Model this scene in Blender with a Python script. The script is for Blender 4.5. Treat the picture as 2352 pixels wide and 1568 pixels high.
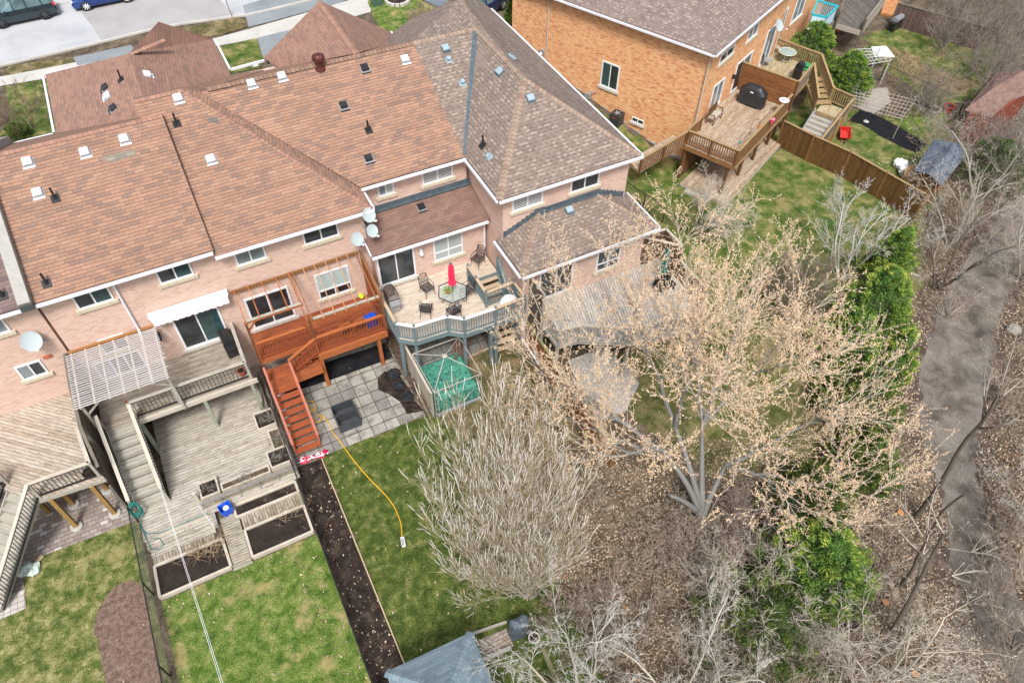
import bpy, math, random
import numpy as np
from mathutils import Vector, Matrix
from math import radians as RD, pi, sin, cos
random.seed(7)
for o in list(bpy.data.objects): bpy.data.objects.remove(o)
SC = bpy.context.scene
COL = SC.collection
# ---------------------------------------------------------------- camera
FPX, CZ = 1685.1, 28.0
_a, _b, _c = [math.radians(v) for v in (-40.244, 28.104, -1.224)]
def _rz(t): return np.array([[cos(t), -sin(t), 0], [sin(t), cos(t), 0], [0, 0, 1.0]])
def _rx(t): return np.array([[1.0, 0, 0], [0, cos(t), -sin(t)], [0, sin(t), cos(t)]])
CM = _rz(_c) @ _rx(_a) @ _rz(_b)
cam = bpy.data.cameras.new('camera'); camo = bpy.data.objects.new('camera', cam); COL.objects.link(camo)
cam.sensor_width = 36; cam.lens = 36 * FPX / 2352; cam.clip_start = 0.1; cam.clip_end = 600
mw = Matrix.Identity(4)
for i in range(3):
    for j in range(3): mw[i][j] = CM[j][i]
mw[2][3] = CZ
camo.matrix_world = mw
SC.camera = camo
# ---------------------------------------------------------------- sky, sun, exposure
SUN_EL, SUN_AZ = RD(56), RD(205)        # azimuth measured clockwise from +Y
w = bpy.data.worlds.new('World'); SC.world = w; w.use_nodes = True
nt = w.node_tree; bg = nt.nodes['Background']
sky = nt.nodes.new('ShaderNodeTexSky'); sky.sky_type = 'NISHITA'; sky.sun_disc = False
sky.sun_elevation = SUN_EL; sky.sun_rotation = SUN_AZ; sky.air_density = 1.0; sky.dust_density = 4.0; sky.ozone_density = 1.0
hs = nt.nodes.new('ShaderNodeHueSaturation'); hs.inputs['Saturation'].default_value = 0.62
nt.links.new(sky.outputs[0], hs.inputs['Color']); nt.links.new(hs.outputs[0], bg.inputs[0])
bg.inputs[1].default_value = 0.12
sl = bpy.data.lights.new('sun', 'SUN'); sl.energy = 2.3; sl.angle = RD(13); sl.color = (1.0, 0.97, 0.93)
so = bpy.data.objects.new('sun', sl); COL.objects.link(so)
sd = Vector((sin(SUN_AZ) * cos(SUN_EL), cos(SUN_AZ) * cos(SUN_EL), sin(SUN_EL)))
so.rotation_euler = sd.to_track_quat('Z', 'Y').to_euler(); so.location = (0, 0, 60)
SC.view_settings.view_transform = 'Standard'; SC.view_settings.look = 'None'; SC.view_settings.gamma = 1
SC.view_settings.exposure = 0.6
# ---------------------------------------------------------------- survey helpers: a measured sight line met with a real surface
CP = np.array([0, 0, CZ])
def ray(px, py): return CM.T @ np.array([(px - 1176) / FPX, -(py - 784) / FPX, -1.0])
def atz(px, py, z): d = ray(px, py); return tuple(CP + d * (z - CZ) / d[2])
def aty(px, py, y): d = ray(px, py); return tuple(CP + d * y / d[1])
def atx(px, py, x): d = ray(px, py); return tuple(CP + d * x / d[0])
def atp(px, py, P, n):
    d = ray(px, py); n = np.array(n); return tuple(CP + d * (np.dot(np.array(P) - CP, n) / np.dot(d, n)))
KK = dict(c1=(0, 0, .3359), c2=(784, 0, .3359), c3=(1568, 0, .3359), c4=(0, 520.6, .3359), c5=(784, 520.6, .3359), c6=(1568, 520.6, .3359),
  c7=(0, 1041.3, .3359), c8=(784, 1041.3, .3359), c9=(1568, 1041.3, .3359), A=(0, 857.5, .3905), B=(122.5, 643.1, .2148), C=(245, 888.1, .332),
  D=(514.5, 551.25, .2148), E=(826.9, 490, .2149), F=(1439.4, 214.4, .2343), G=(1653.75, 30.6, .2343), H=(1163.75, 520.6, .332), I=(1776.25, 0, .2734), N=(0, 0, 1))
def q(k, x, y): a, b, s = KK[k]; return a + s * x, b + s * y
def Z(k, x, y, z=0.0): return atz(*q(k, x, y), z)
# ---------------------------------------------------------------- node helpers and materials
class NT:
    def __init__(s, name):
        s.m = bpy.data.materials.new(name); s.m.use_nodes = True; s.t = s.m.node_tree
        s.b = s.t.nodes['Principled BSDF']
    def n(s, ty, **kw):
        nd = s.t.nodes.new('ShaderNode' + ty)
        for k, v in kw.items():
            if k.startswith('i_'):
                key = k[2:]; key = int(key) if key.isdigit() else key.replace('_', ' ')
                if isinstance(v, bpy.types.NodeSocket): s.t.links.new(v, nd.inputs[key])
                else: nd.inputs[key].default_value = v
            else: setattr(nd, k, v)
        return nd
    def math(s, op, a, b=0.0, c=None):
        nd = s.t.nodes.new('ShaderNodeMath'); nd.operation = op
        for i, v in enumerate((a, b, c)):
            if v is None: continue
            if isinstance(v, bpy.types.NodeSocket): s.t.links.new(v, nd.inputs[i])
            else: nd.inputs[i].default_value = v
        return nd.outputs[0]
    def uv(s):
        nd = s.t.nodes.new('ShaderNodeUVMap'); nd.uv_map = 'UVMap'; return nd.outputs[0]
    def obj(s):
        nd = s.t.nodes.new('ShaderNodeNewGeometry'); return nd.outputs['Position']
    def ramp(s, fac, stops, interp='LINEAR'):
        nd = s.t.nodes.new('ShaderNodeValToRGB'); cr = nd.color_ramp; cr.interpolation = interp
        while len(cr.elements) < len(stops): cr.elements.new(0.5)
        for e, (p, c) in zip(cr.elements, stops): e.position = p; e.color = (*c, 1)
        s.t.links.new(fac, nd.inputs[0]); return nd.outputs[0]
    def noise(s, vec, scale, detail=3, rough=.55, dist=0.0):
        nd = s.t.nodes.new('ShaderNodeTexNoise'); s.t.links.new(vec, nd.inputs['Vector'])
        nd.inputs['Scale'].default_value = scale; nd.inputs['Detail'].default_value = detail; nd.inputs['Roughness'].default_value = rough; nd.inputs['Distortion'].default_value = dist
        return nd.outputs['Fac']
    def mix(s, fac, a, b, mode='MIX'):
        nd = s.t.nodes.new('ShaderNodeMix'); nd.data_type = 'RGBA'; nd.blend_type = mode
        for i, v in ((0, fac), (6, a), (7, b)):
            if isinstance(v, bpy.types.NodeSocket): s.t.links.new(v, nd.inputs[i])
            else: nd.inputs[i].default_value = (*v, 1) if isinstance(v, tuple) else v
        return nd.outputs[2]
    def vmul(s, v, k):
        nd = s.t.nodes.new('ShaderNodeVectorMath'); nd.operation = 'MULTIPLY'; s.t.links.new(v, nd.inputs[0]); nd.inputs[1].default_value = k; return nd.outputs[0]
    def wn(s, x, y):
        cb = s.n('CombineXYZ', i_X=x, i_Y=y); nd = s.t.nodes.new('ShaderNodeTexWhiteNoise'); nd.noise_dimensions = '2D'
        s.t.links.new(cb.outputs[0], nd.inputs['Vector']); return nd.outputs['Value']
    def done(s, col, rough=.8, bump=None, bs=.3, bd=.01, metal=0.0, spec=None):
        if isinstance(col, tuple): s.b.inputs['Base Color'].default_value = (*col, 1)
        else: s.t.links.new(col, s.b.inputs['Base Color'])
        s.b.inputs['Roughness'].default_value = rough; s.b.inputs['Metallic'].default_value = metal
        if spec is not None: s.b.inputs['Specular IOR Level'].default_value = spec
        if bump is not None:
            nd = s.n('Bump', i_Height=bump, i_Strength=bs, i_Distance=bd); s.t.links.new(nd.outputs[0], s.b.inputs['Normal'])
        return s.m
def m_shingle(name, cols, row=.165, tab=.4, line=.45, blotch=.25, lam=False, dark=(.05, .045, .04)):
    s = NT(name); uv = s.uv(); sp = s.n('SeparateXYZ', i_0=uv)
    r = s.math('DIVIDE', sp.outputs[1], row); ri = s.math('FLOOR', r); rf = s.math('FRACT', r)
    off = s.math('MULTIPLY', s.wn(ri, 3.3), 0.35); off2 = s.math('MULTIPLY', s.math('MODULO', ri, 2.0), .5)
    u = s.math('ADD', s.math('DIVIDE', sp.outputs[0], tab), s.math('ADD', off, off2)); ui = s.math('FLOOR', u); uf = s.math('FRACT', u)
    v = s.wn(ui, ri); k = len(cols)
    c = s.ramp(v, [((i + .0) / k, cc) for i, cc in enumerate(cols)], 'CONSTANT' if not lam else 'LINEAR')
    big = s.noise(uv, .35, 4, .6); fine = s.noise(s.vmul(uv, (1, 1, 1)), 60, 2, .7)
    c = s.mix(s.math('MULTIPLY', s.math('SUBTRACT', big, .35), blotch * 2), c, tuple(x * .72 for x in cols[0]))
    c = s.mix(.3, c, s.ramp(fine, [(0.25, (.45, .45, .45)), (.75, (1.4, 1.4, 1.4))]), 'MULTIPLY')
    c = s.mix(.5, c, s.ramp(s.noise(s.vmul(uv, (.35, 1.6, 1)), 1.3, 4, .6), [(.3, (.72, .72, .74)), (.7, (1.2, 1.2, 1.18))]), 'MULTIPLY')
    if lam:
        hc = s.math('FLOOR', s.math('MULTIPLY', u, 2.0))
        b = s.math('MULTIPLY', s.math('MULTIPLY', s.math('GREATER_THAN', s.wn(s.math('ADD', hc, 77.0), ri), .12), s.math('GREATER_THAN', s.math('ABSOLUTE', s.math('MODULO', hc, 2.0)), .5)), s.math('LESS_THAN', rf, .45))
        c = s.mix(s.math('MULTIPLY', b, .46), c, dark)
        lt = s.math('MULTIPLY', s.math('LESS_THAN', s.wn(s.math('ADD', s.math('FLOOR', s.math('MULTIPLY', u, 2.0)), 177.0), ri), .2), s.math('GREATER_THAN', rf, .4))
        c = s.mix(s.math('MULTIPLY', lt, .35), c, (.5, .42, .35))
        ln = s.math('LESS_THAN', rf, .14)  # shadow under each shingle butt, painted as a dark course line
        c = s.mix(s.math('MULTIPLY', ln, .3), c, dark)
    else:
        ln = s.math('LESS_THAN', rf, .17); sl_ = s.math('MULTIPLY', s.math('LESS_THAN', uf, .045), .8)  # ln paints the butt shadow along each course; sl_ is the tab slots
        c = s.mix(s.math('MULTIPLY', s.math('MAXIMUM', ln, sl_), line), c, dark)
    return s.done(c, .92, s.math('ADD', rf, s.math('MULTIPLY', fine, .3)), .5, .012, spec=.25)
def m_brick(name, cols, mortar, w=.23, h=.078, mw_=.12, stain=.25):
    s = NT(name); uv = s.uv(); sp = s.n('SeparateXYZ', i_0=uv)
    r = s.math('DIVIDE', sp.outputs[1], h); ri = s.math('FLOOR', r); rf = s.math('FRACT', r)
    u = s.math('ADD', s.math('DIVIDE', sp.outputs[0], w), s.math('MULTIPLY', s.math('MODULO', ri, 2.0), .5)); ui = s.math('FLOOR', u); uf = s.math('FRACT', u)
    v = s.wn(ui, ri); k = len(cols)
    c = s.ramp(v, [(i / k, cc) for i, cc in enumerate(cols)], 'LINEAR')
    c = s.mix(s.math('MULTIPLY', s.noise(uv, .8, 4, .65), stain), c, tuple(x * .75 for x in cols[0]))
    c = s.mix(.3, c, s.ramp(s.noise(uv, 30, 2), [(.3, (.6, .6, .6)), (.7, (1.3, 1.3, 1.3))]), 'MULTIPLY')
    ln = s.math('MAXIMUM', s.math('LESS_THAN', rf, mw_), s.math('LESS_THAN', uf, mw_ * .4))
    c = s.mix(s.math('MULTIPLY', ln, .85), c, mortar)
    return s.done(c, .9, s.math('SUBTRACT', 1.0, ln), .35, .006, spec=.2)
def m_plank(name, cols, pw=.14, gap=.12, ang=0.0, gapc=(.03, .025, .02), stain=.5, length=3.0, knots=True):
    s = NT(name); uv = s.uv()
    vr = s.n('VectorRotate', rotation_type='Z_AXIS', i_Vector=uv, i_Angle=-ang); uv = vr.outputs[0]; sp = s.n('SeparateXYZ', i_0=uv)
    r = s.math('DIVIDE', sp.outputs[1], pw); ri = s.math('FLOOR', r); rf = s.math('FRACT', r)
    u = s.math('ADD', s.math('DIVIDE', sp.outputs[0], length), s.wn(ri, 9.0)); ui = s.math('FLOOR', u); uf = s.math('FRACT', u)
    v = s.wn(ui, ri); k = max(1, len(cols) - 1)
    c = s.ramp(v, [(i / k, cc) for i, cc in enumerate(cols)])
    g = s.noise(s.vmul(uv, (1.2, 22, 1)), 1.6, 4, .65)
    c = s.mix(.85, c, s.ramp(g, [(.3, (.42, .41, .4)), (.7, (1.5, 1.5, 1.5))]), 'MULTIPLY')
    st = s.noise(s.vmul(uv, (1, 3.0, 1)), 2.1, 6, .75)
    c = s.mix(s.math('MULTIPLY', s.ramp(st, [(.5, (0, 0, 0)), (.62, (1, 1, 1))]), stain), c, tuple(x * .38 for x in cols[0]))
    if knots:
        kn = s.noise(s.vmul(uv, (2.2, 6, 1)), 2.3, 1, .5)
        c = s.mix(s.math('MULTIPLY', s.ramp(kn, [(.68, (0, 0, 0)), (.73, (1, 1, 1))]), .6), c, tuple(x * .3 for x in cols[0]))
    ln = s.math('MAXIMUM', s.math('LESS_THAN', rf, gap), s.math('LESS_THAN', uf, .004))
    c = s.mix(s.math('MULTIPLY', ln, .85), c, gapc)
    return s.done(c, .85, s.math('SUBTRACT', s.math('MULTIPLY', g, .3), ln), .5, .01, spec=.25)
def m_wood(name, col, var=.35, stain=.3, rough=.8):
    s = NT(name); uv = s.uv()
    g = s.noise(s.vmul(uv, (1.0, 24, 1)), 1.8, 4, .65)
    c = s.mix(var * 2, col, s.ramp(g, [(.3, (.55, .55, .55)), (.7, (1.4, 1.4, 1.4))]), 'MULTIPLY')
    c = s.mix(s.math('MULTIPLY', s.ramp(s.noise(s.obj(), 2.2, 4, .7), [(.45, (0, 0, 0)), (.7, (1, 1, 1))]), stain), c, tuple(x * .45 for x in col))
    return s.done(c, rough, g, .3, .005, spec=.3)
def m_plain(name, col, rough=.6, var=.15, sc=6, metal=0.0, spec=None, bump=0.0, emit=None):
    s = NT(name); n_ = s.noise(s.obj(), sc, 4, .6)
    c = s.mix(1.0, col, s.ramp(n_, [(.3, (1 - var,) * 3), (.7, (1 + var,) * 3)]), 'MULTIPLY')
    return s.done(c, rough, n_ if bump else None, bump, .01, metal, spec)
def m_tone(name, stops, rough=.8, sub=0.0, spec=.2):
    s = NT(name); uv = s.uv(); sp = s.n('SeparateXYZ', i_0=uv)
    return s.done(s.ramp(sp.outputs[0], stops), rough, spec=spec)
def m_ground(name, stops, sc=3.0, fine=40, fmix=.6, bump=.6, extra=None, bd=.03, fst=((.3, .4), (.7, 1.6))):
    s = NT(name); p = s.obj(); n1 = s.noise(p, sc, 5, .62, .4)
    c = s.ramp(n1, stops); n2 = s.noise(p, fine, 3, .75)
    c = s.mix(fmix, c, s.ramp(n2, [(fst[0][0], (fst[0][1],) * 3), (fst[1][0], (fst[1][1],) * 3)]), 'MULTIPLY')
    if extra: c = extra(s, p, c)
    return s.done(c, .95, n2, bump, bd, spec=.15)
# ---------------------------------------------------------------- object helpers
def link(o, parent=None):
    COL.objects.link(o)
    if parent is not None:
        o.parent = parent
        if parent.type == 'EMPTY': o.location = [-v for v in parent.location]
    return o
def tag(o, label=None, cat=None, group=None, kind=None):
    if label: o['label'] = label
    if cat: o['category'] = cat
    if group: o['group'] = group
    if kind: o['kind'] = kind
    return o
def thing(name, label, cat, loc=(0, 0, 0), group=None):
    o = bpy.data.objects.new(name, None); o.location = loc; o.empty_display_size = .2; COL.objects.link(o)
    return tag(o, label, cat, group)
def vsub(a, b): return (a[0] - b[0], a[1] - b[1], a[2] - b[2])
def lerp(a, b, t): return tuple(a[i] + (b[i] - a[i]) * t for i in range(3))
class MB:
    def __init__(s): s.v = []; s.f = []; s.uv = []; s.mi = []; s.cm = 0
    def face(s, pts, uvs=None, ang=None):
        b = len(s.v); s.v += [tuple(map(float, p)) for p in pts]; s.f.append(list(range(b, b + len(pts))))
        if uvs is None:
            n = Vector((0, 0, 0)); L = len(pts)
            for i in range(L):
                p, r = Vector(pts[i]), Vector(pts[(i + 1) % L]); n += p.cross(r)
            n = n.normalized() if n.length > 1e-9 else Vector((0, 0, 1))
            if abs(n.z) > .999: u = Vector((1, 0, 0))
            else: u = Vector((0, 0, 1)).cross(n).normalized()
            w_ = n.cross(u)
            if n.z < 0 and abs(n.z) > .999: w_ = Vector((0, 1, 0))
            uvs = [(Vector(p).dot(u), Vector(p).dot(w_)) for p in pts]
        s.uv += list(uvs); s.mi.append(s.cm)
    def hexa(s, c8, L=None):
        # c8: bottom 4 (ccw) then top 4; L = length axis uv offset
        for idx in ((3, 2, 1, 0), (4, 5, 6, 7), (0, 1, 5, 4), (1, 2, 6, 5), (2, 3, 7, 6), (3, 0, 4, 7)): s.face([c8[i] for i in idx])
        return s
    def box(s, x0, y0, z0, x1, y1, z1):
        return s.hexa([(x0, y0, z0), (x1, y0, z0), (x1, y1, z0), (x0, y1, z0), (x0, y0, z1), (x1, y0, z1), (x1, y1, z1), (x0, y1, z1)])
    def beam(s, p0, p1, w_, h, up=(0, 0, 1)):
        p0, p1, up = Vector(p0), Vector(p1), Vector(up); d = p1 - p0; L = d.length
        if L < 1e-6: return s
        d /= L; sd_ = d.cross(up)
        if sd_.length < 1e-3: sd_ = d.cross(Vector((1, 0, 0)))
        sd_.normalize(); u = sd_.cross(d).normalized(); a = sd_ * w_ / 2; b = u * h / 2; o_ = random.random() * 20
        ring = [(-1, -1), (1, -1), (1, 1), (-1, 1)]; A = [p0 + a * i + b * j for i, j in ring]; B = [p1 + a * i + b * j for i, j in ring]
        per = [0, w_, w_ + h, 2 * w_ + h, 2 * w_ + 2 * h]
        for k in range(4):
            m = (k + 1) % 4
            s.face([A[k], B[k], B[m], A[m]], [(o_, per[k] + o_), (o_ + L, per[k] + o_), (o_ + L, per[k + 1] + o_), (o_, per[k + 1] + o_)])
        s.face(A, [(o_, o_)] * 4); s.face(B[::-1], [(o_, o_)] * 4); return s
    def path(s, pts, w_, h, up=(0, 0, 1)):
        for a, b in zip(pts[:-1], pts[1:]): s.beam(a, b, w_, h, up)
        return s
    def tube(s, pts, r, n=6, cap=True, r1=None):
        P = [Vector(p) for p in pts]; m = len(P); rings = []
        pu = None
        for i in range(m):
            d = (P[min(i + 1, m - 1)] - P[max(i - 1, 0)]); d = d.normalized() if d.length > 0 else Vector((0, 0, 1))
            if pu is None: pu = Vector((0, 0, 1)) if abs(d.z) < .9 else Vector((1, 0, 0))
            x = d.cross(pu); x = x.normalized() if x.length > 1e-4 else d.orthogonal().normalized(); y = x.cross(d).normalized(); pu = y
            rr = r if r1 is None else r + (r1 - r) * i / max(1, m - 1)
            rings.append([P[i] + (x * cos(2 * pi * k / n) + y * sin(2 * pi * k / n)) * rr for k in range(n)])
        L = 0
        for i in range(m - 1):
            l2 = (P[i + 1] - P[i]).length
            for k in range(n):
                j = (k + 1) % n
                s.face([rings[i][k], rings[i + 1][k], rings[i + 1][j], rings[i][j]][::-1], [(L, k * r), (L + l2, k * r), (L + l2, k * r + r), (L, k * r + r)][::-1])
            L += l2
        if cap: s.face(rings[0]); s.face(rings[-1][::-1])
        return s
    def lathe(s, c, prof, n=16, sx=1, sy=1, rot=0):
        cx, cy, cz = c; R = [[(cx + r * sx * cos(2 * pi * k / n + rot), cy + r * sy * sin(2 * pi * k / n + rot), cz + z) for k in range(n)] for r, z in prof]
        for i in range(len(R) - 1):
            for k in range(n):
                j = (k + 1) % n; s.face([R[i][k], R[i][j], R[i + 1][j], R[i + 1][k]])
        s.face(R[0][::-1]); s.face(R[-1]); return s
    def prism(s, poly, z0, z1):
        n = len(poly); A = [(p[0], p[1], z0) for p in poly]; B = [(p[0], p[1], z1) for p in poly]
        ar = sum(poly[i][0] * poly[(i + 1) % n][1] - poly[(i + 1) % n][0] * poly[i][1] for i in range(n))
        if ar < 0: A.reverse(); B.reverse()
        s.face(B); s.face(A[::-1])
        for i in range(n): j = (i + 1) % n; s.face([A[i], A[j], B[j], B[i]])
        return s
    def slab(s, pts, th):
        # planar polygon given thickness th straight down
        n = len(pts); B = [(p[0], p[1], p[2] - th) for p in pts]
        nn = Vector((0, 0, 0))
        for i in range(n): nn += Vector(pts[i]).cross(Vector(pts[(i + 1) % n]))
        T = list(pts)
        if nn.z < 0: T.reverse(); B.reverse()
        s.face(T); s.face(B[::-1])
        for i in range(n): j = (i + 1) % n; s.face([B[i], B[j], T[j], T[i]])
        return s
    def blob(s, c, r, sub=1, jit=.2, sq=(1, 1, 1)):
        t = (1 + 5 ** .5) / 2
        V = [Vector(v).normalized() for v in [(-1, t, 0), (1, t, 0), (-1, -t, 0), (1, -t, 0), (0, -1, t), (0, 1, t), (0, -1, -t), (0, 1, -t), (t, 0, -1), (t, 0, 1), (-t, 0, -1), (-t, 0, 1)]]
        Fc = [(0, 11, 5), (0, 5, 1), (0, 1, 7), (0, 7, 10), (0, 10, 11), (1, 5, 9), (5, 11, 4), (11, 10, 2), (10, 7, 6), (7, 1, 8), (3, 9, 4), (3, 4, 2), (3, 2, 6), (3, 6, 8), (3, 8, 9), (4, 9, 5), (2, 4, 11), (6, 2, 10), (8, 6, 7), (9, 8, 1)]
        for _ in range(sub):
            NF = []; ed = {}
            def mid(a, b):
                k_ = (min(a, b), max(a, b))
                if k_ not in ed: V.append((V[a] + V[b]).normalized()); ed[k_] = len(V) - 1
                return ed[k_]
            for a, b, c_ in Fc: x, y, z_ = mid(a, b), mid(b, c_), mid(c_, a); NF += [(a, x, z_), (b, y, x), (c_, z_, y), (x, y, z_)]
            Fc = NF
        Q = [Vector(c) + Vector((v.x * sq[0], v.y * sq[1], v.z * sq[2])) * r * (1 + random.uniform(-jit, jit)) for v in V]
        for f_ in Fc: s.face([Q[i] for i in f_])
        return s
    def build(s, name, mats, parent=None, smooth=False):
        me = bpy.data.meshes.new(name); me.from_pydata(s.v, [], s.f)
        ul = me.uv_layers.new(name='UVMap'); ul.data.foreach_set('uv', np.array(s.uv, dtype=np.float32).ravel())
        for m_ in (mats if isinstance(mats, (list, tuple)) else [mats]): me.materials.append(m_)
        me.polygons.foreach_set('material_index', np.array(s.mi, dtype=np.int32))
        if smooth: me.polygons.foreach_set('use_smooth', np.ones(len(me.polygons), dtype=bool))
        me.update(); o = bpy.data.objects.new(name, me); return link(o, parent)
def npmesh(name, V, F, uv, mats, parent=None, k=4):
    V = np.asarray(V, dtype=np.float32); F = np.asarray(F, dtype=np.int32); me = bpy.data.meshes.new(name)
    me.vertices.add(len(V)); me.vertices.foreach_set('co', V.ravel()); n = len(F)
    me.loops.add(n * k); me.loops.foreach_set('vertex_index', F.ravel()); me.polygons.add(n)
    me.polygons.foreach_set('loop_start', np.arange(n, dtype=np.int32) * k); me.polygons.foreach_set('loop_total', np.full(n, k, dtype=np.int32))
    ul = me.uv_layers.new(name='UVMap'); ul.data.foreach_set('uv', np.asarray(uv, dtype=np.float32).ravel())
    me.materials.append(mats); me.update(); me.validate(); o = bpy.data.objects.new(name, me); return link(o, parent)
def duptree(root, loc=None, rotz=None, label=None):
    r = root.copy(); COL.objects.link(r)
    if loc is not None: r.location = loc
    if rotz is not None: r.rotation_euler = (0, 0, rotz)
    if label: r['label'] = label
    for ch in list(root.children):
        c = ch.copy(); COL.objects.link(c); c.parent = r
        for g in list(ch.children):
            d = g.copy(); COL.objects.link(d); d.parent = c
    return r
# ---------------------------------------------------------------- material library
SH_OR = m_shingle('shingle_orange', [(.345, .20, .138), (.365, .215, .148), (.315, .186, .132), (.35, .205, .14), (.25, .162, .126), (.375, .225, .155), (.33, .194, .136), (.275, .172, .13)], blotch=.2, row=.15, tab=.36, line=.6)
SH_OR2 = m_shingle('shingle_front', [(.32, .19, .145), (.35, .205, .155), (.27, .165, .13), (.335, .195, .15)], blotch=.3, line=.4, row=.15, tab=.36)
SH_TP = m_shingle('shingle_taupe', [(.235, .185, .155), (.205, .16, .133), (.26, .205, .17)], row=.17, tab=.3, lam=True, dark=(.10, .078, .07), blotch=.15)
SH_OH = m_shingle('shingle_grey_brown', [(.235, .185, .165), (.20, .157, .14), (.26, .205, .18)], row=.17, tab=.3, lam=True, dark=(.12, .095, .085), blotch=.15)
SH_DK = m_shingle('shingle_dark', [(.225, .138, .112), (.25, .155, .122), (.2, .125, .102)], row=.15, tab=.36, dark=(.05, .035, .03))
SH_PU = m_shingle('shingle_purple', [(.2, .14, .135), (.23, .16, .15), (.17, .12, .12)])
SH_BL = m_shingle('shingle_blue', [(.20, .27, .31), (.23, .30, .345), (.17, .235, .275)], row=.15, tab=.36, line=.4, blotch=.12, dark=(.08, .11, .13))
SH_SL = m_shingle('shingle_slate', [(.12, .15, .19), (.155, .185, .225), (.095, .12, .155), (.17, .19, .22)], row=.15, tab=.34, dark=(.04, .05, .06), blotch=.2)
CAP_T = m_shingle('cap_taupe', [(.31, .235, .18), (.34, .255, .195), (.27, .18, .145), (.32, .245, .19)], row=.2, tab=3.0, dark=(.08, .06, .05), blotch=.1)
CAP_O = m_shingle('cap_orange', [(.34, .195, .145), (.37, .215, .155), (.29, .17, .13), (.35, .20, .15)], row=.2, tab=3.0, line=.25)
BR_P = m_brick('brick_pink', [(.60, .40, .32), (.68, .49, .41), (.53, .345, .27), (.65, .455, .375)], (.74, .63, .56))
BR_O = m_brick('brick_orange', [(.70, .35, .16), (.78, .45, .23), (.54, .17, .085), (.75, .41, .20), (.80, .49, .27), (.70, .33, .15)], (.78, .55, .34), stain=.06)
WHITE = m_plain('white_trim', (.74, .75, .77), .45, .06)
CREAM = m_plain('stone_sill', (.55, .49, .37), .85, .15, 9)
STONE = m_plain('pale_stone', (.52, .50, .45), .85, .15, 9)
FOUND = m_plain('foundation_concrete', (.42, .41, .38), .9, .15, 5)
GUT = m_plain('gutter_white', (.72, .73, .78), .35, .06)
FLASH = m_plain('flashing_blue_grey', (.105, .14, .165), .45, .25, 5, .3)
BLACK = m_plain('black_plastic', (.012, .012, .013), .5, .3)
BLKM = m_plain('black_metal', (.018, .018, .02), .35, .2, spec=.6)
DGREY = m_plain('dark_grey', (.06, .065, .07), .55, .2)
GREYM = m_plain('grey_metal', (.42, .44, .46), .35, .12, 8, .5)
VENTW = m_plain('vent_white', (.78, .78, .82), .35, .04)
VENTB = m_plain('vent_blue_grey', (.30, .40, .46), .4, .15)
DISH = m_plain('dish_pale', (.42, .49, .51), .4, .06)
RED = m_plain('red_paint', (.55, .02, .015), .35, .12)
BLUEP = m_plain('blue_plastic', (.005, .085, .60), .35, .1)
HOSEG = m_plain('hose_teal', (.0, .19, .16), .4, .2)
YEL = m_plain('hose_yellow', (.75, .42, .02), .4, .1)
TERRA = m_plain('terracotta', (.42, .12, .06), .8, .2)
BWN = m_plain('turbine_brown', (.12, .035, .03), .4, .15, 6, .3)
SOIL = m_ground('dark_soil', [(.3, (.022, .017, .014)), (.7, (.05, .038, .032))], 3, 35, .7, .9)
GRN = 1
G_GREEN = [(.28, (.045, .078, .018)), (.45, (.075, .125, .024)), (.6, (.12, .165, .04)), (.72, (.21, .20, .08))]
def leafspots(s, p, c):
    v = s.t.nodes.new('ShaderNodeTexVoronoi'); v.inputs['Scale'].default_value = 5.5; s.t.links.new(p, v.inputs['Vector'])
    a = s.math('LESS_THAN', v.outputs['Distance'], .13)
    big = s.ramp(s.noise(p, .45, 3, .6), [(.42, (0, 0, 0)), (.58, (1, 1, 1))])
    return s.mix(s.math('MULTIPLY', s.math('MULTIPLY', a, big), .7), c, (.36, .25, .15))
def drypatch(thr, col=(.30, .235, .10)):
    def f(s, p, c):
        d = s.ramp(s.noise(p, .8, 5, .65), [(thr, (0, 0, 0)), (thr + .12, (1, 1, 1))])
        return leafspots(s, p, s.mix(s.math('MULTIPLY', d, .75), c, col))
    return f
GFS = ((.36, .3), (.66, 1.85))
GR_A = m_ground('grass_front_left', [(.3, (.045, .08, .016)), (.44, (.095, .125, .03)), (.54, (.18, .19, .065)), (.66, (.32, .29, .135))], 2.2, 24, .9, .8, drypatch(.56, (.32, .28, .12)), .05, GFS)
GR_B = m_ground('grass_bright', [(.3, (.045, .09, .014)), (.45, (.09, .15, .026)), (.57, (.155, .205, .05)), (.7, (.28, .27, .11))], 2.2, 24, .9, .8, drypatch(.54, (.40, .31, .15)), .05, GFS)
GR_C = m_ground('grass_deep', [(.3, (.03, .052, .010)), (.45, (.06, .09, .018)), (.56, (.10, .13, .03)), (.68, (.20, .20, .075))], 2.4, 24, .9, .8, leafspots, .05, GFS)
GR_D = m_ground('grass_right', [(.3, (.035, .07, .013)), (.45, (.075, .12, .024)), (.56, (.15, .17, .05)), (.68, (.30, .265, .12))], 1.3, 24, .9, .8, drypatch(.52, (.28, .235, .10)), .05, GFS)
GR_E = m_ground('grass_dead', [(.3, (.05, .07, .02)), (.45, (.12, .105, .045)), (.58, (.22, .175, .09)), (.72, (.33, .265, .15))], 1.3, 22, .9, .8, None, .05, GFS)
MULCH = m_ground('mulch', [(.3, (.014, .011, .009)), (.55, (.045, .033, .027)), (.75, (.13, .095, .07))], 2.2, 20, .8, 1.0, leafspots, .05)
LITTER = m_ground('litter_ground', [(.3, (.06, .047, .032)), (.5, (.13, .103, .072)), (.7, (.21, .17, .12))], 1.5, 14, .8, 1.0, None, .05, ((.34, .35), (.66, 1.7)))
PATHM = m_ground('trail_dirt', [(.32, (.07, .058, .048)), (.48, (.15, .13, .11)), (.66, (.235, .21, .18))], .8, 16, .7, .9, None, .03)
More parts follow.
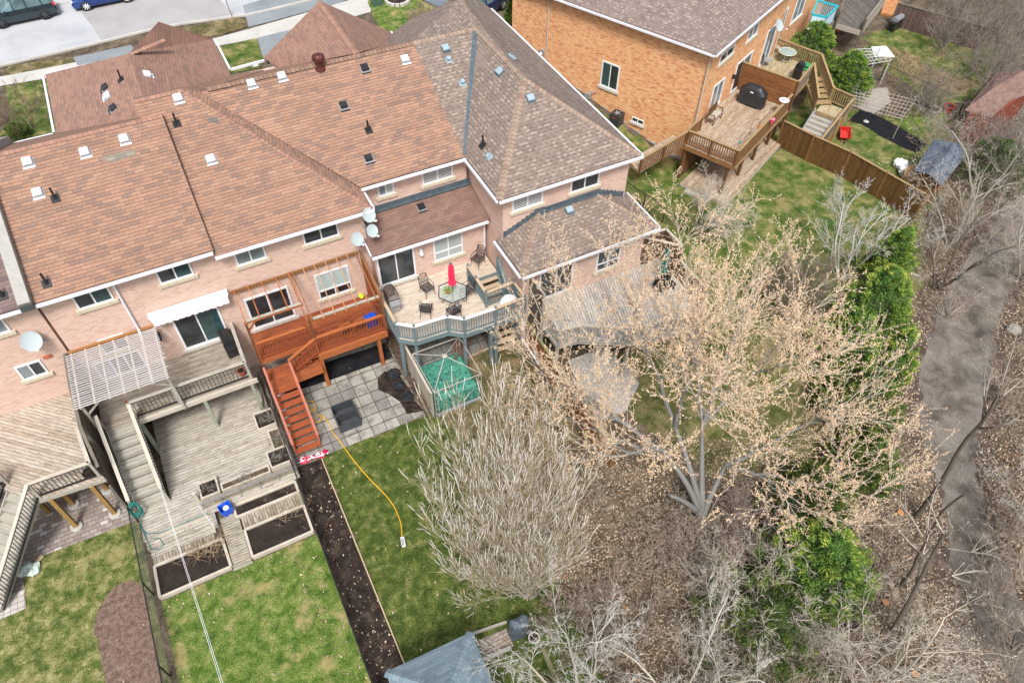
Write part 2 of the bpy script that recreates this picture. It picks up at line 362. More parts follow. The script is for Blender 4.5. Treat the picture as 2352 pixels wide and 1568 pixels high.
DIRTM = m_ground('bare_dirt', [(.3, (.10, .065, .05)), (.5, (.17, .115, .09)), (.7, (.25, .175, .14))], 5, 18, .8, .9)
ROADM = m_ground('road_asphalt', [(.3, (.36, .38, .40)), (.5, (.44, .455, .47)), (.7, (.50, .51, .52))], .35, 30, .15, .2)
ROADP = m_ground('road_patch', [(.3, (.32, .31, .31)), (.6, (.38, .37, .365))], .5, 30, .15, .2)
CONC = m_ground('sidewalk_concrete', [(.3, (.44, .43, .40)), (.7, (.56, .54, .50))], .8, 30, .2, .2)
DRIVE = m_ground('driveway_asphalt', [(.3, (.20, .225, .24)), (.7, (.27, .295, .31))], .6, 30, .2, .2)
DRIVE2 = m_ground('driveway_blue', [(.3, (.13, .16, .19)), (.7, (.18, .21, .245))], .6, 30, .2, .2)
def m_paver(name, w_, h_, cols, joint, jw=.05, off=.5, stain=.5, jz=None):
    s = NT(name); uv = s.uv(); sp = s.n('SeparateXYZ', i_0=uv)
    r = s.math('DIVIDE', sp.outputs[1], h_); ri = s.math('FLOOR', r); rf = s.math('FRACT', r)
    u = s.math('ADD', s.math('DIVIDE', sp.outputs[0], w_), s.math('MULTIPLY', s.math('MODULO', s.math('ABSOLUTE', ri), 2.0), off)); ui = s.math('FLOOR', u); uf = s.math('FRACT', u)
    k = len(cols); c = s.ramp(s.wn(ui, ri), [(i / k, cc) for i, cc in enumerate(cols)], 'CONSTANT')
    c = s.mix(s.math('MULTIPLY', s.ramp(s.noise(uv, 1.8, 5, .7), [(.45, (0, 0, 0)), (.65, (1, 1, 1))]), stain), c, tuple(x * .4 for x in cols[0]))
    c = s.mix(.5, c, s.ramp(s.noise(uv, 22, 3), [(.3, (.6, .6, .6)), (.7, (1.35, 1.35, 1.35))]), 'MULTIPLY')
    jv = jw * w_ / h_
    ln = s.math('MAXIMUM', s.math('MAXIMUM', s.math('LESS_THAN', rf, jv), s.math('GREATER_THAN', rf, 1 - jv * .5)), s.math('LESS_THAN', uf, jw))
    c = s.mix(s.math('MULTIPLY', ln, .85), c, joint)
    return s.done(c, .9, s.math('SUBTRACT', 1.0, ln), .4, .01, spec=.2)
PAV_S = m_paver('slab_grey', .62, .62, [(.32, .305, .27), (.38, .36, .315), (.24, .23, .21), (.34, .32, .29)], (.04, .035, .025), .05, 0, .75)
PAV_D = m_paver('slab_dark_grey', .6, .6, [(.22, .23, .21), (.26, .26, .24)], (.04, .04, .035), .05, 0, .5)  # darker grey slabs of the small patio below the tan deck
PAV_I = m_paver('interlock', .3, .2, [(.30, .255, .225), (.36, .32, .29), (.27, .22, .20), (.54, .51, .48), (.32, .28, .25), (.29, .24, .215)], (.12, .10, .085), .07, .5, .25)
PAV_L = m_paver('interlock_light', .24, .24, [(.50, .46, .42), (.56, .52, .48), (.44, .40, .365)], (.15, .12, .10), .07, 0, .2)
DECK_G = m_plank('deck_grey', [(.33, .285, .225), (.40, .355, .29), (.28, .235, .185), (.37, .33, .27)], .145, .1, stain=.55)
DECK_G2 = m_plank('deck_grey_pale', [(.42, .385, .32), (.48, .445, .385), (.36, .32, .26)], .145, .1, stain=.4)
DECK_X = m_plank('deck_diagonal', [(.44, .38, .31), (.52, .46, .385), (.38, .31, .24), (.48, .42, .345)], .145, .1, ang=RD(-42), stain=.4)
DECK_3 = m_plank('deck_tan', [(.58, .49, .40), (.63, .545, .45), (.53, .44, .35)], .14, .05, stain=.22, gapc=(.16, .12, .08))
DECK_4 = m_plank('deck_pale_grey', [(.52, .49, .44), (.60, .57, .52), (.45, .42, .37)], .14, .13, ang=RD(75), stain=.5)
DECK_O = m_plank('deck_red', [(.30, .082, .032), (.34, .10, .04), (.26, .068, .027)], .14, .06, stain=.35, gapc=(.08, .02, .01))
DECK_R = m_plank('deck_weathered', [(.44, .34, .24), (.52, .42, .31), (.37, .26, .17), (.48, .39, .30)], .14, .12, ang=RD(25.2), stain=.6)
DECK_R2 = m_plank('deck_weathered_yellow', [(.45, .37, .23), (.51, .42, .27), (.40, .32, .19)], .14, .11, ang=RD(25.2), stain=.4)
W_GREY = m_wood('wood_grey', (.40, .375, .32)); W_GRD = m_wood('wood_grey_dark', (.17, .15, .12)); W_PALE = m_wood('wood_pale', (.52, .47, .39))
W_ORG = m_wood('wood_orange_stain', (.40, .125, .04)); W_ORD = m_wood('wood_red_stain', (.30, .075, .028)); W_PINK = m_wood('wood_faded_red', (.42, .15, .10))
W_TAN = m_wood('wood_tan', (.50, .38, .26), .2, .15); W_BRN = m_wood('wood_brown', (.25, .125, .05)); W_BRD = m_wood('wood_dark_brown', (.15, .068, .028)); W_YEL = m_wood('wood_treated', (.33, .20, .07))
W_RAIL = m_wood('wood_rail_brown', (.34, .235, .12)); W_LAT = m_wood('wood_lattice', (.56, .49, .41), .15, .15)
FEN_B = m_plank('fence_brown', [(.125, .065, .022), (.16, .085, .028), (.10, .05, .017)], .14, .05, ang=RD(90), stain=.4, knots=False, length=9)
FEN_G = m_plank('fence_grey', [(.13, .105, .08), (.17, .14, .11), (.10, .08, .06)], .14, .06, ang=RD(90), stain=.4, length=9)
FEN_R = m_plank('fence_rust', [(.30, .12, .045), (.34, .145, .055), (.25, .095, .035)], .14, .05, ang=RD(90), stain=.4, length=9)
FEN_H = m_plank('screen_boards', [(.24, .10, .035), (.29, .125, .045), (.2, .082, .03)], .13, .07, stain=.4, length=3)
GREYP = m_plain('paint_slate', (.155, .215, .235), .5, .12); GREYW = m_plain('rail_cap_white', (.80, .76, .72), .5, .06)
def m_glass(name, col, rough=.08, var=.5):
    s = NT(name); n_ = s.noise(s.obj(), 1.1, 3, .6)  # mottles the glass colour in place of varied reflections
    c = s.mix(1.0, col, s.ramp(n_, [(.35, (1 - var,) * 3), (.65, (1 + var,) * 3)]), 'MULTIPLY'); return s.done(c, rough, spec=.8)
GLASS = m_glass('window_glass', (.025, .035, .04)); GLASS_B = m_glass('window_glass_pale', (.20, .24, .26), .12, .2); GLASS_G = m_glass('window_glass_green', (.03, .07, .075), .1, .3)
def m_blind(name, a, b, h=.06):
    s = NT(name); sp = s.n('SeparateXYZ', i_0=s.uv()); f = s.math('FRACT', s.math('DIVIDE', sp.outputs[1], h))
    return s.done(s.mix(s.ramp(f, [(.45, (0, 0, 0)), (.6, (1, 1, 1))]), a, b), .25, spec=.5)
BLIND = m_blind('blind_pale', (.46, .50, .49), (.30, .34, .34)); SHUT = m_blind('shutters', (.60, .61, .61), (.12, .13, .14), .09); BLIND_D = m_blind('blind_dark', (.05, .09, .095), (.02, .045, .05))
BLIND_T = m_plain('roller_blind_green', (.42, .52, .50), .5, .06)
TARPB = m_ground('black_fabric', [(.3, (.010, .010, .012)), (.7, (.022, .022, .026))], 2, 12, .4, .4)
TARPB.node_tree.nodes['Principled BSDF'].inputs['Roughness'].default_value = .6
# ---------------------------------------------------------------- ground
W0 = np.array([27.85, 29.25, 0.0]); E1 = np.array([.90476, .42589, 0.0]); E2 = np.array([-E1[1], E1[0], 0.0])
def L(a, b, z=0.0): p = W0 + E1 * a + E2 * b; return (float(p[0]), float(p[1]), float(z))
def gh(x, y):
    b = (x - W0[0]) * E2[0] + (y - W0[1]) * E2[1]; a = (x - W0[0]) * E1[0] + (y - W0[1]) * E1[1]
    t = min(b - 1.4, y - 23.8)
    if x < 11: t = min(t, y - 27.0)
    if a > 4: t -= (a - 4) * 1.2
    t = min(max(t, 0) / 8.9, 1.0); return 2.4 * (t if t < .9 else .9 + (t - .9) * .9) if t > 0 else 0.0
gx = np.concatenate([np.arange(-140, -20, 8), np.arange(-20, 64, 1.0), np.arange(64, 200, 8)]); gy = np.concatenate([np.arange(-60, 0, 6), np.arange(0, 50, 1.0), np.arange(50, 260, 8)])
gm = MB(); vs = [(float(x), float(y), gh(x, y)) for y in gy for x in gx]; nx = len(gx)
gm.v = vs
for j in range(len(gy) - 1):
    for i in range(nx - 1):
        f_ = [j * nx + i, j * nx + i + 1, (j + 1) * nx + i + 1, (j + 1) * nx + i]; gm.f.append(f_); gm.mi.append(0); gm.uv += [(vs[k][0], vs[k][1]) for k in f_]
tag(gm.build('ground', LITTER), kind='structure')
import bmesh
def ragged(poly, amp, step=.35):
    out = []
    n = len(poly)
    for i in range(n):
        a, b = poly[i], poly[(i + 1) % n]; d = math.hypot(b[0] - a[0], b[1] - a[1]); m = max(1, int(d / step))
        for k in range(m):
            t = k / m; out.append((a[0] + (b[0] - a[0]) * t + random.uniform(-amp, amp), a[1] + (b[1] - a[1]) * t + random.uniform(-amp, amp)))
    return out
def sheet(name, poly, dz, mat, amp=0.0, flat=None, ang=0.0):
    poly = [(p[0], p[1]) for p in poly]
    if amp: poly = ragged(poly, amp)
    bm = bmesh.new(); f = bm.faces.new([bm.verts.new((x, y, 0)) for x, y in poly]); bm.normal_update()
    if f.normal.z < 0: f.normal_flip()
    if flat is None:
        xs = [p[0] for p in poly]; ys = [p[1] for p in poly]
        for ax, (lo, hi) in ((0, (min(xs), max(xs))), (1, (min(ys), max(ys)))):
            for k in range(int(math.ceil(lo)), int(math.floor(hi)) + 1):
                nn = (1, 0, 0) if ax == 0 else (0, 1, 0); co = (k, 0, 0) if ax == 0 else (0, k, 0)
                bmesh.ops.bisect_plane(bm, geom=bm.verts[:] + bm.edges[:] + bm.faces[:], plane_co=co, plane_no=nn, dist=1e-4)
        bmesh.ops.triangulate(bm, faces=bm.faces[:])
    uvl = bm.loops.layers.uv.new('UVMap'); ca, sa = cos(-ang), sin(-ang)
    for v in bm.verts: v.co.z = (gh(v.co.x, v.co.y) if flat is None else flat) + dz
    for fc in bm.faces:
        for lp in fc.loops: lp[uvl].uv = (lp.vert.co.x * ca - lp.vert.co.y * sa, lp.vert.co.x * sa + lp.vert.co.y * ca)
    me = bpy.data.meshes.new(name); bm.to_mesh(me); bm.free(); me.materials.append(mat)
    o = bpy.data.objects.new(name, me); COL.objects.link(o); return tag(o, kind='structure')
def PL(k, pts, z=0.0): return [Z(k, x, y, z)[:2] for x, y in pts]
sheet('lawn', [(-7.0, 19.3), (-7.0, -12), (-34, -12), (-34, 19.3)], .008, GR_A)
sheet('bare_soil', PL('c7', [(900, 850), (800, 880), (740, 950), (690, 1060), (655, 1200), (690, 1330), (700, 1620), (1120, 1620), (1100, 1450), (1060, 1280), (1010, 1060), (970, 880)]), .016, DIRTM, .12)
sheet('patio', [(-7.05, 19.2), (-7.05, 25.2), (-15, 25.2), (-15, 17.3), (-11.35, 17.35), (-11.35, 18.75), (-10.85, 19.3)], .03, PAV_I)
sheet('path', PL('c7', [(180, 1060), (165, 935), (-150, 1010), (-150, 1200)]), .036, PAV_L, ang=RD(-2))
sheet('lawn', [(-6.75, 15.3), (-.62, 15.3), (-.62, -12), (-6.75, -12)], .008, GR_B)
sheet('garden_soil', [(-.6, 18.66), (.58, 18.66), (.62, 9), (.66, -6), (-.62, -6), (-.62, 12)], .012, MULCH, .03)
sheet('lawn', [(.63, 18.7), (5.9, 18.75), (6.6, 16.8), (7.2, 14), (7.4, 11), (7.0, 7), (6.0, -4), (.63, -4)], .008, GR_C, .12)
sheet('patio', [(-.5, 18.72), (5.62, 18.72), (5.62, 24.9), (-.5, 24.9)], .03, PAV_S)
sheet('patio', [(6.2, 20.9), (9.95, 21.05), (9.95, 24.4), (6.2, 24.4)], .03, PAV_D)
sheet('lawn', [(6.15, 14.0), (11.4, 14.5), (11.4, 20.9), (6.15, 20.9)], .006, GR_E, .2)
sheet('patio', PL('H', [(420, 930), (700, 830), (920, 1080), (830, 1270), (640, 1340), (560, 1240)]), .02, FOUND, .03)
sheet('lawn', PL('N', [(1440, 620), (1700, 600), (1990, 560), (2010, 760), (1960, 1000), (1800, 1100), (1640, 1100), (1500, 1000), (1420, 900)]), .006, m_ground('grass_under_trees', [(.3, (.04, .065, .018)), (.45, (.11, .125, .035)), (.58, (.20, .19, .075)), (.72, (.30, .255, .13))], 1.5, 22, .9, .8, drypatch(.5, (.26, .21, .11)), .05, GFS), .3)
sheet('lawn', [L(-8.4, 9.2)[:2], L(-.6, 9.2)[:2], L(-.2, -.2)[:2], L(5.1, -3)[:2], L(4.5, -13.5)[:2], L(-2, -15.5)[:2], L(-7.5, -12)[:2], (18.9, 23.0)], .009, GR_D, .15)
sheet('lawn', [L(5.3, -3)[:2], L(12, -3)[:2], L(14, -12)[:2], L(4.8, -14)[:2]], .007, GR_D, .2)
sheet('lawn', PL('c3', [(1480, 830), (1600, 700), (1780, 740), (1830, 860), (1760, 1000), (1600, 960)]), .02, GR_B, .2)
sheet('lawn', PL('c3', [(1200, 330), (1520, 80), (1900, 220), (2150, 350), (2100, 620), (1830, 720), (1600, 640), (1380, 460)]), .012, GR_D, .4)
sheet('lawn', PL('c3', [(1330, 360), (1480, 330), (1740, 480), (2050, 560), (1900, 660), (1640, 590), (1400, 470)]), .02, GR_E, .4)
sheet('trail_edge', PL('N', [(2352, 380), (2240, 520), (2160, 640), (2115, 740), (2088, 840), (2080, 940), (2092, 1030), (2120, 1110), (2142, 1200), (2150, 1300), (2165, 1400), (2150, 1600), (2470, 1600), (2400, 1400), (2340, 1280), (2290, 1150), (2265, 1060), (2292, 960), (2302, 850), (2315, 760), (2345, 660), (2430, 560)]), .004, m_ground('trail_edge_dirt', [(.3, (.05, .036, .03)), (.5, (.10, .075, .062)), (.7, (.19, .145, .12))], 1.2, 12, .8, 1.0), .3)
sheet('trail', PL('N', [(2352, 420), (2270, 520), (2200, 620), (2145, 720), (2118, 830), (2108, 930), (2120, 1020), (2150, 1110), (2172, 1200), (2178, 1300), (2200, 1400), (2180, 1600),
    (2420, 1600), (2352, 1400), (2300, 1280), (2255, 1150), (2235, 1060), (2262, 960), (2272, 850), (2290, 760), (2325, 660), (2400, 560)]), .008, PATHM, .24)
F24 = 2.4
sheet('road', PL('c1', [(-600, 600), (0, 455), (700, 290), (1000, 215), (1250, 165), (1700, 105), (2060, 20), (2500, -100), (2500, -700), (-600, -300)], F24), .02, ROADM, flat=F24)
sheet('road_repair', PL('c1', [(560, 90), (640, 200), (700, 290), (1000, 215), (1250, 165), (1600, 100), (1560, 60), (1400, -100), (500, -100)], F24), .03, ROADP, .02, flat=F24)
sheet('pavement', PL('c1', [(-600, 690), (40, 585), (310, 540), (1000, 395), (1480, 318), (1850, 250), (2334, 140), (2700, 40), (2700, -90), (2334, 20), (1850, 160), (1480, 262), (1000, 330), (310, 470), (40, 520), (-600, 640)], F24), .02, CONC, flat=F24)
sheet('lawn', PL('c1', [(35, 480), (60, 450), (500, 390), (505, 455), (300, 495), (40, 520)], F24), .012, GR_E, .1, flat=F24)
sheet('lawn', PL('c1', [(1240, 205), (1640, 110), (1700, 185), (1480, 245), (1300, 280)], F24), .024, GR_E, .1, flat=F24)
sheet('lawn', PL('c1', [(1490, 325), (1750, 260), (1810, 380), (1760, 470), (1500, 520), (1440, 400)], F24), .024, GR_D, .08, flat=F24)
sheet('lawn', PL('c1', [(40, 585), (320, 545), (420, 900), (60, 985), (-30, 940), (70, 820)], F24), .012, GR_D, .08, flat=F24)
sheet('driveway', PL('c1', [(500, 395), (900, 310), (960, 420), (560, 500)], F24), .026, DRIVE, flat=F24)
sheet('driveway', PL('c1', [(1700, 190), (2334, 20), (2500, -60), (2334, -160), (1660, 40)], F24), .022, DRIVE, flat=F24)
sheet('driveway', PL('c1', [(1760, 262), (2300, 130), (2250, 330), (1800, 400)], F24), .027, DRIVE, flat=F24)
sheet('lawn', PL('c2', [(180, 20), (230, -60), (480, -30), (660, 70), (700, 200), (560, 300), (300, 300)], F24), .024, GR_B, .06, flat=F24)
sheet('driveway', PL('c2', [(530, -10), (680, 60), (820, 90), (820, -160), (500, -160)], F24), .026, DRIVE2, flat=F24)
# kerb along the near side of the street: a real step
kb = MB(); kp = PL('c1', [(-600, 603), (0, 458), (700, 293), (1000, 218), (1250, 168), (1700, 108), (2060, 23), (2500, -97)], F24)
for a, b in zip(kp[:-1], kp[1:]): kb.beam((a[0], a[1], F24 + .06), (b[0], b[1], F24 + .06), .18, .13)
tag(kb.build('kerb', CONC), kind='structure')
kb = MB(); kp = PL('c1', [(380, 45), (520, 10), (900, -60)], F24)
for a, b in zip(kp[:-1], kp[1:]): kb.beam((a[0], a[1], F24 + .06), (b[0], b[1], F24 + .06), .18, .13)
tag(kb.build('kerb', CONC), kind='structure')
# ---------------------------------------------------------------- houses
def rect_pts(O, U, N, a0, a1, z0, z1, d):
    return [(O[0] + U[0] * a + N[0] * d, O[1] + U[1] * a + N[1] * d, z) for a, z in ((a0, z0), (a1, z0), (a1, z1), (a0, z1))]
def wbox(m, O, U, N, a0, a1, z0, z1, d0, d1):
    A = rect_pts(O, U, N, a0, a1, z0, z0, d0)[:2]; B = rect_pts(O, U, N, a0, a1, z0, z0, d1)[:2]
    b4 = [A[0], A[1], B[1], B[0]] if True else 0
    lo = [(p[0], p[1], z0) for p in b4]; hi = [(p[0], p[1], z1) for p in b4]
    # orientation
    ar = sum(lo[i][0] * lo[(i + 1) % 4][1] - lo[(i + 1) % 4][0] * lo[i][1] for i in range(4))
    if ar < 0: lo.reverse(); hi.reverse()
    m.hexa(lo + hi)
def window(parent, O, U, N, a0, a1, z0, z1, cols=2, panes=None, fw=.07, sill=True, name='window', bars=None, sillm=None, label=None):
    f = MB(); d = .05
    wbox(f, O, U, N, a0, a0 + fw, z0, z1, -.02, d); wbox(f, O, U, N, a1 - fw, a1, z0, z1, -.02, d)
    wbox(f, O, U, N, a0 + fw, a1 - fw, z0, z0 + fw, -.02, d); wbox(f, O, U, N, a0 + fw, a1 - fw, z1 - fw, z1, -.02, d)
    iw = (a1 - a0 - 2 * fw)
    for k in range(1, cols): x = a0 + fw + iw * k / cols; wbox(f, O, U, N, x - .03, x + .03, z0 + fw, z1 - fw, -.02, d - .012)
    if bars: wbox(f, O, U, N, a0 + fw, a1 - fw, z0 + bars - .035, z0 + bars + .035, -.02, d - .006)
    w_ = f.build(name, WHITE, parent)
    if label: w_['label'] = label
    panes = panes or [GLASS] * cols
    for k in range(cols):
        xa, xb = a0 + fw + iw * k / cols, a0 + fw + iw * (k + 1) / cols; p = MB()
        if bars and isinstance(panes[k], tuple):
            p.face(rect_pts(O, U, N, xa, xb, z0 + bars, z1 - fw / 2, .012)); p.cm = 1; p.face(rect_pts(O, U, N, xa, xb, z0 + fw / 2, z0 + bars, .012)); p.build('pane', list(panes[k]), w_)
        else:
            p.face(rect_pts(O, U, N, xa, xb, z0 + fw / 2, z1 - fw / 2, .012)); p.build('pane', panes[k], w_)
    if sill:
        s = MB(); wbox(s, O, U, N, a0 - .12, a1 + .12, z0 - .16, z0 - .003, -.02, .10); s.build('sill', sillm or CREAM, w_)
    return w_
def slope_vent(roof, P, n, kind):
    n = Vector(n).normalized()
    if n.z < 0: n = -n
    u = Vector((0, 0, 1)).cross(n).normalized(); v = n.cross(u).normalized(); P = Vector(P)
    def bx(m, a0, a1, b0, b1, h0, h1, top=1.0):
        ca, cb = (a0 + a1) / 2, (b0 + b1) / 2
        lo = [P + u * a + v * b + n * h0 for a, b in ((a0, b0), (a1, b0), (a1, b1), (a0, b1))]
        hi = [P + u * (ca + (a - ca) * top) + v * (cb + (b - cb) * top) + n * h1 for a, b in ((a0, b0), (a1, b0), (a1, b1), (a0, b1))]
        m.hexa([tuple(p) for p in lo + hi])
    m = MB()
    if kind in ('white', 'black', 'blue'):
        mt = {'white': [VENTW, GREYM], 'black': [BLKM, GREYM], 'blue': [VENTB, FLASH]}[kind]
        m.cm = 1; bx(m, -.2, .22, -.22, .16, .004, .014); m.cm = 0; bx(m, -.22, .22, -.28, -.22, .006, .025) if kind != 'blue' else None
        bx(m, -.14, .14, -.12, .14, .016, .10, 1.0); bx(m, -.175, .175, -.155, .175, .10, .16, .82)
        return m.build('roof_vent', mt, roof)
    if kind == 'small':
        bx(m, -.14, .14, -.18, .14, .004, .02); bx(m, -.1, .1, -.1, .1, .02, .18, .9); return m.build('roof_vent', VENTB, roof)
    if kind == 'pipe':
        bx(m, -.16, .16, -.2, .14, .004, .02); m.tube([P + n * .0, P + Vector((0, 0, .12))], .09, 10, r1=.06); m.tube([P + Vector((0, 0, .1)), P + Vector((0, 0, .48))], .045, 10); return m.build('vent_pipe', BLKM, roof)
    if kind == 'turbine':
        c = tuple(P); m.lathe(c, [(.24, -.05), (.22, .05), (.15, .08), (.15, .3)], 18)
        m.lathe(c, [(.15, .3), (.2, .34), (.255, .42), (.27, .5), (.245, .6), (.16, .67), (.05, .69)], 20)
        for k in range(20):
            t = 2 * pi * k / 20; pts = [(c[0] + r * cos(t + tw), c[1] + r * sin(t + tw), c[2] + z) for r, z, tw in ((.17, .31, 0), (.265, .41, .08), (.285, .5, .16), (.255, .6, .24), (.17, .67, .32))]
            m.tube(pts, .008, 4)
        return m.build('turbine_vent', BWN, roof)
def nrm(a, b, c): return np.cross(np.array(b) - np.array(a), np.array(c) - np.array(a))
def gutter(parent, a, b, out, drop=.0):
    m = MB(); a, b = Vector(a), Vector(b); o = Vector(out) * .06
    m.beam(a + o + Vector((0, 0, -.07)), b + o + Vector((0, 0, -.07)), .10, .11); return m.build('gutter', GUT, parent)
def cap(roof, a, b, mat, w_=.3, lift=-.018, sl=.5):
    # ridge or hip cap: two narrow strips folded over the line, in overlapping lengths
    m = MB(); a, b = Vector(a), Vector(b); d = (b - a); Ln = d.length; d.normalize(); s = d.cross(Vector((0, 0, 1))).normalized(); n = max(1, int(Ln / .2))
    for i in range(n):
        p, r = a + d * Ln * i / n, a + d * (Ln * (i + 1) / n); t0, t1 = lift + .008, lift + .022
        for sg in (1, -1):
            e = s * sg * w_ / 2
            pts = [p + Vector((0, 0, t1 + .03)), r + Vector((0, 0, t0 + .03)), r + e + Vector((0, 0, t0 + .03 - w_ / 2 * sl)), p + e + Vector((0, 0, t1 + .03 - w_ / 2 * sl))]
            if sg > 0: pts.reverse()
            m.face([tuple(x) for x in pts], [(0, i * .2), (0, i * .2 + .2), (.16, i * .2 + .2), (.16, i * .2)])
        m.face([tuple(p + Vector((0, 0, t1 + .03))), tuple(p + s * w_ / 2 + Vector((0, 0, t1 + .03 - w_ / 2 * sl))), tuple(p + Vector((0, 0, t0))), tuple(p - s * w_ / 2 + Vector((0, 0, t1 + .03 - w_ / 2 * sl)))])
    return m.build('ridge_cap', mat, roof)
O_ = (0, 24.8, 0); UX = (1, 0, 0); NY = (0, -1, 0)
def wallbox(parent, x0, x1, y0, y1, z1, mat, z0=-.3):
    m = MB(); m.box(x0, y0, z0, x1, y1, z1); return m.build('wall', mat, parent)
# --- unit 0 (cut by the left edge)
h0 = thing('townhouse', 'leftmost pink brick townhouse cut off by the photo edge, purple grey shingles', 'townhouse', (-10.5, 30, 0), 'row of pink brick townhouses')
wallbox(h0, -13.6, -7.1, 24.8, 35.2, 7.95, BR_P)
m = MB(); m.slab([(-13.6, 24.45, 8.0), (-7.35, 24.45, 8.0), (-7.35, 30, 10.85), (-13.6, 30, 10.85)], .15); m.slab([(-13.6, 30, 10.85), (-7.35, 30, 10.85), (-7.35, 35.6, 8), (-13.6, 35.6, 8)], .15); r0 = m.build('roof', SH_PU, h0)
m = MB(); q0, q1, q2 = (-7.2, 24.3, 8.15), (-7.2, 30, 11.05), (-7.2, 35.6, 8.2)
m.beam(q0, q1, .42, .34); m.beam(q1, q2, .42, .34); m.build('firewall_cap', m_plain('firewall_beige', (.36, .35, .32), .8, .1), h0)
m = MB(); m.box(-7.43, 24.22, 7.9, -6.97, 24.42, 8.12); m.build('corbel', DGREY, h0)
gutter(h0, (-13.6, 24.4, 7.98), (-7.44, 24.4, 7.98), NY)
window(h0, O_, UX, NY, -9.04, -8.1, 4.12, 4.95, 2, [GLASS_B, GLASS]); window(h0, O_, UX, NY, -9.5, -8.27, 6.78, 7.6, 2, [GLASS, GLASS_B])
P0_, n0_ = (-8, 24.45, 8.0), nrm((-8, 24.45, 8), (-7, 24.45, 8), (-8, 30, 10.85))
for x, y, k in ((20, 470, 'pipe'),): slope_vent(r0, atp(*q('c4', x, y), P0_, n0_), n0_, k)
m = MB(); m.box(-6.95 + -1.0, 24.74, 4.9, -7.65, 24.80, 5.05); m.build('brick_vent', TERRA, h0)
# --- unit 1
h1 = thing('townhouse', 'pink brick townhouse behind the pale slatted pergola with white awning', 'townhouse', (-3.7, 30, 0), 'row of pink brick townhouses')
wallbox(h1, -7.0, -.5, 24.8, 35.2, 7.95, BR_P)
A1, B1, C1, D1 = (-7.0, 24.43, 8.02), (-.45, 24.43, 8.02), (-.45, 30, 10.87), (-7.0, 30, 10.87)
m = MB(); m.slab([A1, B1, C1, D1], .2); m.slab([D1, C1, (-.45, 35.6, 8), (-7, 35.6, 8)], .2); r1_ = m.build('roof', SH_OR, h1)
cap(r1_, D1, C1, CAP_O); gutter(h1, (-7.0, 24.4, 7.98), (-.5, 24.4, 7.98), NY); gutter(h1, (-7.0, 35.64, 7.98), (-5.2, 35.64, 7.98), (0, 1, 0))
n1_ = nrm(A1, B1, D1)
for k, x, y, t in (('c1', 190, 1110, 'white'), ('c1', 580, 1043, 'white'), ('c1', 850, 953, 'white'), ('c1', 258, 1320, 'white'), ('c1', 378, 1355, 'pipe'), ('c4', 318, 385, 'pipe')): slope_vent(r1_, atp(*q(k, x, y), A1, n1_), n1_, t)
def patch(roof, pts, k, P, n, mat):
    n = Vector(n).normalized(); n = n if n.z > 0 else -n; pp = [Vector(atp(*q(k, x, y), P, n)) + n * .012 for x, y in pts]
    nn = Vector((0, 0, 0))
    for i in range(len(pp)): nn += pp[i].cross(pp[(i + 1) % len(pp)])
    if nn.dot(n) < 0: pp.reverse()
    m = MB(); m.face([tuple(p) for p in pp]); return m.build('shingle_patch', mat, roof)
SH_PG = m_shingle('shingle_patch_grey', [(.26, .235, .19), (.22, .2, .17), (.28, .25, .2)]); SH_PD = m_shingle('shingle_patch_dark', [(.14, .13, .12), (.17, .155, .14)])
patch(r1_, [(705, 1075), (770, 1060), (840, 1040), (890, 1030), (925, 1022), (930, 1065), (800, 1100), (750, 1112), (740, 1095), (708, 1098)], 'c1', A1, n1_, SH_PG)
window(h1, O_, UX, NY, -5.88, -4.56, 6.78, 7.67, 2, [GLASS, BLIND_D]); window(h1, O_, UX, NY, -2.8, -1.48, 6.8, 7.65, 2, [GLASS, GLASS_G])
window(h1, O_, UX, NY, -5.95, -4.93, 4.1, 4.95, 2, [GLASS, GLASS])
window(h1, O_, UX, NY, -3.08, -1.15, 2.85, 4.9, 2, [GLASS, GLASS_G], .09, True, 'sliding_door', sillm=STONE)
m = MB(); m.tube([(-4.35, 24.62, 7.7), (-4.35, 24.72, 7.45), (-4.34, 24.72, 4.95), (-4.34, 24.5, 4.75), (-4.34, 21.9, 4.72)], .05, 6); m.build('downspout', GUT, h1)
m = MB(); m.box(-3.86, 24.66, 4.05, -3.7, 24.79, 4.4); m.lathe((-3.78, 24.6, 4.0), [(.05, 0), (.1, .12), (.1, .3), (.03, .36)], 8); m.build('wall_lamp', BLKM, h1)
# basement door seen dark below the upper deck
window(h1, O_, UX, NY, -6.6, -4.75, 2.64, 3.8, 3, [GLASS_B, GLASS, GLASS], .08, False, 'low_window')
window(h1, O_, UX, NY, -5.6, -3.8, .35, 2.2, 2, [GLASS, GLASS], .08, False, 'patio_door')
# --- unit 2
h2 = thing('townhouse', 'pink brick townhouse behind the red stained pergola deck', 'townhouse', (2.7, 30, 0), 'row of pink brick townhouses')
wallbox(h2, -.5, 5.78, 24.8, 37.6, 7.7, BR_P)
ZE2 = 7.75; apR, apL, vT = (.62, 31.2, 11.08), (-1.3, 31.2, 11.08), (1.28, 31.25, 10.79)
A2, B2 = (-.5, 24.38, 7.73), (6.146, 24.38, 7.73)
m = MB(); m.face([A2, B2, apR, apL, (-.5, 30, 10.49)]); m.face([B2, (6.146, 25.7, ZE2 + .1), vT]); m.face([B2, vT, apR])
m.face([apR, vT, (4.9, 36.85, 8.02)]); m.face([apL, apR, (4.9, 36.85, 8.02), (-1.3, 36.85, 8.3)]); m.face([(-1.3, 36.85, 8.3), (4.9, 36.85, 8.02), (4.9, 37.95, 7.5), (-1.3, 37.95, 7.75)])
m.face([apL, (-1.3, 37.95, 7.7), (-1.3, 30.0, 7.7), (-1.3, 30.0, 10.5)]); m.face([apL, (-1.3, 30.0, 10.5), (-.5, 30.0, 10.53)])
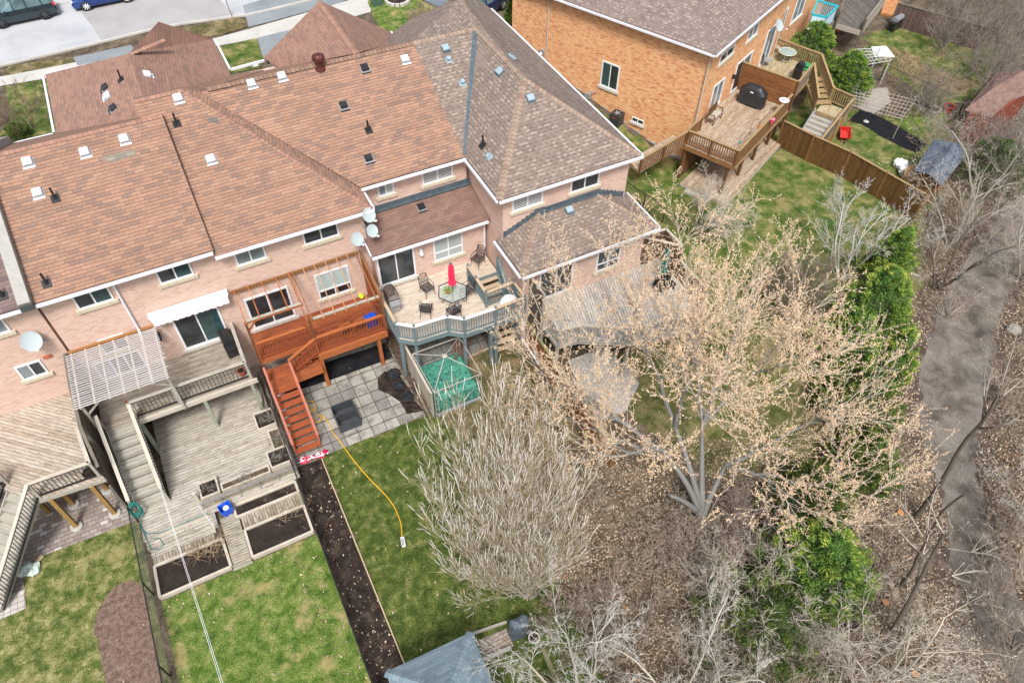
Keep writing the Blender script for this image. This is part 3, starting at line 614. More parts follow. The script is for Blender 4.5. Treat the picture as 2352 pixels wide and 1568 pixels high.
m.face([(-.5, 24.38, 7.58), (-.5, 24.9, 7.58), (6.146, 24.9, 7.58), (6.146, 24.38, 7.58)]); m.face([A2, (-.5, 24.38, 7.58), (6.146, 24.38, 7.58), B2]); m.face([B2, (6.146, 24.38, 7.58), (6.146, 26.2, 7.58), (6.146, 26.2, ZE2)])
r2_ = m.build('roof', SH_OR, h2)
cap(r2_, B2, apR, CAP_O, .2, sl=.3); cap(r2_, apL, apR, CAP_O); gutter(h2, (-.5, 24.36, 7.72), (6.2, 24.36, 7.72), NY); gutter(h2, (6.15, 24.42, 7.72), (6.15, 25.66, 7.72), UX)
n2_ = nrm(A2, B2, apR)
for k, x, y, t in (('c1', 1218, 675, 'white'), ('c1', 1443, 1090, 'white'), ('c1', 1208, 845, 'pipe')): slope_vent(r2_, atp(*q(k, x, y), A2, n2_), n2_, t)
patch(r2_, [(1425, 805), (1485, 803), (1495, 838), (1435, 842)], 'c1', A2, n2_, SH_PD)
window(h2, O_, UX, NY, .2, 1.44, 6.52, 7.35, 2, [GLASS_B, GLASS_B]); window(h2, O_, UX, NY, 3.07, 4.62, 6.54, 7.4, 2, [GLASS, GLASS])
window(h2, O_, UX, NY, -.08, 1.87, 2.68, 4.62, 2, [GLASS, GLASS], .09, True, 'sliding_door', sillm=STONE)
window(h2, O_, UX, NY, 3.1, 4.67, 3.14, 4.7, 2, [(BLIND_T, GLASS), (BLIND_T, GLASS)], bars=.5)
window(h2, O_, UX, NY, 2.9, 4.7, .2, 2.1, 2, [GLASS, GLASS], .08, False, 'patio_door')
# --- unit 3
h3 = thing('townhouse', 'recessed pink brick townhouse with single storey extension above the grey railed deck', 'townhouse', (8.5, 30, 0), 'row of pink brick townhouses')
m = MB(); m.box(5.8, 26.05, -.3, 11.3, 36.5, 7.9); m.box(5.8, 24.18, -.3, 11.35, 26.1, 5.62); m.build('wall', BR_P, h3)
A3, B3 = (6.1, 25.66, 7.96), (11.09, 25.66, 7.96); R3l, R3r = (1.28, 31.25, 10.77), (11.09, 31.25, 10.77)
m = MB(); m.face([A3, B3, R3r, R3l]); m.face([(.3, 31.25, 10.77), R3r, (11.09, 36.85, 8), (.3, 36.85, 8)]); m.face([(6, 25.66, 7.85), (6, 26.3, 7.85), (11.09, 26.3, 7.85), (11.09, 25.66, 7.85)])
r3_ = m.build('roof', SH_OR, h3); cap(r3_, (1.6, 31.25, 10.86), R3r, m_shingle('cap_brown_grey', [(.24, .15, .11), (.28, .18, .13)], row=.2, tab=3), .36)
gutter(h3, (6.1, 25.64, 7.94), (11.15, 25.64, 7.94), NY); gutter(h3, (4.9, 36.9, 7.94), (11.8, 36.9, 7.94), (0, 1, 0)); n3_ = nrm(A3, B3, R3r)
for k, x, y, t in (('c1', 1720, 575, 'white'), ('c1', 1927, 525, 'white'), ('c2', 435, 408, 'white'), ('c1', 2190, 470, 'turbine'), ('c2', 160, 470, 'black'), ('c2', 15, 725, 'black'), ('c2', 185, 1085, 'black'), ('c2', 185, 888, 'pipe')): slope_vent(r3_, atp(*q(k, x, y), A3, n3_), n3_, t)
n3f = nrm(R3l, R3r, (11.09, 36.85, 8))
for k, x, y, t in (('c1', 1748, 455, 'white'), ('c1', 1836, 435, 'pipe')): slope_vent(r3_, atp(*q(k, x, y), R3l, n3f), n3f, t)
patch(r3_, [(1760, 535), (1795, 528), (1800, 545), (1765, 552)], 'c1', A3, n3_, SH_PD)
Ae, Be, Ce, De = (5.66, 23.83, 5.62), (11.42, 23.83, 5.62), (11.42, 26.05, 6.2), (5.66, 26.05, 6.2)
m = MB(); m.slab([Ae, Be, Ce, De], .14); re_ = m.build('extension_roof', SH_DK, h3); ne_ = nrm(Ae, Be, Ce)
gutter(h3, (5.6, 23.8, 5.6), (11.3, 23.8, 5.6), NY); m = MB(); m.beam((5.6, 23.85, 5.6), (5.6, 25.0, 5.9), .06, .14); m.build('fascia', GUT, h3)
m = MB(); m.box(5.8, 25.98, 6.2, 11.4, 26.046, 6.44); m.beam((5.8, 25.93, 6.22), (11.42, 25.93, 6.22), .2, .03); m.build('flashing', FLASH, h3)
slope_vent(re_, atp(*q('c2', 547, 1420), Ae, ne_), ne_, 'black')
O3 = (0, 26.05, 0); OE = (0, 24.18, 0)
window(h3, O3, UX, NY, 6.93, 7.69, 6.87, 7.62, 2, [GLASS_B, BLIND]); window(h3, O3, UX, NY, 9.06, 10.6, 6.8, 7.7, 2, [SHUT, SHUT])
window(h3, OE, UX, NY, 5.86, 7.68, 3.3, 5.24, 2, [GLASS, GLASS], .09, True, 'sliding_door', sillm=STONE)
window(h3, OE, UX, NY, 8.64, 10.13, 3.75, 5.24, 2, [(BLIND, BLIND), (BLIND, BLIND)], bars=.5)
m = MB(); m.tube([(11.2, 23.9, 5.5), (11.25, 24.1, 5.3), (11.25, 24.12, 3.3)], .05, 6); m.build('downspout', GUT, h3)
m = MB(); m.lathe((8.0, 24.05, 4.55), [(.04, .25), (.06, .2), (.11, .05), (.1, 0)], 8); m.box(7.96, 24.08, 4.75, 8.04, 24.18, 4.85); m.build('wall_lamp', VENTW, h3)
# --- unit 4
h4 = thing('townhouse', 'end townhouse with taupe hipped roofs and blue grey valley flashing', 'townhouse', (15, 30, 0), 'row of pink brick townhouses')
m = MB(); m.box(11.45, 22.55, -.3, 18.02, 36.4, 7.95); m.box(11.45, 20.45, -.3, 17.95, 22.6, 5.28); m.build('wall', BR_P, h4)
E4, E5, AP, RB = (11.09, 22.2, 8.0), (18.38, 22.26, 8.0), (14.4, 26.35, 10.68), (14.35, 31.25, 10.77)
VB = (11.09, 25.7, 8.0)
m = MB(); m.face([E4, E5, AP]); m.face([E4, AP, RB, VB]); m.face([(11.09, 25.68, 7.98), RB, (11.09, 31.25, 10.77)])
FE = (18.38, 38.0, 8.0); RF = (15.0, 34.5, 10.7)
m.face([E5, FE, (16.2, 40.5, 9.6), RF, RB, AP]); m.face([RB, RF, (15.0, 34.6, 10.6), (13.0, 36.8, 9), (11.09, 36.85, 8), (11.09, 31.25, 10.77)])
wlf = [(14.34, 37.97, 8.0), (14.37, 36.78, 8.0), (15.0, 33.2, 10.35), (16.2, 36.8, 10.2)]; m.face(wlf)
m.face([(11.2, 36.9, 7.9), (18.3, 36.9, 7.9), (18.3, 22.3, 7.9), (11.2, 22.3, 7.9)])
for a, b in ((E4, E5), (E5, FE), (VB, E4)): m.face([(a[0], a[1], a[2] - .12), (b[0], b[1], b[2] - .12), b, a])
r4_ = m.build('roof', SH_TP, h4)
for a, b in ((E4, AP), (E5, AP), (AP, RB), (RB, RF)): cap(r4_, a, b, CAP_T, .34)
cap(r4_, RB, (11.1, 31.25, 10.77), CAP_T, .34)
m = MB(); a, b = Vector((11.12, 25.72, 8.04)), Vector((14.2, 31.0, 10.74)); d = (b - a).normalized(); s_ = d.cross(Vector((0, 0, 1))).normalized() * .11
m.face([tuple(p) for p in (a - s_, a + s_, b + s_, b - s_)]); m.face([tuple(p + Vector((0, 0, .02))) for p in (a - s_ * .2, a + s_ * .2, b + s_ * .2, b - s_ * .2)]); m.build('valley_flashing', FLASH, r4_)
gutter(h4, (11.05, 22.16, 7.98), (18.42, 22.2, 7.98), NY); gutter(h4, (11.05, 22.2, 7.98), (11.05, 25.6, 7.98), (-1, 0, 0)); gutter(h4, (18.4, 22.25, 7.98), (18.4, 38, 7.98), UX)
gutter(h4, (14.3, 36.85, 7.98), (14.3, 37.95, 7.98), (-1, 0, 0))
m = MB(); m.tube([(14.36, 36.8, 7.9), (14.36, 36.8, 2.4)], .05, 6); m.build('downspout', GUT, h4)
nR, nW, nE, nT = nrm(E4, E5, AP), nrm(E4, AP, RB), nrm(E5, FE, AP), nrm(VB, RB, (11.09, 31.25, 10.77))
for x, y, t, P, n in ((712, 335, 'blue', RB, nT), (732, 410, 'small', RB, nT), (826, 568, 'small', RB, nT), (1085, 492, 'blue', AP, nW), (1015, 1072, 'small', AP, nW), (968, 990, 'pipe', AP, nW), (1292, 675, 'blue', AP, nR), (1160, 402, 'blue', E5, nE), (903, 32, 'blue', E5, nE)): slope_vent(r4_, atp(*q('c2', x, y), P, n), n, t)
slope_vent(r4_, atp(*q('c2', 560, 262), RB, nrm(RB, (13, 36.8, 9), (11.09, 36.85, 8))), nT, 'pipe')
Q1, Q2, Q3, Q4 = (11.18, 20.08, 5.3), (18.42, 20.14, 5.3), (16.33, 22.53, 6.28), (13.28, 22.53, 6.28)
m = MB(); m.face([Q1, Q2, Q3, Q4]); m.face([Q1, Q4, (11.47, 22.53, 5.45), (11.18, 22.75, 5.3)]); m.face([Q2, (18.45, 23.0, 5.3), (17.9, 22.53, 5.55), Q3])
m.face([(11.18, 20.08, 5.15), (11.18, 22.6, 5.15), (18.42, 22.6, 5.15), (18.42, 20.14, 5.15)])
for a, b in ((Q1, Q2), (Q2, (18.45, 23.0, 5.3)), ((11.18, 22.75, 5.3), Q1)): m.face([(a[0], a[1], a[2] - .12), (b[0], b[1], b[2] - .12), b, a])
rx_ = m.build('extension_roof', SH_TP, h4); cap(rx_, Q1, Q4, CAP_T, .34); cap(rx_, Q2, Q3, CAP_T, .34)
nx_ = nrm(Q1, Q2, Q3); slope_vent(rx_, atp(*q('c2', 1558, 1440), Q1, nx_), nx_, 'blue')
m = MB()
for (a, b) in (((11.47, 22.53, 5.5), Q4), (Q4, Q3), (Q3, (17.9, 22.53, 5.6))):
    a, b = Vector(a), Vector(b); n = max(2, int((b - a).length / .22))
    for i in range(n):
        p, r = a + (b - a) * i / n, a + (b - a) * (i + 1) / n; zt = max(p.z, r.z) + .2
        m.box(p.x, 22.49, min(p.z, r.z) - .05, r.x, 22.545, zt)
m.beam((13.28, 22.46, 6.3), (16.33, 22.46, 6.3), .16, .03); m.build('flashing', FLASH, h4)
gutter(h4, (11.12, 20.05, 5.28), (18.46, 20.1, 5.28), NY); gutter(h4, (11.14, 20.1, 5.28), (11.14, 22.7, 5.28), (-1, 0, 0)); gutter(h4, (18.44, 20.15, 5.28), (18.44, 23, 5.28), UX)
O4 = (0, 22.55, 0); OX = (0, 20.45, 0)
window(h4, O4, UX, NY, 11.9, 13.44, 6.78, 7.58, 2, [SHUT, SHUT]); window(h4, O4, UX, NY, 14.87, 16.39, 6.8, 7.66, 2, [GLASS, GLASS])
window(h4, OX, UX, NY, 12.25, 14.06, 2.9, 4.85, 2, [GLASS, GLASS], .09, True, 'sliding_door', sillm=STONE); window(h4, OX, UX, NY, 15.33, 16.63, 3.42, 4.88, 2, [(BLIND_D, GLASS), (BLIND_D, GLASS)], bars=.45)
window(h4, OX, UX, NY, 12.3, 13.7, .3, 2.2, 1, [GLASS], .08, False, 'basement_window')
# --- front wings and garages
fw = thing('front_wing', 'hipped front wing roof over paired garages at the left, street side', 'building', (-.9, 39, 0))
m = MB(); m.box(-4.8, 35.4, 2.3, 2.9, 41, 7.9); m.build('wall', BR_P, fw)
rg = (-.93, 37.4, 10.02); rb = (-.93, 30.2, 10.02)
m = MB(); fl, fr = (-5.13, 41.3, 8), (3.25, 41.2, 8)
m.face([(-5.13, 35.2, 8), rb, rg, fl]); m.face([(3.25, 33.0, 8), fr, (.87, 39.6, 10.2), rg, rb]); m.face([fl, rg, (-1.05, 41.55, 8)]); m.face([(-5.13, 41.3, 7.85), (3.25, 41.2, 7.85), (3.25, 35.2, 7.85), (-5.13, 35.2, 7.85)][::-1])
g1, g2, ga = (-1.05, 41.55, 8), (3.3, 41.2, 8), (.87, 39.6, 10.2)
m.face([g1, g2, ga]); m.face([g1, ga, rg])
rw = m.build('roof', SH_OR2, fw); cap(rw, rg, (.8, 38.0, 10.08), CAP_O, .3)
gutter(fw, (-5.2, 35.6, 7.98), (-5.2, 41.3, 7.98), (-1, 0, 0)); gutter(fw, (-5.13, 41.36, 7.98), (-1.0, 41.5, 7.98), (0, 1, 0)); gutter(fw, (3.3, 37.95, 7.98), (3.3, 41.2, 7.98), UX)
nL = nrm((-5.13, 35.2, 8), rb, rg); nRt = nrm((3.25, 37.9, 8), fr, rg)
for x, y, t, n in ((830, 545, 'pipe', nL), (722, 605, 'black', nL), (738, 660, 'white', nL), (778, 745, 'black', nL), (1005, 515, 'white', nRt)): slope_vent(rw, atp(*q('c1', x, y), rg, n), n, t)
gw = thing('front_wing', 'peaked front garage roof projecting behind the turbine vent, street side', 'building', (8.6, 38, 0))
m = MB(); m.box(5.5, 36.0, 2.3, 11.8, 37.7, 7.9); m.build('wall', BR_P, gw)
m = MB(); a, b, c, d = (5.19, 38.13, 8), (12.17, 37.94, 8), (8.45, 37.15, 10.75), (8.45, 31.6, 10.66)
m.face([a, b, c]); m.face([a, c, d, (5.6, 36.6, 8.1)]); m.face([b, (12.17, 36.76, 8), d, c]); rv = m.build('roof', SH_OR2, gw); cap(rv, c, d, CAP_O)
gutter(gw, (12.2, 36.8, 7.98), (12.2, 37.95, 7.98), UX); gutter(gw, (3.4, 37.95, 7.9), (5.2, 38.1, 7.9), (0, 1, 0))
# --- satellite dishes and wall things
def dish(label, face, pole, r, up=(0, 0, 1), wall=None):
    t = thing('satellite_dish', label, 'satellite dish', tuple(wall), 'satellite dishes on the brick walls')
    f = Vector(face); n = Vector((.25, -.82, .52)).normalized(); x = n.cross(Vector((0, 0, 1))).normalized(); y = x.cross(n).normalized()
    m = MB(); N_ = 24; R = []
    for k, (rr, dd) in enumerate(((0.02, -.09), (.35, -.08), (.7, -.05), (1.0, 0))): R.append([tuple(f + (x * cos(2 * pi * i / N_) * rr + y * sin(2 * pi * i / N_) * rr * 1.08) * r + n * dd * r * 1.6) for i in range(N_)])
    for i in range(3):
        for k in range(N_): j = (k + 1) % N_; m.face([R[i][k], R[i][j], R[i + 1][j], R[i + 1][k]]); m.face([tuple(Vector(p) - n * .012) for p in (R[i][k], R[i + 1][k], R[i + 1][j], R[i][j])])
    m.face(R[0]); m.build('reflector', DISH, t, True)
    m = MB(); lo = f - y * r * 1.0; e = f - y * r * .9 + n * r * 1.25; m.tube([lo, e], .014, 6); m.blob(tuple(e), .05, 1, 0, (1.3, 1, 1)); m.build('feed_arm', VENTW, t)
    m = MB(); bk = f - n * .16; m.tube([bk, bk - Vector((0, 0, .25)), Vector(wall)], .022, 6); m.box(wall[0] - .06, wall[1] - .02, wall[2] - .1, wall[0] + .06, wall[1] + .02, wall[2] + .1); m.build('mast', GREYM, t); return t
d1 = aty(*q('c4', 212, 783), 24.35); dish('grey satellite dish on the brick wall above a small window beside the diagonal board deck', d1, None, .37, wall=(d1[0] + .3, 24.79, d1[2] - .55))
for x, y, lb in ((190, 1470, 'uppermost of three pale satellite dishes clustered beside the dark lower roof'),): p = aty(*q('c2', x, y), 24.2); dish(lb, p, None, .3, wall=(5.72, 24.8, p[2] - .3))
p = aty(*q('c5', 212, 28), 24.0); dish('right hand satellite dish of the three, overlapping the edge of the dark lower roof', p, None, .27, wall=(5.75, 24.78, p[2] - .3))
p = aty(*q('c5', 108, 85), 24.2); dish('lowest satellite dish of the three, on bare brick left of the lower roof', p, None, .29, wall=(5.4, 24.79, p[2] - .3))
# ---------------------------------------------------------------- decks
PSEEN = []
def railing(parent, pts, h, cap_m, bal_m, post_m, sp=.12, capw=.14, posts=True, bottom=.1, name='railing', bw=.035, hz=None, ph=0.0, skip=()):
    m = MB(); P = [Vector(p) for p in pts]
    for i, (a, b) in enumerate(zip(P[:-1], P[1:])):
        if i in skip: continue
        up = Vector((0, 0, h)); m.cm = 0; m.beam(a + up, b + up, capw, .04); m.cm = 1
        m.beam(a + Vector((0, 0, h - .09)), b + Vector((0, 0, h - .09)), .04, .08); m.beam(a + Vector((0, 0, bottom)), b + Vector((0, 0, bottom)), .04, .08)
        n = max(2, int((b - a).length / sp))
        for k in range(1, n):
            p = a + (b - a) * k / n; m.beam(p + Vector((0, 0, bottom)), p + Vector((0, 0, h - .1)), bw, bw, (1, 0, 0))
    r = m.build(name, [cap_m, bal_m], parent)
    if posts:
        for p in P:
            if any((p - o_).length < .13 for o_ in PSEEN): continue
            PSEEN.append(p)
            pm = MB(); pm.beam(p - Vector((0, 0, .1)), p + Vector((0, 0, h + ph - .02)), .1, .1, (1, 0, 0))
            if ph > .05: pm.lathe((p.x, p.y, p.z + h + ph - .02), [(.07, 0), (.055, .05), (.01, .09)], 4, rot=pi / 4)
            pm.build('post', post_m, parent)
    return r
def platform(parent, poly, z, mat, rim, name='floor', th=.04, rh=.2):
    m = MB(); m.prism(poly, z - th, z); m.build(name, mat, parent)
    m = MB(); n = len(poly)
    for i in range(n): a, b = poly[i], poly[(i + 1) % n]; m.beam((a[0], a[1], z - th - rh / 2 - .002), (b[0], b[1], z - th - rh / 2 - .002), .05, rh)
    xs = [p[0] for p in poly]; ys = [p[1] for p in poly]
    m.build('rim_joist', rim, parent)
def posts(parent, pts, z1, mat, w_=.14, z0=-.05, name='support_post'):
    for p in pts: m = MB(); m.beam((p[0], p[1], p[2] if len(p) > 2 else z0), (p[0], p[1], z1), w_, w_, (1, 0, 0)); m.build(name, mat, parent)
def stairs(parent, a, b, width, n, mat, strm, th=.05, dep=None, riser=None, stringer=.05, sh=.28, two=False):
    # a = top centre, b = bottom centre
    a, b = Vector(a), Vector(b); d = b - a; hd = Vector((d.x, d.y, 0)); Lh = hd.length; hd.normalize(); s = Vector((0, 0, 1)).cross(hd).normalized(); run = Lh / n; dep = dep or run * .98
    for i in range(n):
        c = a + hd * (run * (i + .5)); c.z = a.z + (b.z - a.z) * (i + 1) / (n + 1)
        m = MB()
        if two:
            for o in (-.26, .26): m.beam(c - s * width / 2 + hd * dep * o, c + s * width / 2 + hd * dep * o, dep * .46, th)
        else: m.beam(c - s * width / 2, c + s * width / 2, dep, th)
        if riser: m.beam(c - s * width / 2 + hd * dep * .45 - Vector((0, 0, .1)), c + s * width / 2 + hd * dep * .45 - Vector((0, 0, .1)), .02, .16)
        m.build('tread', mat, parent)
    for sg in (-1, 1):
        m = MB(); o = s * sg * (width / 2 + stringer / 2); m.beam(a + o - Vector((0, 0, .12)), b + o - Vector((0, 0, .0)), stringer, sh); m.build('stringer', strm, parent)
# deck 0: diagonal boards
dk = thing('raised_deck', 'pale deck with diagonal boards at the left edge, dark stair rail and white capped railing', 'deck', (-11, 22, 0), 'back yard decks')
platform(dk, [(-15, 24.79), (-15, 21.1), (-10.7, 21.1), (-9.65, 20.0), (-7.22, 19.85), (-7.75, 21.0), (-7.75, 24.79)], 2.62, DECK_X, W_GREY)
railing(dk, [(-7.6, 21.9, 2.65), (-7.36, 20.0, 2.65), (-9.5, 20.05, 2.65)], .98, W_PALE, BLKM, W_GREY, .15, bw=.022)
railing(dk, [(-15, 21.2, 2.65), (-10.55, 21.25, 2.65)], .98, W_PALE, BLKM, W_GREY, .15, bw=.022)
stairs(dk, (-10.1, 20.5, 2.6), (-12.6, 18.0, .1), 1.25, 11, W_GREY, W_GREY, riser=True)
railing(dk, [(-9.5, 20.05, 2.65), (-12.0, 17.5, .15)], .98, W_PALE, BLKM, W_GREY, .14, bw=.022, posts=False)
railing(dk, [(-10.6, 21.2, 2.65), (-13.2, 18.6, .15)], .98, W_PALE, BLKM, W_GREY, .14, bw=.022, posts=False)
posts(dk, [(-7.78, 19.9), (-9.25, 20.0), (-9.25, 21.1), (-7.9, 21.2), (-10.2, 21.2)], 2.4, W_YEL, .16)
for x, y in ((-7.78, 19.9), (-9.25, 20.0), (-9.25, 21.1), (-7.9, 21.2)): m = MB(); m.lathe((x, y, .03), [(.24, 0), (.24, .08), (.2, .1)], 16); m.build('footing', FOUND, dk)
# pot hanging outside the corner
t = thing('hanging_planter', 'round black planter of dry soil on the corner railing of the diagonal board deck', 'planter', (-7.6, 20.1, 2.66))
m = MB(); m.lathe((-7.62, 20.22, 2.63), [(.2, 0), (.27, .22), (.24, .22), (.2, .16)], 16); m.build('pot', BLACK, t)
m = MB(); m.lathe((-7.62, 20.22, 2.66), [(.21, 0), (.215, .14)], 14); m.build('soil', MULCH, t)
# screen between units
sc = thing('privacy_screen', 'weathered grey privacy screen left of the slatted pergola', 'screen', (-7.2, 22, 0))
m = MB(); m.face([(-7.2, 24.78, .3), (-7.2, 21.2, .3), (-7.2, 21.2, 4.35), (-7.2, 23.0, 4.75), (-7.2, 24.78, 4.78)]); m.face([(-7.24, 24.78, .3), (-7.24, 24.78, 4.78), (-7.24, 23.0, 4.75), (-7.24, 21.2, 4.35), (-7.24, 21.2, .3)])
m.build('boards', FEN_G, sc); m = MB(); m.path([(-7.22, 24.78, 4.8), (-7.22, 23.0, 4.77), (-7.22, 21.2, 4.38), (-7.2, 20.0, 3.2)], .12, .1); m.build('top_rail', W_GRD, sc)
for y, z in ((23.0, 4.8), (21.2, 4.4), (19.7, 2.2)): m = MB(); m.beam((-7.2, y, -.1), (-7.2, y, z), .1, .1, (1, 0, 0)); m.build('post', W_GRD, sc)
m = MB(); m.face([(-7.2, 21.2, .2), (-7.2, 19.7, .2), (-7.2, 19.7, 2.1), (-7.2, 21.2, 3.6)]); m.build('lower_boards', FEN_G, sc)
# deck 1
dk = thing('raised_deck', 'weathered grey two level deck with pale slatted pergola and long side stair', 'deck', (-4, 21, 0), 'back yard decks')
platform(dk, [(-6.95, 24.79), (-6.95, 22.15), (-.85, 22.15), (-.85, 24.79)], 2.6, DECK_G, W_GREY)
railing(dk, [(-5.65, 22.2, 2.62), (-3.9, 22.2, 2.62), (-.92, 22.2, 2.62), (-.92, 24.7, 2.62)], 1.02, W_GREY, BLKM, W_GREY, .15, bw=.02)
m = MB(); m.box(-5.65, 22.02, 2.34, -.7, 22.12, 2.56); m.build('fascia_board', W_PALE, dk)
posts(dk, [(-3.0, 22.1), (-1.0, 22.1), (-5.6, 22.1), (-6.9, 22.1)], 2.4, m_wood('wood_green_grey', (.30, .33, .25)), .14)
platform(dk, [(-5.55, 24.79), (-5.55, 19.4), (-6.85, 19.4), (-6.85, 17.95), (-4.35, 17.95), (-4.35, 18.05), (-.5, 18.05), (-.5, 24.79)], .36, DECK_G2, W_PALE, 'lower_floor', .04, .12)
m = MB(); m.box(-6.82, 17.55, .0, -4.3, 17.94, .24); m.box(-6.75, 17.2, 0, -4.25, 17.54, .13); m.box(-4.33, 17.4, 0, -4.1, 18.04, .25); m.build('broad_step', DECK_G2, dk)
stairs(dk, (-6.25, 22.15, 2.6), (-6.25, 19.35, .36), 1.12, 8, W_GREY, W_GREY, two=True, riser=True, dep=.36)
for x in (-6.87, -5.62): railing(dk, [(x, 22.15, 2.62), (x, 19.3, .4)], 1.0, W_PALE, BLKM, W_GREY, .13, bw=.022, name='stair_railing')
# planters built into the lower deck
for k, (x0, y0, x1, y1, z, mt) in enumerate(((-1.45, 20.75, -.58, 21.7, .8, None), (-1.45, 18.6, -.55, 19.5, .8, None), (-1.12, 19.55, -.58, 20.7, .6, None), (-3.55, 18.6, -1.5, 19.0, .6, None), (-4.4, 18.6, -3.62, 19.4, .62, None))):
    m = MB()
    for a, b, c, d in ((x0, y0, x1, y0 + .07), (x0, y1 - .07, x1, y1), (x0, y0 + .07, x0 + .07, y1 - .07), (x1 - .07, y0 + .07, x1, y1 - .07)): m.box(a, b, .36, c, d, z)
    p = m.build('planter_box', W_PALE, dk); m = MB(); m.box(x0 + .07, y0 + .07, .36, x1 - .07, y1 - .07, z - .06); m.build('planter_soil', [MULCH, MULCH, LITTER, LITTER, MULCH][k], p)
m = MB(); m.box(-4.45, 18.3, .37, -.52, 18.48, .62); m.build('bench_slats', DECK_G, dk)
m = MB(); m.beam((-4.5, 18.14, .98), (-.5, 18.14, .98), .03, .03)
for i in range(6): m.beam((-4.5 + i * .8, 18.14, .36), (-4.5 + i * .8, 18.14, .98), .025, .025, (1, 0, 0))
m.beam((-4.5, 18.14, .98), (-4.2, 17.1, .5), .03, .03); m.build('metal_handrail', GREYM, dk)
m = MB(); m.beam((-4.55, 18.75, .3), (-4.55, 18.75, 1.0), .12, .12, (1, 0, 0)); m.build('newel_post', W_PALE, dk)
# pergola
pg = thing('pergola', 'pergola of many thin pale slats over the upper grey deck', 'pergola', (-5.4, 23.2, 2.6), 'pergolas over the back decks')
m = MB(); m.beam((-7.1, 24.72, 4.86), (-3.55, 24.72, 4.86), .06, .14); m.build('ledger', m_wood('ledger_orange', (.42, .20, .08)), pg)
for i in range(7): x = -7.0 + i * .535; m = MB(); m.beam((x, 24.7, 4.78), (x, 21.72, 4.74), .05, .09); m.build('rafter', W_LAT, pg)
sm = MB()
for i in range(25):
    y = 24.55 - i * .118; z = 4.855 - i * .0015; ang = random.uniform(-.012, .012); sm.beam((-7.2, y - ang, z), (-3.68 + random.uniform(-.04, .05), y + ang, z), .032, .034)
sm.build('slats', m_wood('slat_pale', (.56, .53, .52), .1, .1), pg)
m = MB(); m.beam((-7.05, 21.95, 4.66), (-3.75, 21.95, 4.66), .05, .12); m.build('beam', W_GREY, pg)
for x in (-7.0, -3.8): m = MB(); m.beam((x, 21.98, 2.4), (x, 21.98, 4.6), .09, .09, (1, 0, 0)); m.build('post', W_GREY, pg)
m = MB(); m.beam((-7.0, 21.98, 4.0), (-6.3, 21.98, 4.6), .06, .06); m.beam((-3.8, 21.98, 4.0), (-4.5, 21.98, 4.6), .06, .06); m.build('brace', W_GREY, pg)
# awning
aw = thing('awning', 'white retracted awning with scalloped valance over the sliding door', 'awning', (-2.15, 24.7, 5.3))
m = MB(); m.beam((-3.78, 24.62, 5.5), (-.55, 24.62, 5.5), .26, .14); m.beam((-3.72, 24.42, 5.42), (-.6, 24.42, 5.42), .1, .1); m.build('housing', WHITE, aw)
m = MB(); n = 60
for i in range(n):
    xa, xb = -3.7 + 3.08 * i / n, -3.7 + 3.08 * (i + 1) / n; za = 5.12 - .045 * abs(sin(i * pi / 5)); zb = 5.12 - .045 * abs(sin((i + 1) * pi / 5)); ya, yb = 24.36 + .012 * sin(i * .9), 24.36 + .012 * sin((i + 1) * .9)
    m.face([(xa, ya, za), (xb, yb, zb), (xb, yb, 5.4), (xa, ya, 5.4)]); m.face([(xb, yb + .008, zb), (xa, ya + .008, za), (xa, ya + .008, 5.4), (xb, yb + .008, 5.4)])
m.build('valance', m_plain('canvas_white', (.80, .76, .78), .8, .06, 14), aw); m = MB(); m.tube([(-3.62, 24.45, 5.35), (-3.3, 24.6, 4.0)], .012, 5); m.build('crank', WHITE, aw)
# deck 2
dk = thing('raised_deck', 'red stained raised deck with landing and straight open stair to the patio', 'deck', (2.4, 23, 0), 'back yard decks')
platform(dk, [(-.3, 24.79), (-.3, 23.1), (2.1, 23.1), (2.1, 22.3), (5.3, 22.3), (5.3, 24.79)], 2.48, DECK_O, W_ORG, rh=.28)
m = MB(); m.box(2.06, 22.2, 2.06, 5.34, 22.27, 2.44); m.build('fascia_board', W_ORG, dk)
platform(dk, [(-.3, 23.06), (-.3, 21.95), (.8, 21.95), (2.06, 22.0), (2.06, 23.06)], 1.72, DECK_O, W_ORG, 'landing')
posts(dk, [(2.15, 22.37), (4.9, 22.4)], 2.1, W_ORG, .16); posts(dk, [(-.25, 22.0), (.78, 22.0)], 1.6, W_ORD, .12)
railing(dk, [(2.12, 22.3, 2.5), (5.28, 22.28, 2.5)], 1.0, W_ORG, W_ORD, W_ORD, .13); railing(dk, [(-.25, 23.08, 2.5), (2.1, 23.07, 2.5)], 1.05, W_ORG, W_ORD, W_ORD, .13)
railing(dk, [(2.12, 22.28, 2.5), (.76, 22.25, 1.75)], 1.0, W_ORG, W_ORD, W_ORD, .13, name='stair_railing', posts=False)
m = MB()
for i, z in enumerate((2.28, 2.09, 1.91)): m.box(1.75 - i * .3, 22.32, z - .05, 2.05 - i * .3, 23.04, z)
m.build('short_steps', W_ORD, dk)
stairs(dk, (.25, 21.95, 1.72), (.25, 19.2, .02), 1.0, 9, W_ORD, W_ORD, sh=.3)
for x in (-.3, .8): m = MB(); m.beam((x, 22.4 if x < 0 else 22.2, 2.7), (x, 19.25, .9), .1, .05); m.beam((x, 22.3, 2.6), (x, 22.3, 1.6), .08, .08, (1, 0, 0)); m.beam((x, 19.4, .95), (x, 19.4, 0), .08, .08, (1, 0, 0)); m.build('handrail', W_PINK, dk)
pg = thing('pergola', 'red stained pergola frame with thin rafters leaning from the wall over the red deck', 'pergola', (2.4, 23.4, 2.5), 'pergolas over the back decks')
m = MB(); m.beam((-.45, 24.7, 5.3), (5.2, 24.7, 5.3), .07, .16); m.build('ledger', W_BRN, pg)
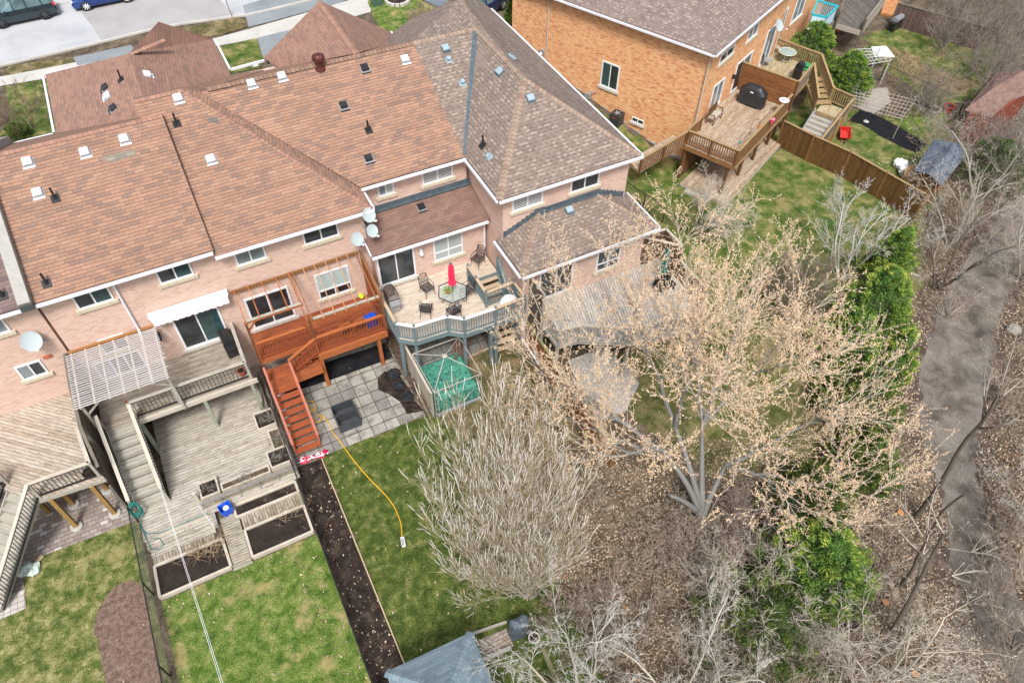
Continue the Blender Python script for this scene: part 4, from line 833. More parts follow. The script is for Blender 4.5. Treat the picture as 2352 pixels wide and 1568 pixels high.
m = MB(); m.beam((-.35, 23.1, 4.93), (2.15, 23.1, 4.93), .08, .14); m.beam((2.2, 22.32, 4.6), (5.3, 22.32, 4.6), .08, .14); m.build('front_beam', W_ORG, pg)
m = MB(); m.beam((-.3, 23.1, 5.01), (2.1, 23.1, 5.01), .14, .03); m.beam((2.25, 22.32, 4.685), (5.25, 22.32, 4.685), .14, .03); m.build('beam_cap', W_GREY, pg)
for i in range(5): x = -.3 + i * .6; m = MB(); m.beam((x, 24.72, 5.4), (x, 22.95, 4.98), .04, .06); m.build('rafter', W_ORG, pg)
for x in (2.04, 2.24): m = MB(); m.beam((x, 24.72, 5.4), (x, 22.2, 4.75), .045, .08); m.build('rafter', W_BRN, pg)
for i in range(5): x = 2.72 + i * .5; m = MB(); m.beam((x, 24.72, 5.38), (x, 22.1, 4.7), .035, .05); m.build('rafter', m_wood('rafter_pale', (.46, .26, .14)), pg) if i == 0 else m.build('rafter', bpy.data.materials['rafter_pale'], pg)
for x in (5.1, 5.3): m = MB(); m.beam((x, 24.72, 5.38), (x, 22.2, 4.68), .045, .08); m.build('rafter', W_BRN, pg)
for x, y, z in ((-.32, 23.1, 4.9), (2.14, 22.34, 4.6), (5.27, 22.34, 4.6)): m = MB(); m.beam((x, y, 2.3), (x, y, z), .1, .1, (1, 0, 0)); m.build('post', W_BRD, pg)
m = MB()
for x, y, z, s in ((2.14, 22.34, 4.55, -1), (5.27, 22.34, 4.5, -1), (-.32, 23.1, 4.85, 1)): m.beam((x, y, z - .45), (x + s * .4, y, z), .06, .06)
m.build('brace', W_ORD, pg)
sc = thing('privacy_screen', 'red brown louvred screen closing the right end of the red deck', 'screen', (5.35, 23.5, 2.5))
m = MB()
for i in range(17): z = 2.6 + i * .13; m.beam((5.36, 22.35, z - .0), (5.36, min(24.75, 24.75), z), .025, .085)
m.build('louvres', W_ORD, sc)
m = MB(); m.beam((5.36, 22.35, 2.5), (5.36, 22.35, 4.75), .08, .08, (1, 0, 0)); m.beam((5.36, 24.7, 2.5), (5.36, 24.7, 5.2), .08, .08, (1, 0, 0)); m.beam((5.36, 22.35, 4.78), (5.36, 24.7, 5.2), .08, .06); m.build('frame', W_BRN, sc)
# deck 3
dk = thing('raised_deck', 'tan deck with slate blue railing, white rail caps and zigzag front', 'deck', (8, 22, 0), 'back yard decks')
platform(dk, [(5.5, 24.17), (5.5, 21.13), (6.14, 20.6), (7.69, 20.5), (8.28, 20.03), (9.85, 19.98), (11.35, 20.0), (11.35, 21.15), (9.9, 21.15), (9.9, 22.95), (11.35, 22.95), (11.35, 24.17)], 3.0, DECK_3, GREYP, rh=.26)
rp = [(5.5, 24.1, 3.02), (5.5, 21.13, 3.02), (6.14, 20.6, 3.02), (7.69, 20.5, 3.02), (8.28, 20.03, 3.02), (9.8, 19.98, 3.02)]
railing(dk, rp[:2], .95, W_TAN, GREYP, GREYP, .13, ph=.08); railing(dk, rp[1:], .95, GREYW, GREYP, GREYP, .115, ph=.12)
railing(dk, [(9.8, 19.98, 3.02), (11.3, 20.0, 3.02), (11.3, 21.1, 3.02), (9.85, 21.05, 3.02)], .95, W_TAN, GREYP, GREYP, .115, ph=.12)
railing(dk, [(9.85, 21.05, 3.02), (9.85, 22.1, 3.02), (9.85, 23.0, 3.02)], .95, W_TAN, GREYP, GREYP, .115, ph=.12)
railing(dk, [(11.38, 22.95, 3.02), (11.38, 20.9, .9)], .9, GREYP, GREYP, GREYP, .14, name='stair_railing', ph=.05)
stairs(dk, (10.65, 22.95, 3.0), (10.65, 20.4, .05), 1.3, 11, W_TAN, GREYP, th=.04, dep=.24)
posts(dk, [(9.85, 20.1), (9.98, 21.0), (8.3, 20.15), (5.6, 21.2), (9.6, 20.1), (6.2, 20.9)], 2.8, GREYP, .14)
# deck 4
dk = thing('raised_deck', 'pale grey deck behind the budding tree, boards running towards the yard', 'deck', (15, 18.5, 0), 'back yard decks')
platform(dk, [(11.8, 20.42), (19.1, 20.42), (19.1, 16.7), (18.2, 15.75), (14.9, 16.4), (12.8, 17.6), (11.8, 17.75)], 2.72, DECK_4, W_GREY)
railing(dk, [(11.85, 19.1, 2.74), (11.85, 17.75, 2.74), (12.8, 17.6, 2.74), (14.9, 16.42, 2.74), (18.15, 15.8, 2.74), (19.05, 16.7, 2.74)], 1.0, W_PALE, W_GREY, W_GREY, .13)
posts(dk, [(11.9, 17.9), (14.9, 16.6), (18.1, 16.0), (19.0, 17)], 2.6, W_GREY)
sc = thing('privacy_screen', 'tall dark board screen beside the patio door of the end house', 'screen', (11.8, 19.8, 2.7))
m = MB(); m.box(11.72, 19.12, .9, 11.76, 20.4, 4.78); m.build('boards', FEN_G, sc); m = MB(); m.beam((11.74, 19.1, 4.82), (11.74, 20.42, 4.82), .1, .06); m.beam((11.7, 19.12, 2.7), (11.7, 20.4, 2.7), .04, .1); m.beam((11.7, 19.1, 3.4), (11.7, 20.4, 4.2), .04, .06); m.build('frame', W_GREY, sc)
m = MB(); m.beam((11.74, 19.08, 0), (11.74, 19.08, 4.85), .1, .1, (1, 0, 0)); m.build('post', W_GREY, sc)
sc = thing('privacy_screen', 'dark brown corner screen with pale top beams around the green umbrella', 'screen', (18.6, 20, 2.7))
m = MB(); m.box(17.98, 20.46, 2.7, 19.2, 20.5, 4.55); m.box(19.2, 19.1, 2.0, 19.24, 20.5, 4.55); m.box(19.2, 16.9, 2.0, 19.24, 19.1, 3.7); m.build('boards', m_plank('screen_dark', [(.13, .085, .055), (.17, .11, .07)], .14, .06, ang=RD(90), knots=False, length=9), sc)
m = MB(); m.beam((17.95, 20.48, 4.6), (19.25, 20.48, 4.6), .1, .08); m.beam((19.22, 20.5, 4.6), (19.22, 19.1, 4.6), .1, .08); m.beam((17.95, 20.4, 4.62), (19.22, 19.1, 4.62), .1, .06); m.beam((19.22, 19.0, 3.75), (19.22, 16.9, 3.75), .1, .06); m.build('top_rail', W_PALE, sc)
# orange house deck complex
oh = thing('brick_house', 'detached orange brick house with grey brown hipped roof', 'house', L(6, 6, 0)); RZ = RD(25.2)
UE = (E1[0], E1[1], 0); NE = (-E2[0], -E2[1], 0); OW = L(0, 0, 0); US = (E2[0], E2[1], 0); NS = (-E1[0], -E1[1], 0)
m = MB(); cs = [L(0, 0, -.4), L(11.0, 0, -.4), L(11.0, 14, -.4), L(0, 14, -.4)]; m.hexa(cs + [(p[0], p[1], 7.45) for p in cs]); m.build('wall', BR_O, oh)
m = MB(); ZO = 7.5; ra, rb_, rc_, rd_ = L(-.4, -.4, ZO), L(11.3, -.4, ZO), L(11.3, 14.4, ZO), L(-.4, 14.4, ZO); r1, r2x = L(5.45, 5.4, 10.4), L(5.45, 8.6, 10.4)
m.face([ra, rb_, r1]); m.face([rb_, rc_, r2x, r1]); m.face([rc_, rd_, r2x]); m.face([rd_, ra, r1, r2x]); m.face([(p[0], p[1], ZO - .15) for p in (ra, rd_, rc_, rb_)])
for a, b in ((ra, rb_), (rd_, ra)): m.face([(a[0], a[1], a[2] - .15), (b[0], b[1], b[2] - .15), b, a])
ro = m.build('roof', SH_OH, oh); cap(ro, ra, r1, m_shingle('cap_grey_brown', [(.25, .2, .18), (.22, .17, .155)], row=.2, tab=3, line=.2), .36)
gutter(oh, L(-.42, -.42, ZO - .02), L(11.3, -.42, ZO - .02), NE); gutter(oh, L(-.42, -.42, ZO - .02), L(-.42, 14.4, ZO - .02), NS)
window(oh, OW, UE, NE, 1.5, 3.35, 5.9, 6.5, 2, [GLASS, GLASS]); window(oh, OW, UE, NE, 5.2, 6.6, 5.8, 6.6, 2, [GLASS_B, GLASS_B])
window(oh, OW, UE, NE, 4.7, 6.9, 2.52, 4.6, 2, [GLASS, GLASS_G], .1, False, 'sliding_door'); window(oh, OW, UE, NE, 1.66, 3.1, 2.75, 4.45, 2, [GLASS_B, GLASS_B], sillm=STONE)
window(oh, OW, UE, NE, 8.8, 10.35, 2.55, 5.1, 2, [GLASS_B, GLASS_B], .1, False, 'patio_door')
window(oh, OW, US, NS, 5.55, 6.86, 2.8, 4.5, 2, [GLASS, BLIND_D], .09, sillm=STONE); window(oh, OW, US, NS, 3.37, 4.23, 1.24, 1.58, 2, [GLASS, GLASS], .05, sillm=STONE)
m = MB()
for b0, b1, z in ((11.5, 14, 2.7), (9.8, 11.5, 2.5), (8.2, 9.8, 1.95), (7.2, 8.2, 1.65), (6.1, 7.2, 1.42), (4.6, 6.1, 1.0), (3.5, 4.6, .72), (2.2, 3.5, .42), (0, 2.2, .2)):
    c = [L(-.03, b0, -.4), L(.02, b0, -.4), L(.02, b1, -.4), L(-.03, b1, -.4)]; m.hexa(c + [(p[0], p[1], z) for p in c])
m.build('foundation', FOUND, oh)
for a, b, z0 in ((-.08, 11.08, 2.3), (-.12, -.05, .2)): m = MB(); m.tube([L(a, b, 7.35), L(a, b, z0)], .05, 6); m.build('downspout', m_plain('downspout_beige', (.50, .44, .36), .5, .08), oh)
m = MB(); m.tube([L(10.95, -.08, 7.35), L(10.95, -.08, 2.5)], .05, 6); m.build('downspout', bpy.data.materials['downspout_beige'], oh)
def lbox(m, a0, b0, z0, a1, b1, z1): c = [L(a0, b0, z0), L(a1, b0, z0), L(a1, b1, z0), L(a0, b1, z0)]; m.hexa(c + [(p[0], p[1], z1) for p in c]); return m
t = thing('utility_meter', 'pale utility meter box on the orange brick side wall beside the downspout', 'meter', L(-.1, 11.5, 3.2)); m = MB(); lbox(m, -.16, 11.3, 3.1, -.02, 11.65, 3.65).build('box', GREYM, t)
m = MB(); c = L(-.17, 11.47, 3.4); m.blob(c, .1, 1, 0); m.build('dial', VENTW, t)
t = thing('gas_meter', 'grey gas meter and pipework low on the orange brick side wall', 'meter', L(-.2, 7.6, 1.6)); m = MB(); lbox(m, -.4, 7.3, 1.75, -.1, 7.7, 2.1).build('box', GREYM, t)
m = MB(); m.tube([L(-.25, 7.3, 1.6), L(-.25, 7.3, 2.25), L(-.1, 7.0, 2.3)], .03, 6); m.tube([L(-.25, 7.7, 1.5), L(-.25, 7.7, 2.0)], .04, 6); m.build('pipe', GREYM, t)
t = thing('air_conditioner', 'dark air conditioner unit beside the orange brick wall', 'air conditioner', L(-.55, 5.0, .9)); m = MB(); lbox(m, -.85, 4.72, .85, -.15, 5.42, 1.72)
m.build('housing', m_blind('ac_louvre', (.05, .06, .065), (.012, .014, .016), .05), t); m = MB(); cc = L(-.5, 5.07, 1.72); m.lathe(cc, [(.33, .0), (.33, .03), (.28, .035), (.28, .0)], 18); m.build('fan_guard', DGREY, t)
m = MB(); [m.beam((cc[0], cc[1], cc[2] + .012), (cc[0] + .24 * cos(k * pi * .4), cc[1] + .24 * sin(k * pi * .4), cc[2] + .02), .09, .01) for k in range(5)]; m.build('fan', GREYM, t)
m = MB(); lbox(m, -.87, 5.0, 1.5, -.855, 5.18, 1.56).build('badge', RED, t)
m = MB(); [m.face(rect_pts(cc, UE, NE, 0, .1, 1, 1.1, 0)) for _ in ()]
p = L(9.14, -.5, 5.5); dish('pale satellite dish fixed to the rear of the orange brick house', p, None, .36, wall=L(9.1, -.02, 5.1))
dk = thing('raised_deck', 'weathered brown deck behind the orange house with board skirt and baluster railing', 'deck', L(2, -2, 0), 'back yard decks')
def LP(pts): return [L(a, b)[:2] for a, b in pts]
platform(dk, LP([(-1.9, -.35), (-1.9, -3.65), (5.6, -3.6), (5.6, -.02), (0, -.02), (0, -.35)]), 2.5, DECK_R, W_BRN, rh=.3)
railing(dk, [L(-.1, -.4, 2.52), L(-1.88, -.4, 2.52), L(-1.88, -2.0, 2.52), L(-1.88, -3.6, 2.52)], .95, W_RAIL, W_BRN, W_BRD, .14, bw=.05)
m = MB(); c = [L(-1.88, -3.68, 2.2), L(5.6, -3.62, 2.2), L(5.6, -3.58, 2.2), L(-1.88, -3.64, 2.2)]; m.hexa(c + [(p[0], p[1], 3.42) for p in c]); m.build('board_skirt', m_plank('skirt_brown', [(.24, .125, .05), (.28, .15, .06), (.2, .1, .04)], .14, .05, ang=RD(90), stain=.3), dk)
m = MB(); m.beam(L(-1.9, -3.65, 3.46), L(5.65, -3.6, 3.46), .16, .045); m.beam(L(-1.9, -3.72, 2.3), L(5.65, -3.67, 2.3), .05, .12); m.build('rail_cap', W_RAIL, dk)
posts(dk, [L(-1.8, -3.3), L(.47, -3.3), L(2.53, -3.3), L(4.62, -3.3), L(-1.75, -.45)], 2.2, W_BRD, .14)
railing(dk, [L(-1.95, -.45, 2.52), L(-3.3, .2, 2.0), L(-4.65, .88, 1.5)], .95, W_RAIL, W_BRN, W_BRD, .15, bw=.05, name='ramp_railing')
m = MB(); m.slab([L(-1.9, -.35, 2.5), L(-4.6, .95, 1.5), L(-4.1, 2.0, 1.5), L(-1.5, .6, 2.5)], .2); m.build('ramp', DECK_R, dk)
m = MB(); m.face([L(-.3, -.6, .1), L(-1.8, -.5, .1), L(-1.8, -.5, 2.2), L(-.3, -.6, 2.2)]); m.build('lower_infill', W_BRD, dk)
t = thing('ground_deck', 'long low weathered board walk on the grass under the brown raised deck', 'deck', L(1.5, -3, 0))
platform(t, LP([(-2.45, -.9), (-2.45, -4.05), (5.3, -4.0), (5.3, -1.0)]), .22, DECK_R, W_GREY, rh=.14)
m = MB(); lbox(m, -2.9, -3.0, .0, -2.5, -1.4, .15).build('step', W_GREY, t)
sc = thing('privacy_screen', 'reddish board partition between the covered grill and the upper patio deck', 'screen', L(5.6, -2, 2.5))
c = [L(5.62, -3.62, 2.5), L(5.68, -3.62, 2.5), L(5.68, -.05, 2.5), L(5.62, -.05, 2.5)]; m = MB(); m.hexa(c + [(p[0], p[1], 4.3) for p in c]); m.build('boards', FEN_H, sc); m = MB(); m.beam(L(5.65, -3.65, 4.33), L(5.65, -.02, 4.33), .14, .05); m.build('top_rail', W_RAIL, sc)
m = MB(); m.beam(L(5.65, -3.7, 0), L(5.65, -3.7, 4.3), .1, .1, (1, 0, 0)); m.build('post', W_BRD, sc)
dk = thing('raised_deck', 'yellowish upper patio deck with wooden balustrade and grey stair down to the garden', 'deck', L(9, -2, 0), 'back yard decks')
platform(dk, LP([(5.75, -.02), (5.75, -3.3), (9.3, -3.3), (11.3, -3.2), (11.4, -.02)]), 2.55, DECK_R2, W_RAIL, rh=.25)
railing(dk, [L(11.4, .05, 2.57), L(11.25, -3.15, 2.57), L(9.3, -5.05, 1.75), L(9.1, -6.5, 1.75)], 1.0, W_RAIL, W_RAIL, W_RAIL, .14, bw=.05)
railing(dk, [L(5.8, -3.3, 2.57), L(7.3, -3.35, 2.57), L(9.9, -3.2, 2.57)], 1.0, W_RAIL, m_wood('rail_backboard', (.2, .16, .11)), W_RAIL, .09, bw=.09, posts=False)
railing(dk, [L(9.9, -3.2, 2.57), L(7.9, -4.7, 1.55)], 1.0, W_RAIL, W_RAIL, W_RAIL, .14, bw=.05, name='stair_railing', posts=False)
platform(dk, LP([(7.9, -4.85), (9.15, -4.75), (9.15, -6.4), (7.9, -6.4)]), 1.7, DECK_R2, W_RAIL, 'landing')
stairs(dk, L(10.2, -3.3, 2.55), L(8.6, -4.9, 1.7), 1.1, 5, W_RAIL, W_RAIL)
stairs(dk, L(8.2, -5.35, 1.7), L(5.9, -5.3, .05), 1.3, 8, W_GREY, m_wood('stringer_blue_grey', (.30, .31, .33)), riser=True, sh=.25, stringer=.07)
railing(dk, [L(9.1, -6.5, 1.75), L(5.7, -6.1, .0)], .9, W_RAIL, W_GRD, W_GRD, .15, name='stair_railing')
m = MB(); m.face([L(9.12, -6.45, 0), L(6.0, -6.15, 0), L(6.0, -6.15, .1), L(9.12, -6.45, 1.65)]); m.build('side_panel', W_YEL, dk)
posts(dk, [L(7.3, -3.2), L(11.2, -3.1), L(9.1, -4.85), L(9.1, -6.4), L(7.95, -6.4)], 2.4 if False else 1.6, W_RAIL, .12)
posts(dk, [L(7.3, -3.15), L(5.85, -3.2)], 2.3, W_BRD, .12)
# ---------------------------------------------------------------- fences
def chain(label, pts, h=1.2, posts_at=None, ph=.05, sp=.11):
    t = thing('chain_link_fence', label, 'fence', (pts[0][0], pts[0][1], gh(*pts[0][:2])), 'black chain link fences')
    P = [Vector((p[0], p[1], gh(p[0], p[1]))) for p in pts]; rail = MB(); mesh = MB()
    for a, b in zip(P[:-1], P[1:]):
        rail.tube([a + Vector((0, 0, h)), b + Vector((0, 0, h))], .024, 6); Ln = (b - a).length; d = (b - a) / Ln; n = int(Ln / sp); k = int(h / sp)
        for i in range(-k, n):
            for sg in (0, 1):
                x0, x1 = i * sp, i * sp + h; z0, z1 = .03, h
                if x0 < 0: z0 = -x0; x0 = 0
                if x1 > Ln: z1 = h - (x1 - Ln); x1 = Ln
                if z1 <= z0: continue
                if sg: z0, z1 = h - z0, h - z1
                mesh.beam(a + d * x0 + Vector((0, 0, z0)), a + d * x1 + Vector((0, 0, z1)), .006, .006)
    rail.build('top_rail', BLKM, t); mesh.build('wire_mesh', BLKM, t)
    for p in posts_at or pts: z = gh(p[0], p[1]); m = MB(); m.tube([(p[0], p[1], z - .1), (p[0], p[1], z + h + ph)], .035, 8); m.build('post', BLKM, t)
    return t
chain('black chain link fence beside the bare soil patch, left of the raised beds', [(-6.98, 19.1), (-6.98, 4.0)], 1.2, [(-6.98, 19.1), (-6.98, 15.7), (-6.98, 12.4), (-6.98, 9)])
chain('black chain link fence between the bright lawn and the long dark mulch bed', [(-.6, 22.0), (-.6, 2.0)], 1.2, [(-.6, 22), (-.6, 18.4), (-.6, 14.9), (-.6, 11.6), (-.6, 8.4)])
chain('black chain link fence in the grassy gap between the end house and the orange house', [Z('c2', 1945, 1155, 2.0)[:2], Z('c2', 2090, 1280, 1.7)[:2], Z('c2', 2225, 1385, 1.5)[:2], Z('F', 575, 1190, 1.2)[:2], Z('F', 800, 1330, 1.2)[:2]], 1.2)
cf = [Z('c3', 1390, 445, 1.2)[:2], Z('c3', 1675, 570, 1.2)[:2], Z('c3', 1925, 702, 1.2)[:2]]
chain('black chain link fence crossing the far garden beside the raised soil bed', cf, 1.2, sp=.16)
def boards(name, label, pts, h, mat, capm, postm, th=.04, posts_=True, rail=True, cat='fence', group=None):
    t = thing(name, label, cat, (pts[0][0], pts[0][1], 0), group)
    P = [Vector((p[0], p[1], gh(p[0], p[1]) - .05)) for p in pts]; m = MB(); c = MB()
    for a, b in zip(P[:-1], P[1:]):
        d = (b - a).normalized(); s = Vector((-d.y, d.x, 0)) * th / 2; n = max(1, int((b - a).length / .15))
        for i in range(n):
            p, r = a + (b - a) * (i / n), a + (b - a) * ((i + .955) / n); dz = random.uniform(-.015, .01); up = Vector((0, 0, h + dz))
            m.hexa([tuple(v) for v in (p - s, r - s, r + s, p + s, p - s + up, r - s + up, r + s + up, p + s + up)])
        c.beam(a + Vector((0, 0, h + .03)), b + Vector((0, 0, h + .03)), .13, .05)
        if rail:
            for z in (.35, h - .35): c.beam(a + Vector((0, 0, z)) + s * 2.2, b + Vector((0, 0, z)) + s * 2.2, .04, .08)
    m.build('boards', mat, t); c.build('rail', capm, t)
    if posts_:
        for a, b in zip(P[:-1], P[1:]):
            n = max(1, int((b - a).length / 2.4))
            for i in range(n + 1 if b is P[-1] else n):
                p = a + (b - a) * i / n; q_ = MB(); q_.beam(p, p + Vector((0, 0, h + .08)), .11, .11, (1, 0, 0)); q_.build('post', postm, t)
    return t
boards('board_fence', 'rust brown board fence with mossy top rail running under the budding tree', [(11.66, 20.6), (11.66, 16.0), (11.7, 12.6)], 1.8, FEN_R, m_wood('rail_moss', (.27, .26, .13)), W_BRN)
boards('board_fence', 'tall brown board fence between the two right hand gardens, running down to the shed', [L(5.25, -3.75)[:2], L(4.9, -5.9)[:2], L(4.7, -8.3)[:2], L(3.4, -13.2)[:2]], 1.85, FEN_B, W_RAIL, W_BRN)
boards('board_fence', 'dark plum brown board fence at the top right behind the far grill', [Z('c3', 1480, 20, 1.8)[:2], Z('c3', 1880, 130, 1.8)[:2], Z('c3', 2100, 190, 1.8)[:2]], 1.8, m_plank('fence_plum', [(.13, .085, .08), (.17, .11, .10), (.1, .07, .065)], .16, .1, ang=RD(90), length=9), W_GRD, W_GRD)
# lattice screen at the tarp
t = thing('lattice_screen', 'pale topped lattice screen left of the camouflage covered tub', 'screen', (5.88, 20.2, 0)); m = MB()
for i in range(34):
    for sg in (0, 1):
        y0 = 21.95 - i * .13 + .0; y1 = y0 + 1.5; z0, z1 = .15, 1.65
        if y1 > 21.9: z1 -= (y1 - 21.9); y1 = 21.9
        if y0 < 18.5: z0 += 18.5 - y0; y0 = 18.5
        if z1 - z0 < .05: continue
        if sg: z0, z1 = 1.8 - z0, 1.8 - z1
        m.beam((5.88 + sg * .01, y0, z0), (5.88 + sg * .01, y1, z1), .012, .03, (1, 0, 0))
m.build('lattice', m_wood('lattice_grey_brown', (.22, .19, .15)), t); m = MB(); m.beam((5.88, 21.95, 1.8), (5.88, 18.45, 1.8), .1, .07); m.beam((5.88, 21.95, .1), (5.88, 18.45, .1), .06, .1); m.build('rail', W_PALE, t)
for y in (21.9, 20.2, 18.5): m = MB(); m.beam((5.88, y, 0), (5.88, y, 1.8), .1, .1, (1, 0, 0)); m.build('post', W_GREY, t)
# ---------------------------------------------------------------- raised beds and board walks of the grey deck garden
def bed(label, poly, z, w_=.1, mat=W_PALE, soil=SOIL, zs=None):
    t = thing('raised_bed', label, 'garden bed', (poly[0][0], poly[0][1], 0), 'timber edged garden beds'); m = MB(); n = len(poly)
    for i in range(n):
        a, b = poly[i], poly[(i + 1) % n]; m.beam((a[0], a[1], z / 2), (b[0], b[1], z / 2 - .002 * i), w_, z)
    m.build('timber_edge', mat, t); m = MB(); m.face([(p[0], p[1], zs or z * .55) for p in poly]); m.build('soil', soil, t); return t
bed('long soil bed nearest the soil patch with dry stalks in its corner', [(-6.75, 15.4), (-4.05, 15.42), (-4.1, 16.75), (-6.72, 16.78)], .2)
bed('wide empty soil bed beside the mulch strip, right of the central board walk', [(-3.2, 15.42), (-.75, 15.42), (-.75, 16.72), (-3.2, 16.72)], .2)
bed('narrow leafy soil bed directly below the bench rail, behind the blue bin', [(-3.35, 17.42), (-.75, 17.42), (-.75, 17.98), (-3.35, 17.98)], .2, soil=MULCH)
BW = m_plank('walk_boards', [(.36, .32, .25), (.44, .40, .33), (.24, .20, .15), (.40, .36, .28)], .12, .14, ang=RD(90), stain=.7, length=1.2)
BWX = m_plank('walk_boards_cross', [(.36, .32, .25), (.42, .38, .30), (.30, .26, .2)], .12, .14, stain=.6, length=1.2)
for lb, r_, mt in (('board walk of short upright grain planks behind the bed near the soil patch', (-6.72, 16.84, -4.35, 17.18), BW), ('board walk of short planks between the two right hand soil beds', (-3.2, 16.78, -.7, 17.36), BW), ('central board walk of cross planks running between the soil beds to the lawn', (-3.98, 15.3, -3.28, 17.7), BWX)):
    t = thing('board_walk', lb, 'board walk', (r_[0], r_[1], 0), 'weathered board walks between the beds'); m = MB(); m.box(r_[0], r_[1], 0, r_[2], r_[3], .1); m.build('boards', mt, t)
    m = MB(); m.box(r_[0] - .03, r_[1] - .04, 0, r_[2] + .03, r_[1] - .003, .09); m.build('edge', W_GREY, t)
t = thing('garden_edging', 'thin pale timber edging between the mulch bed and the dark green lawn', 'edging', (.62, 18.5, 0)); m = MB(); m.path([(.62, 18.6, .05), (.63, 13, .05), (.65, 9.2, .05), (.66, 4, .05)], .045, .1); m.build('timber', W_TAN, t)
t = thing('garden_edging', 'low timber edging where the small slab patio under the blue deck meets the grass', 'edging', (6.2, 20.85, 0)); m = MB(); m.beam((6.5, 20.82, .05), (9.9, 20.98, .05), .09, .1); m.build('timber', W_TAN, t)
# bin
def rotbox(m, c, sx, sy, z0, z1, rz, flare=1.0, sh=None):
    cx, cy = c; lo, hi = [], []
    for a, b in ((-1, -1), (1, -1), (1, 1), (-1, 1)):
        for lst, k in ((lo, 1.0), (hi, flare)): x, y = a * sx / 2 * k, b * sy / 2 * k; lst.append((cx + x * cos(rz) - y * sin(rz), cy + x * sin(rz) + y * cos(rz)))
    m.hexa([(p[0], p[1], z0) for p in lo] + [(p[0], p[1], z1) for p in hi]); return m
def openbox(m, c, sx, sy, z0, z1, rz, flare=1.0, th=.03):
    cx, cy = c
    def R_(x, y, z): return (cx + x * cos(rz) - y * sin(rz), cy + x * sin(rz) + y * cos(rz), z)
    cs = [(-1, -1), (1, -1), (1, 1), (-1, 1)]; O0 = [R_(a * sx / 2, b * sy / 2, z0) for a, b in cs]; O1 = [R_(a * sx / 2 * flare, b * sy / 2 * flare, z1) for a, b in cs]
    I1 = [R_(a * (sx / 2 * flare - th), b * (sy / 2 * flare - th), z1) for a, b in cs]; I0 = [R_(a * (sx / 2 - th), b * (sy / 2 - th), z0 + th) for a, b in cs]
    for i in range(4): j = (i + 1) % 4; m.face([O0[i], O0[j], O1[j], O1[i]]); m.face([O1[i], O1[j], I1[j], I1[i]]); m.face([I1[i], I1[j], I0[j], I0[i]])
    m.face(I0); m.face(O0[::-1]); return m
t = thing('recycling_bin', 'bright blue recycling bin holding a white tub beside the board walk', 'bin', (-3.62, 17.8, .1)); m = MB(); openbox(m, (-3.62, 17.82), .42, .36, .26, .62, RD(12), 1.18); m.build('box', BLUEP, t)
m = MB(); rotbox(m, (-3.62, 17.82), .3, .26, .1, .255, RD(12)); m.build('foot', BLUEP, t)
t = thing('tub', 'white tub lying inside the blue recycling bin', 'tub', (-3.6, 17.85, .3)); m = MB(); m.lathe((-3.6, 17.86, .32), [(.06, 0), (.12, .05), (.13, .14), (.08, .19), (.02, .2)], 14); m.build('body', VENTW, t)
# hose at the post
t = thing('garden_hose', 'teal garden hose coiled over the end post of the grey stair', 'hose', (-6.85, 19.2, 1.2)); m = MB(); rnd = random.Random(3)
for k in range(7):
    r = .26 + rnd.uniform(-.05, .05); cx, cy, cz = -6.8 + rnd.uniform(-.05, .05), 19.12 + rnd.uniform(-.05, .05), 1.1 - .06 * k
    m.tube([(cx + r * .75 * cos(a), cy + r * .55 * sin(a) - .02, cz + r * 1.0 * sin(a)) for a in np.linspace(0, 2 * pi, 20)], .016, 5, False)
hp = [(-6.85, 19.0, .8), (-6.8, 18.9, .45), (-6.85, 18.5, .40), (-6.7, 18.2, .39), (-6.3, 18.0, .39), (-5.6, 17.97, .39), (-4.9, 18.0, .39), (-4.4, 18.02, .40)]; m.tube(hp, .015, 5, False)
m.tube([(-6.85, 18.7, .42), (-7.0 + .25, 18.0, .4), (-6.7, 17.5, .28), (-6.4, 17.35, .26), (-6.2, 17.5, .26), (-6.3, 17.8, .27), (-6.6, 17.9, .4)], .015, 5, False); m.build('coil', HOSEG, t)
# overhead lines
for k, lb in ((0, 'left of two thin white lines crossing above the bright lawn'), (1, 'right of two thin white lines crossing above the bright lawn')):
    e = Z('c7', 1500 + 14 * k, 1568, 2.2); a = (-5.62 + .03 * k, 19.35, 1.5); e2 = (a[0] + (e[0] - a[0]) * 1.6, a[1] + (e[1] - a[1]) * 1.6, 2.2)
    t = thing('clothes_line', lb, 'line', a, 'thin white lines over the lawn'); m = MB(); m.tube([lerp(a, e2, i / 12) for i in range(13)], .008, 5); m.build('cord', VENTW, t)
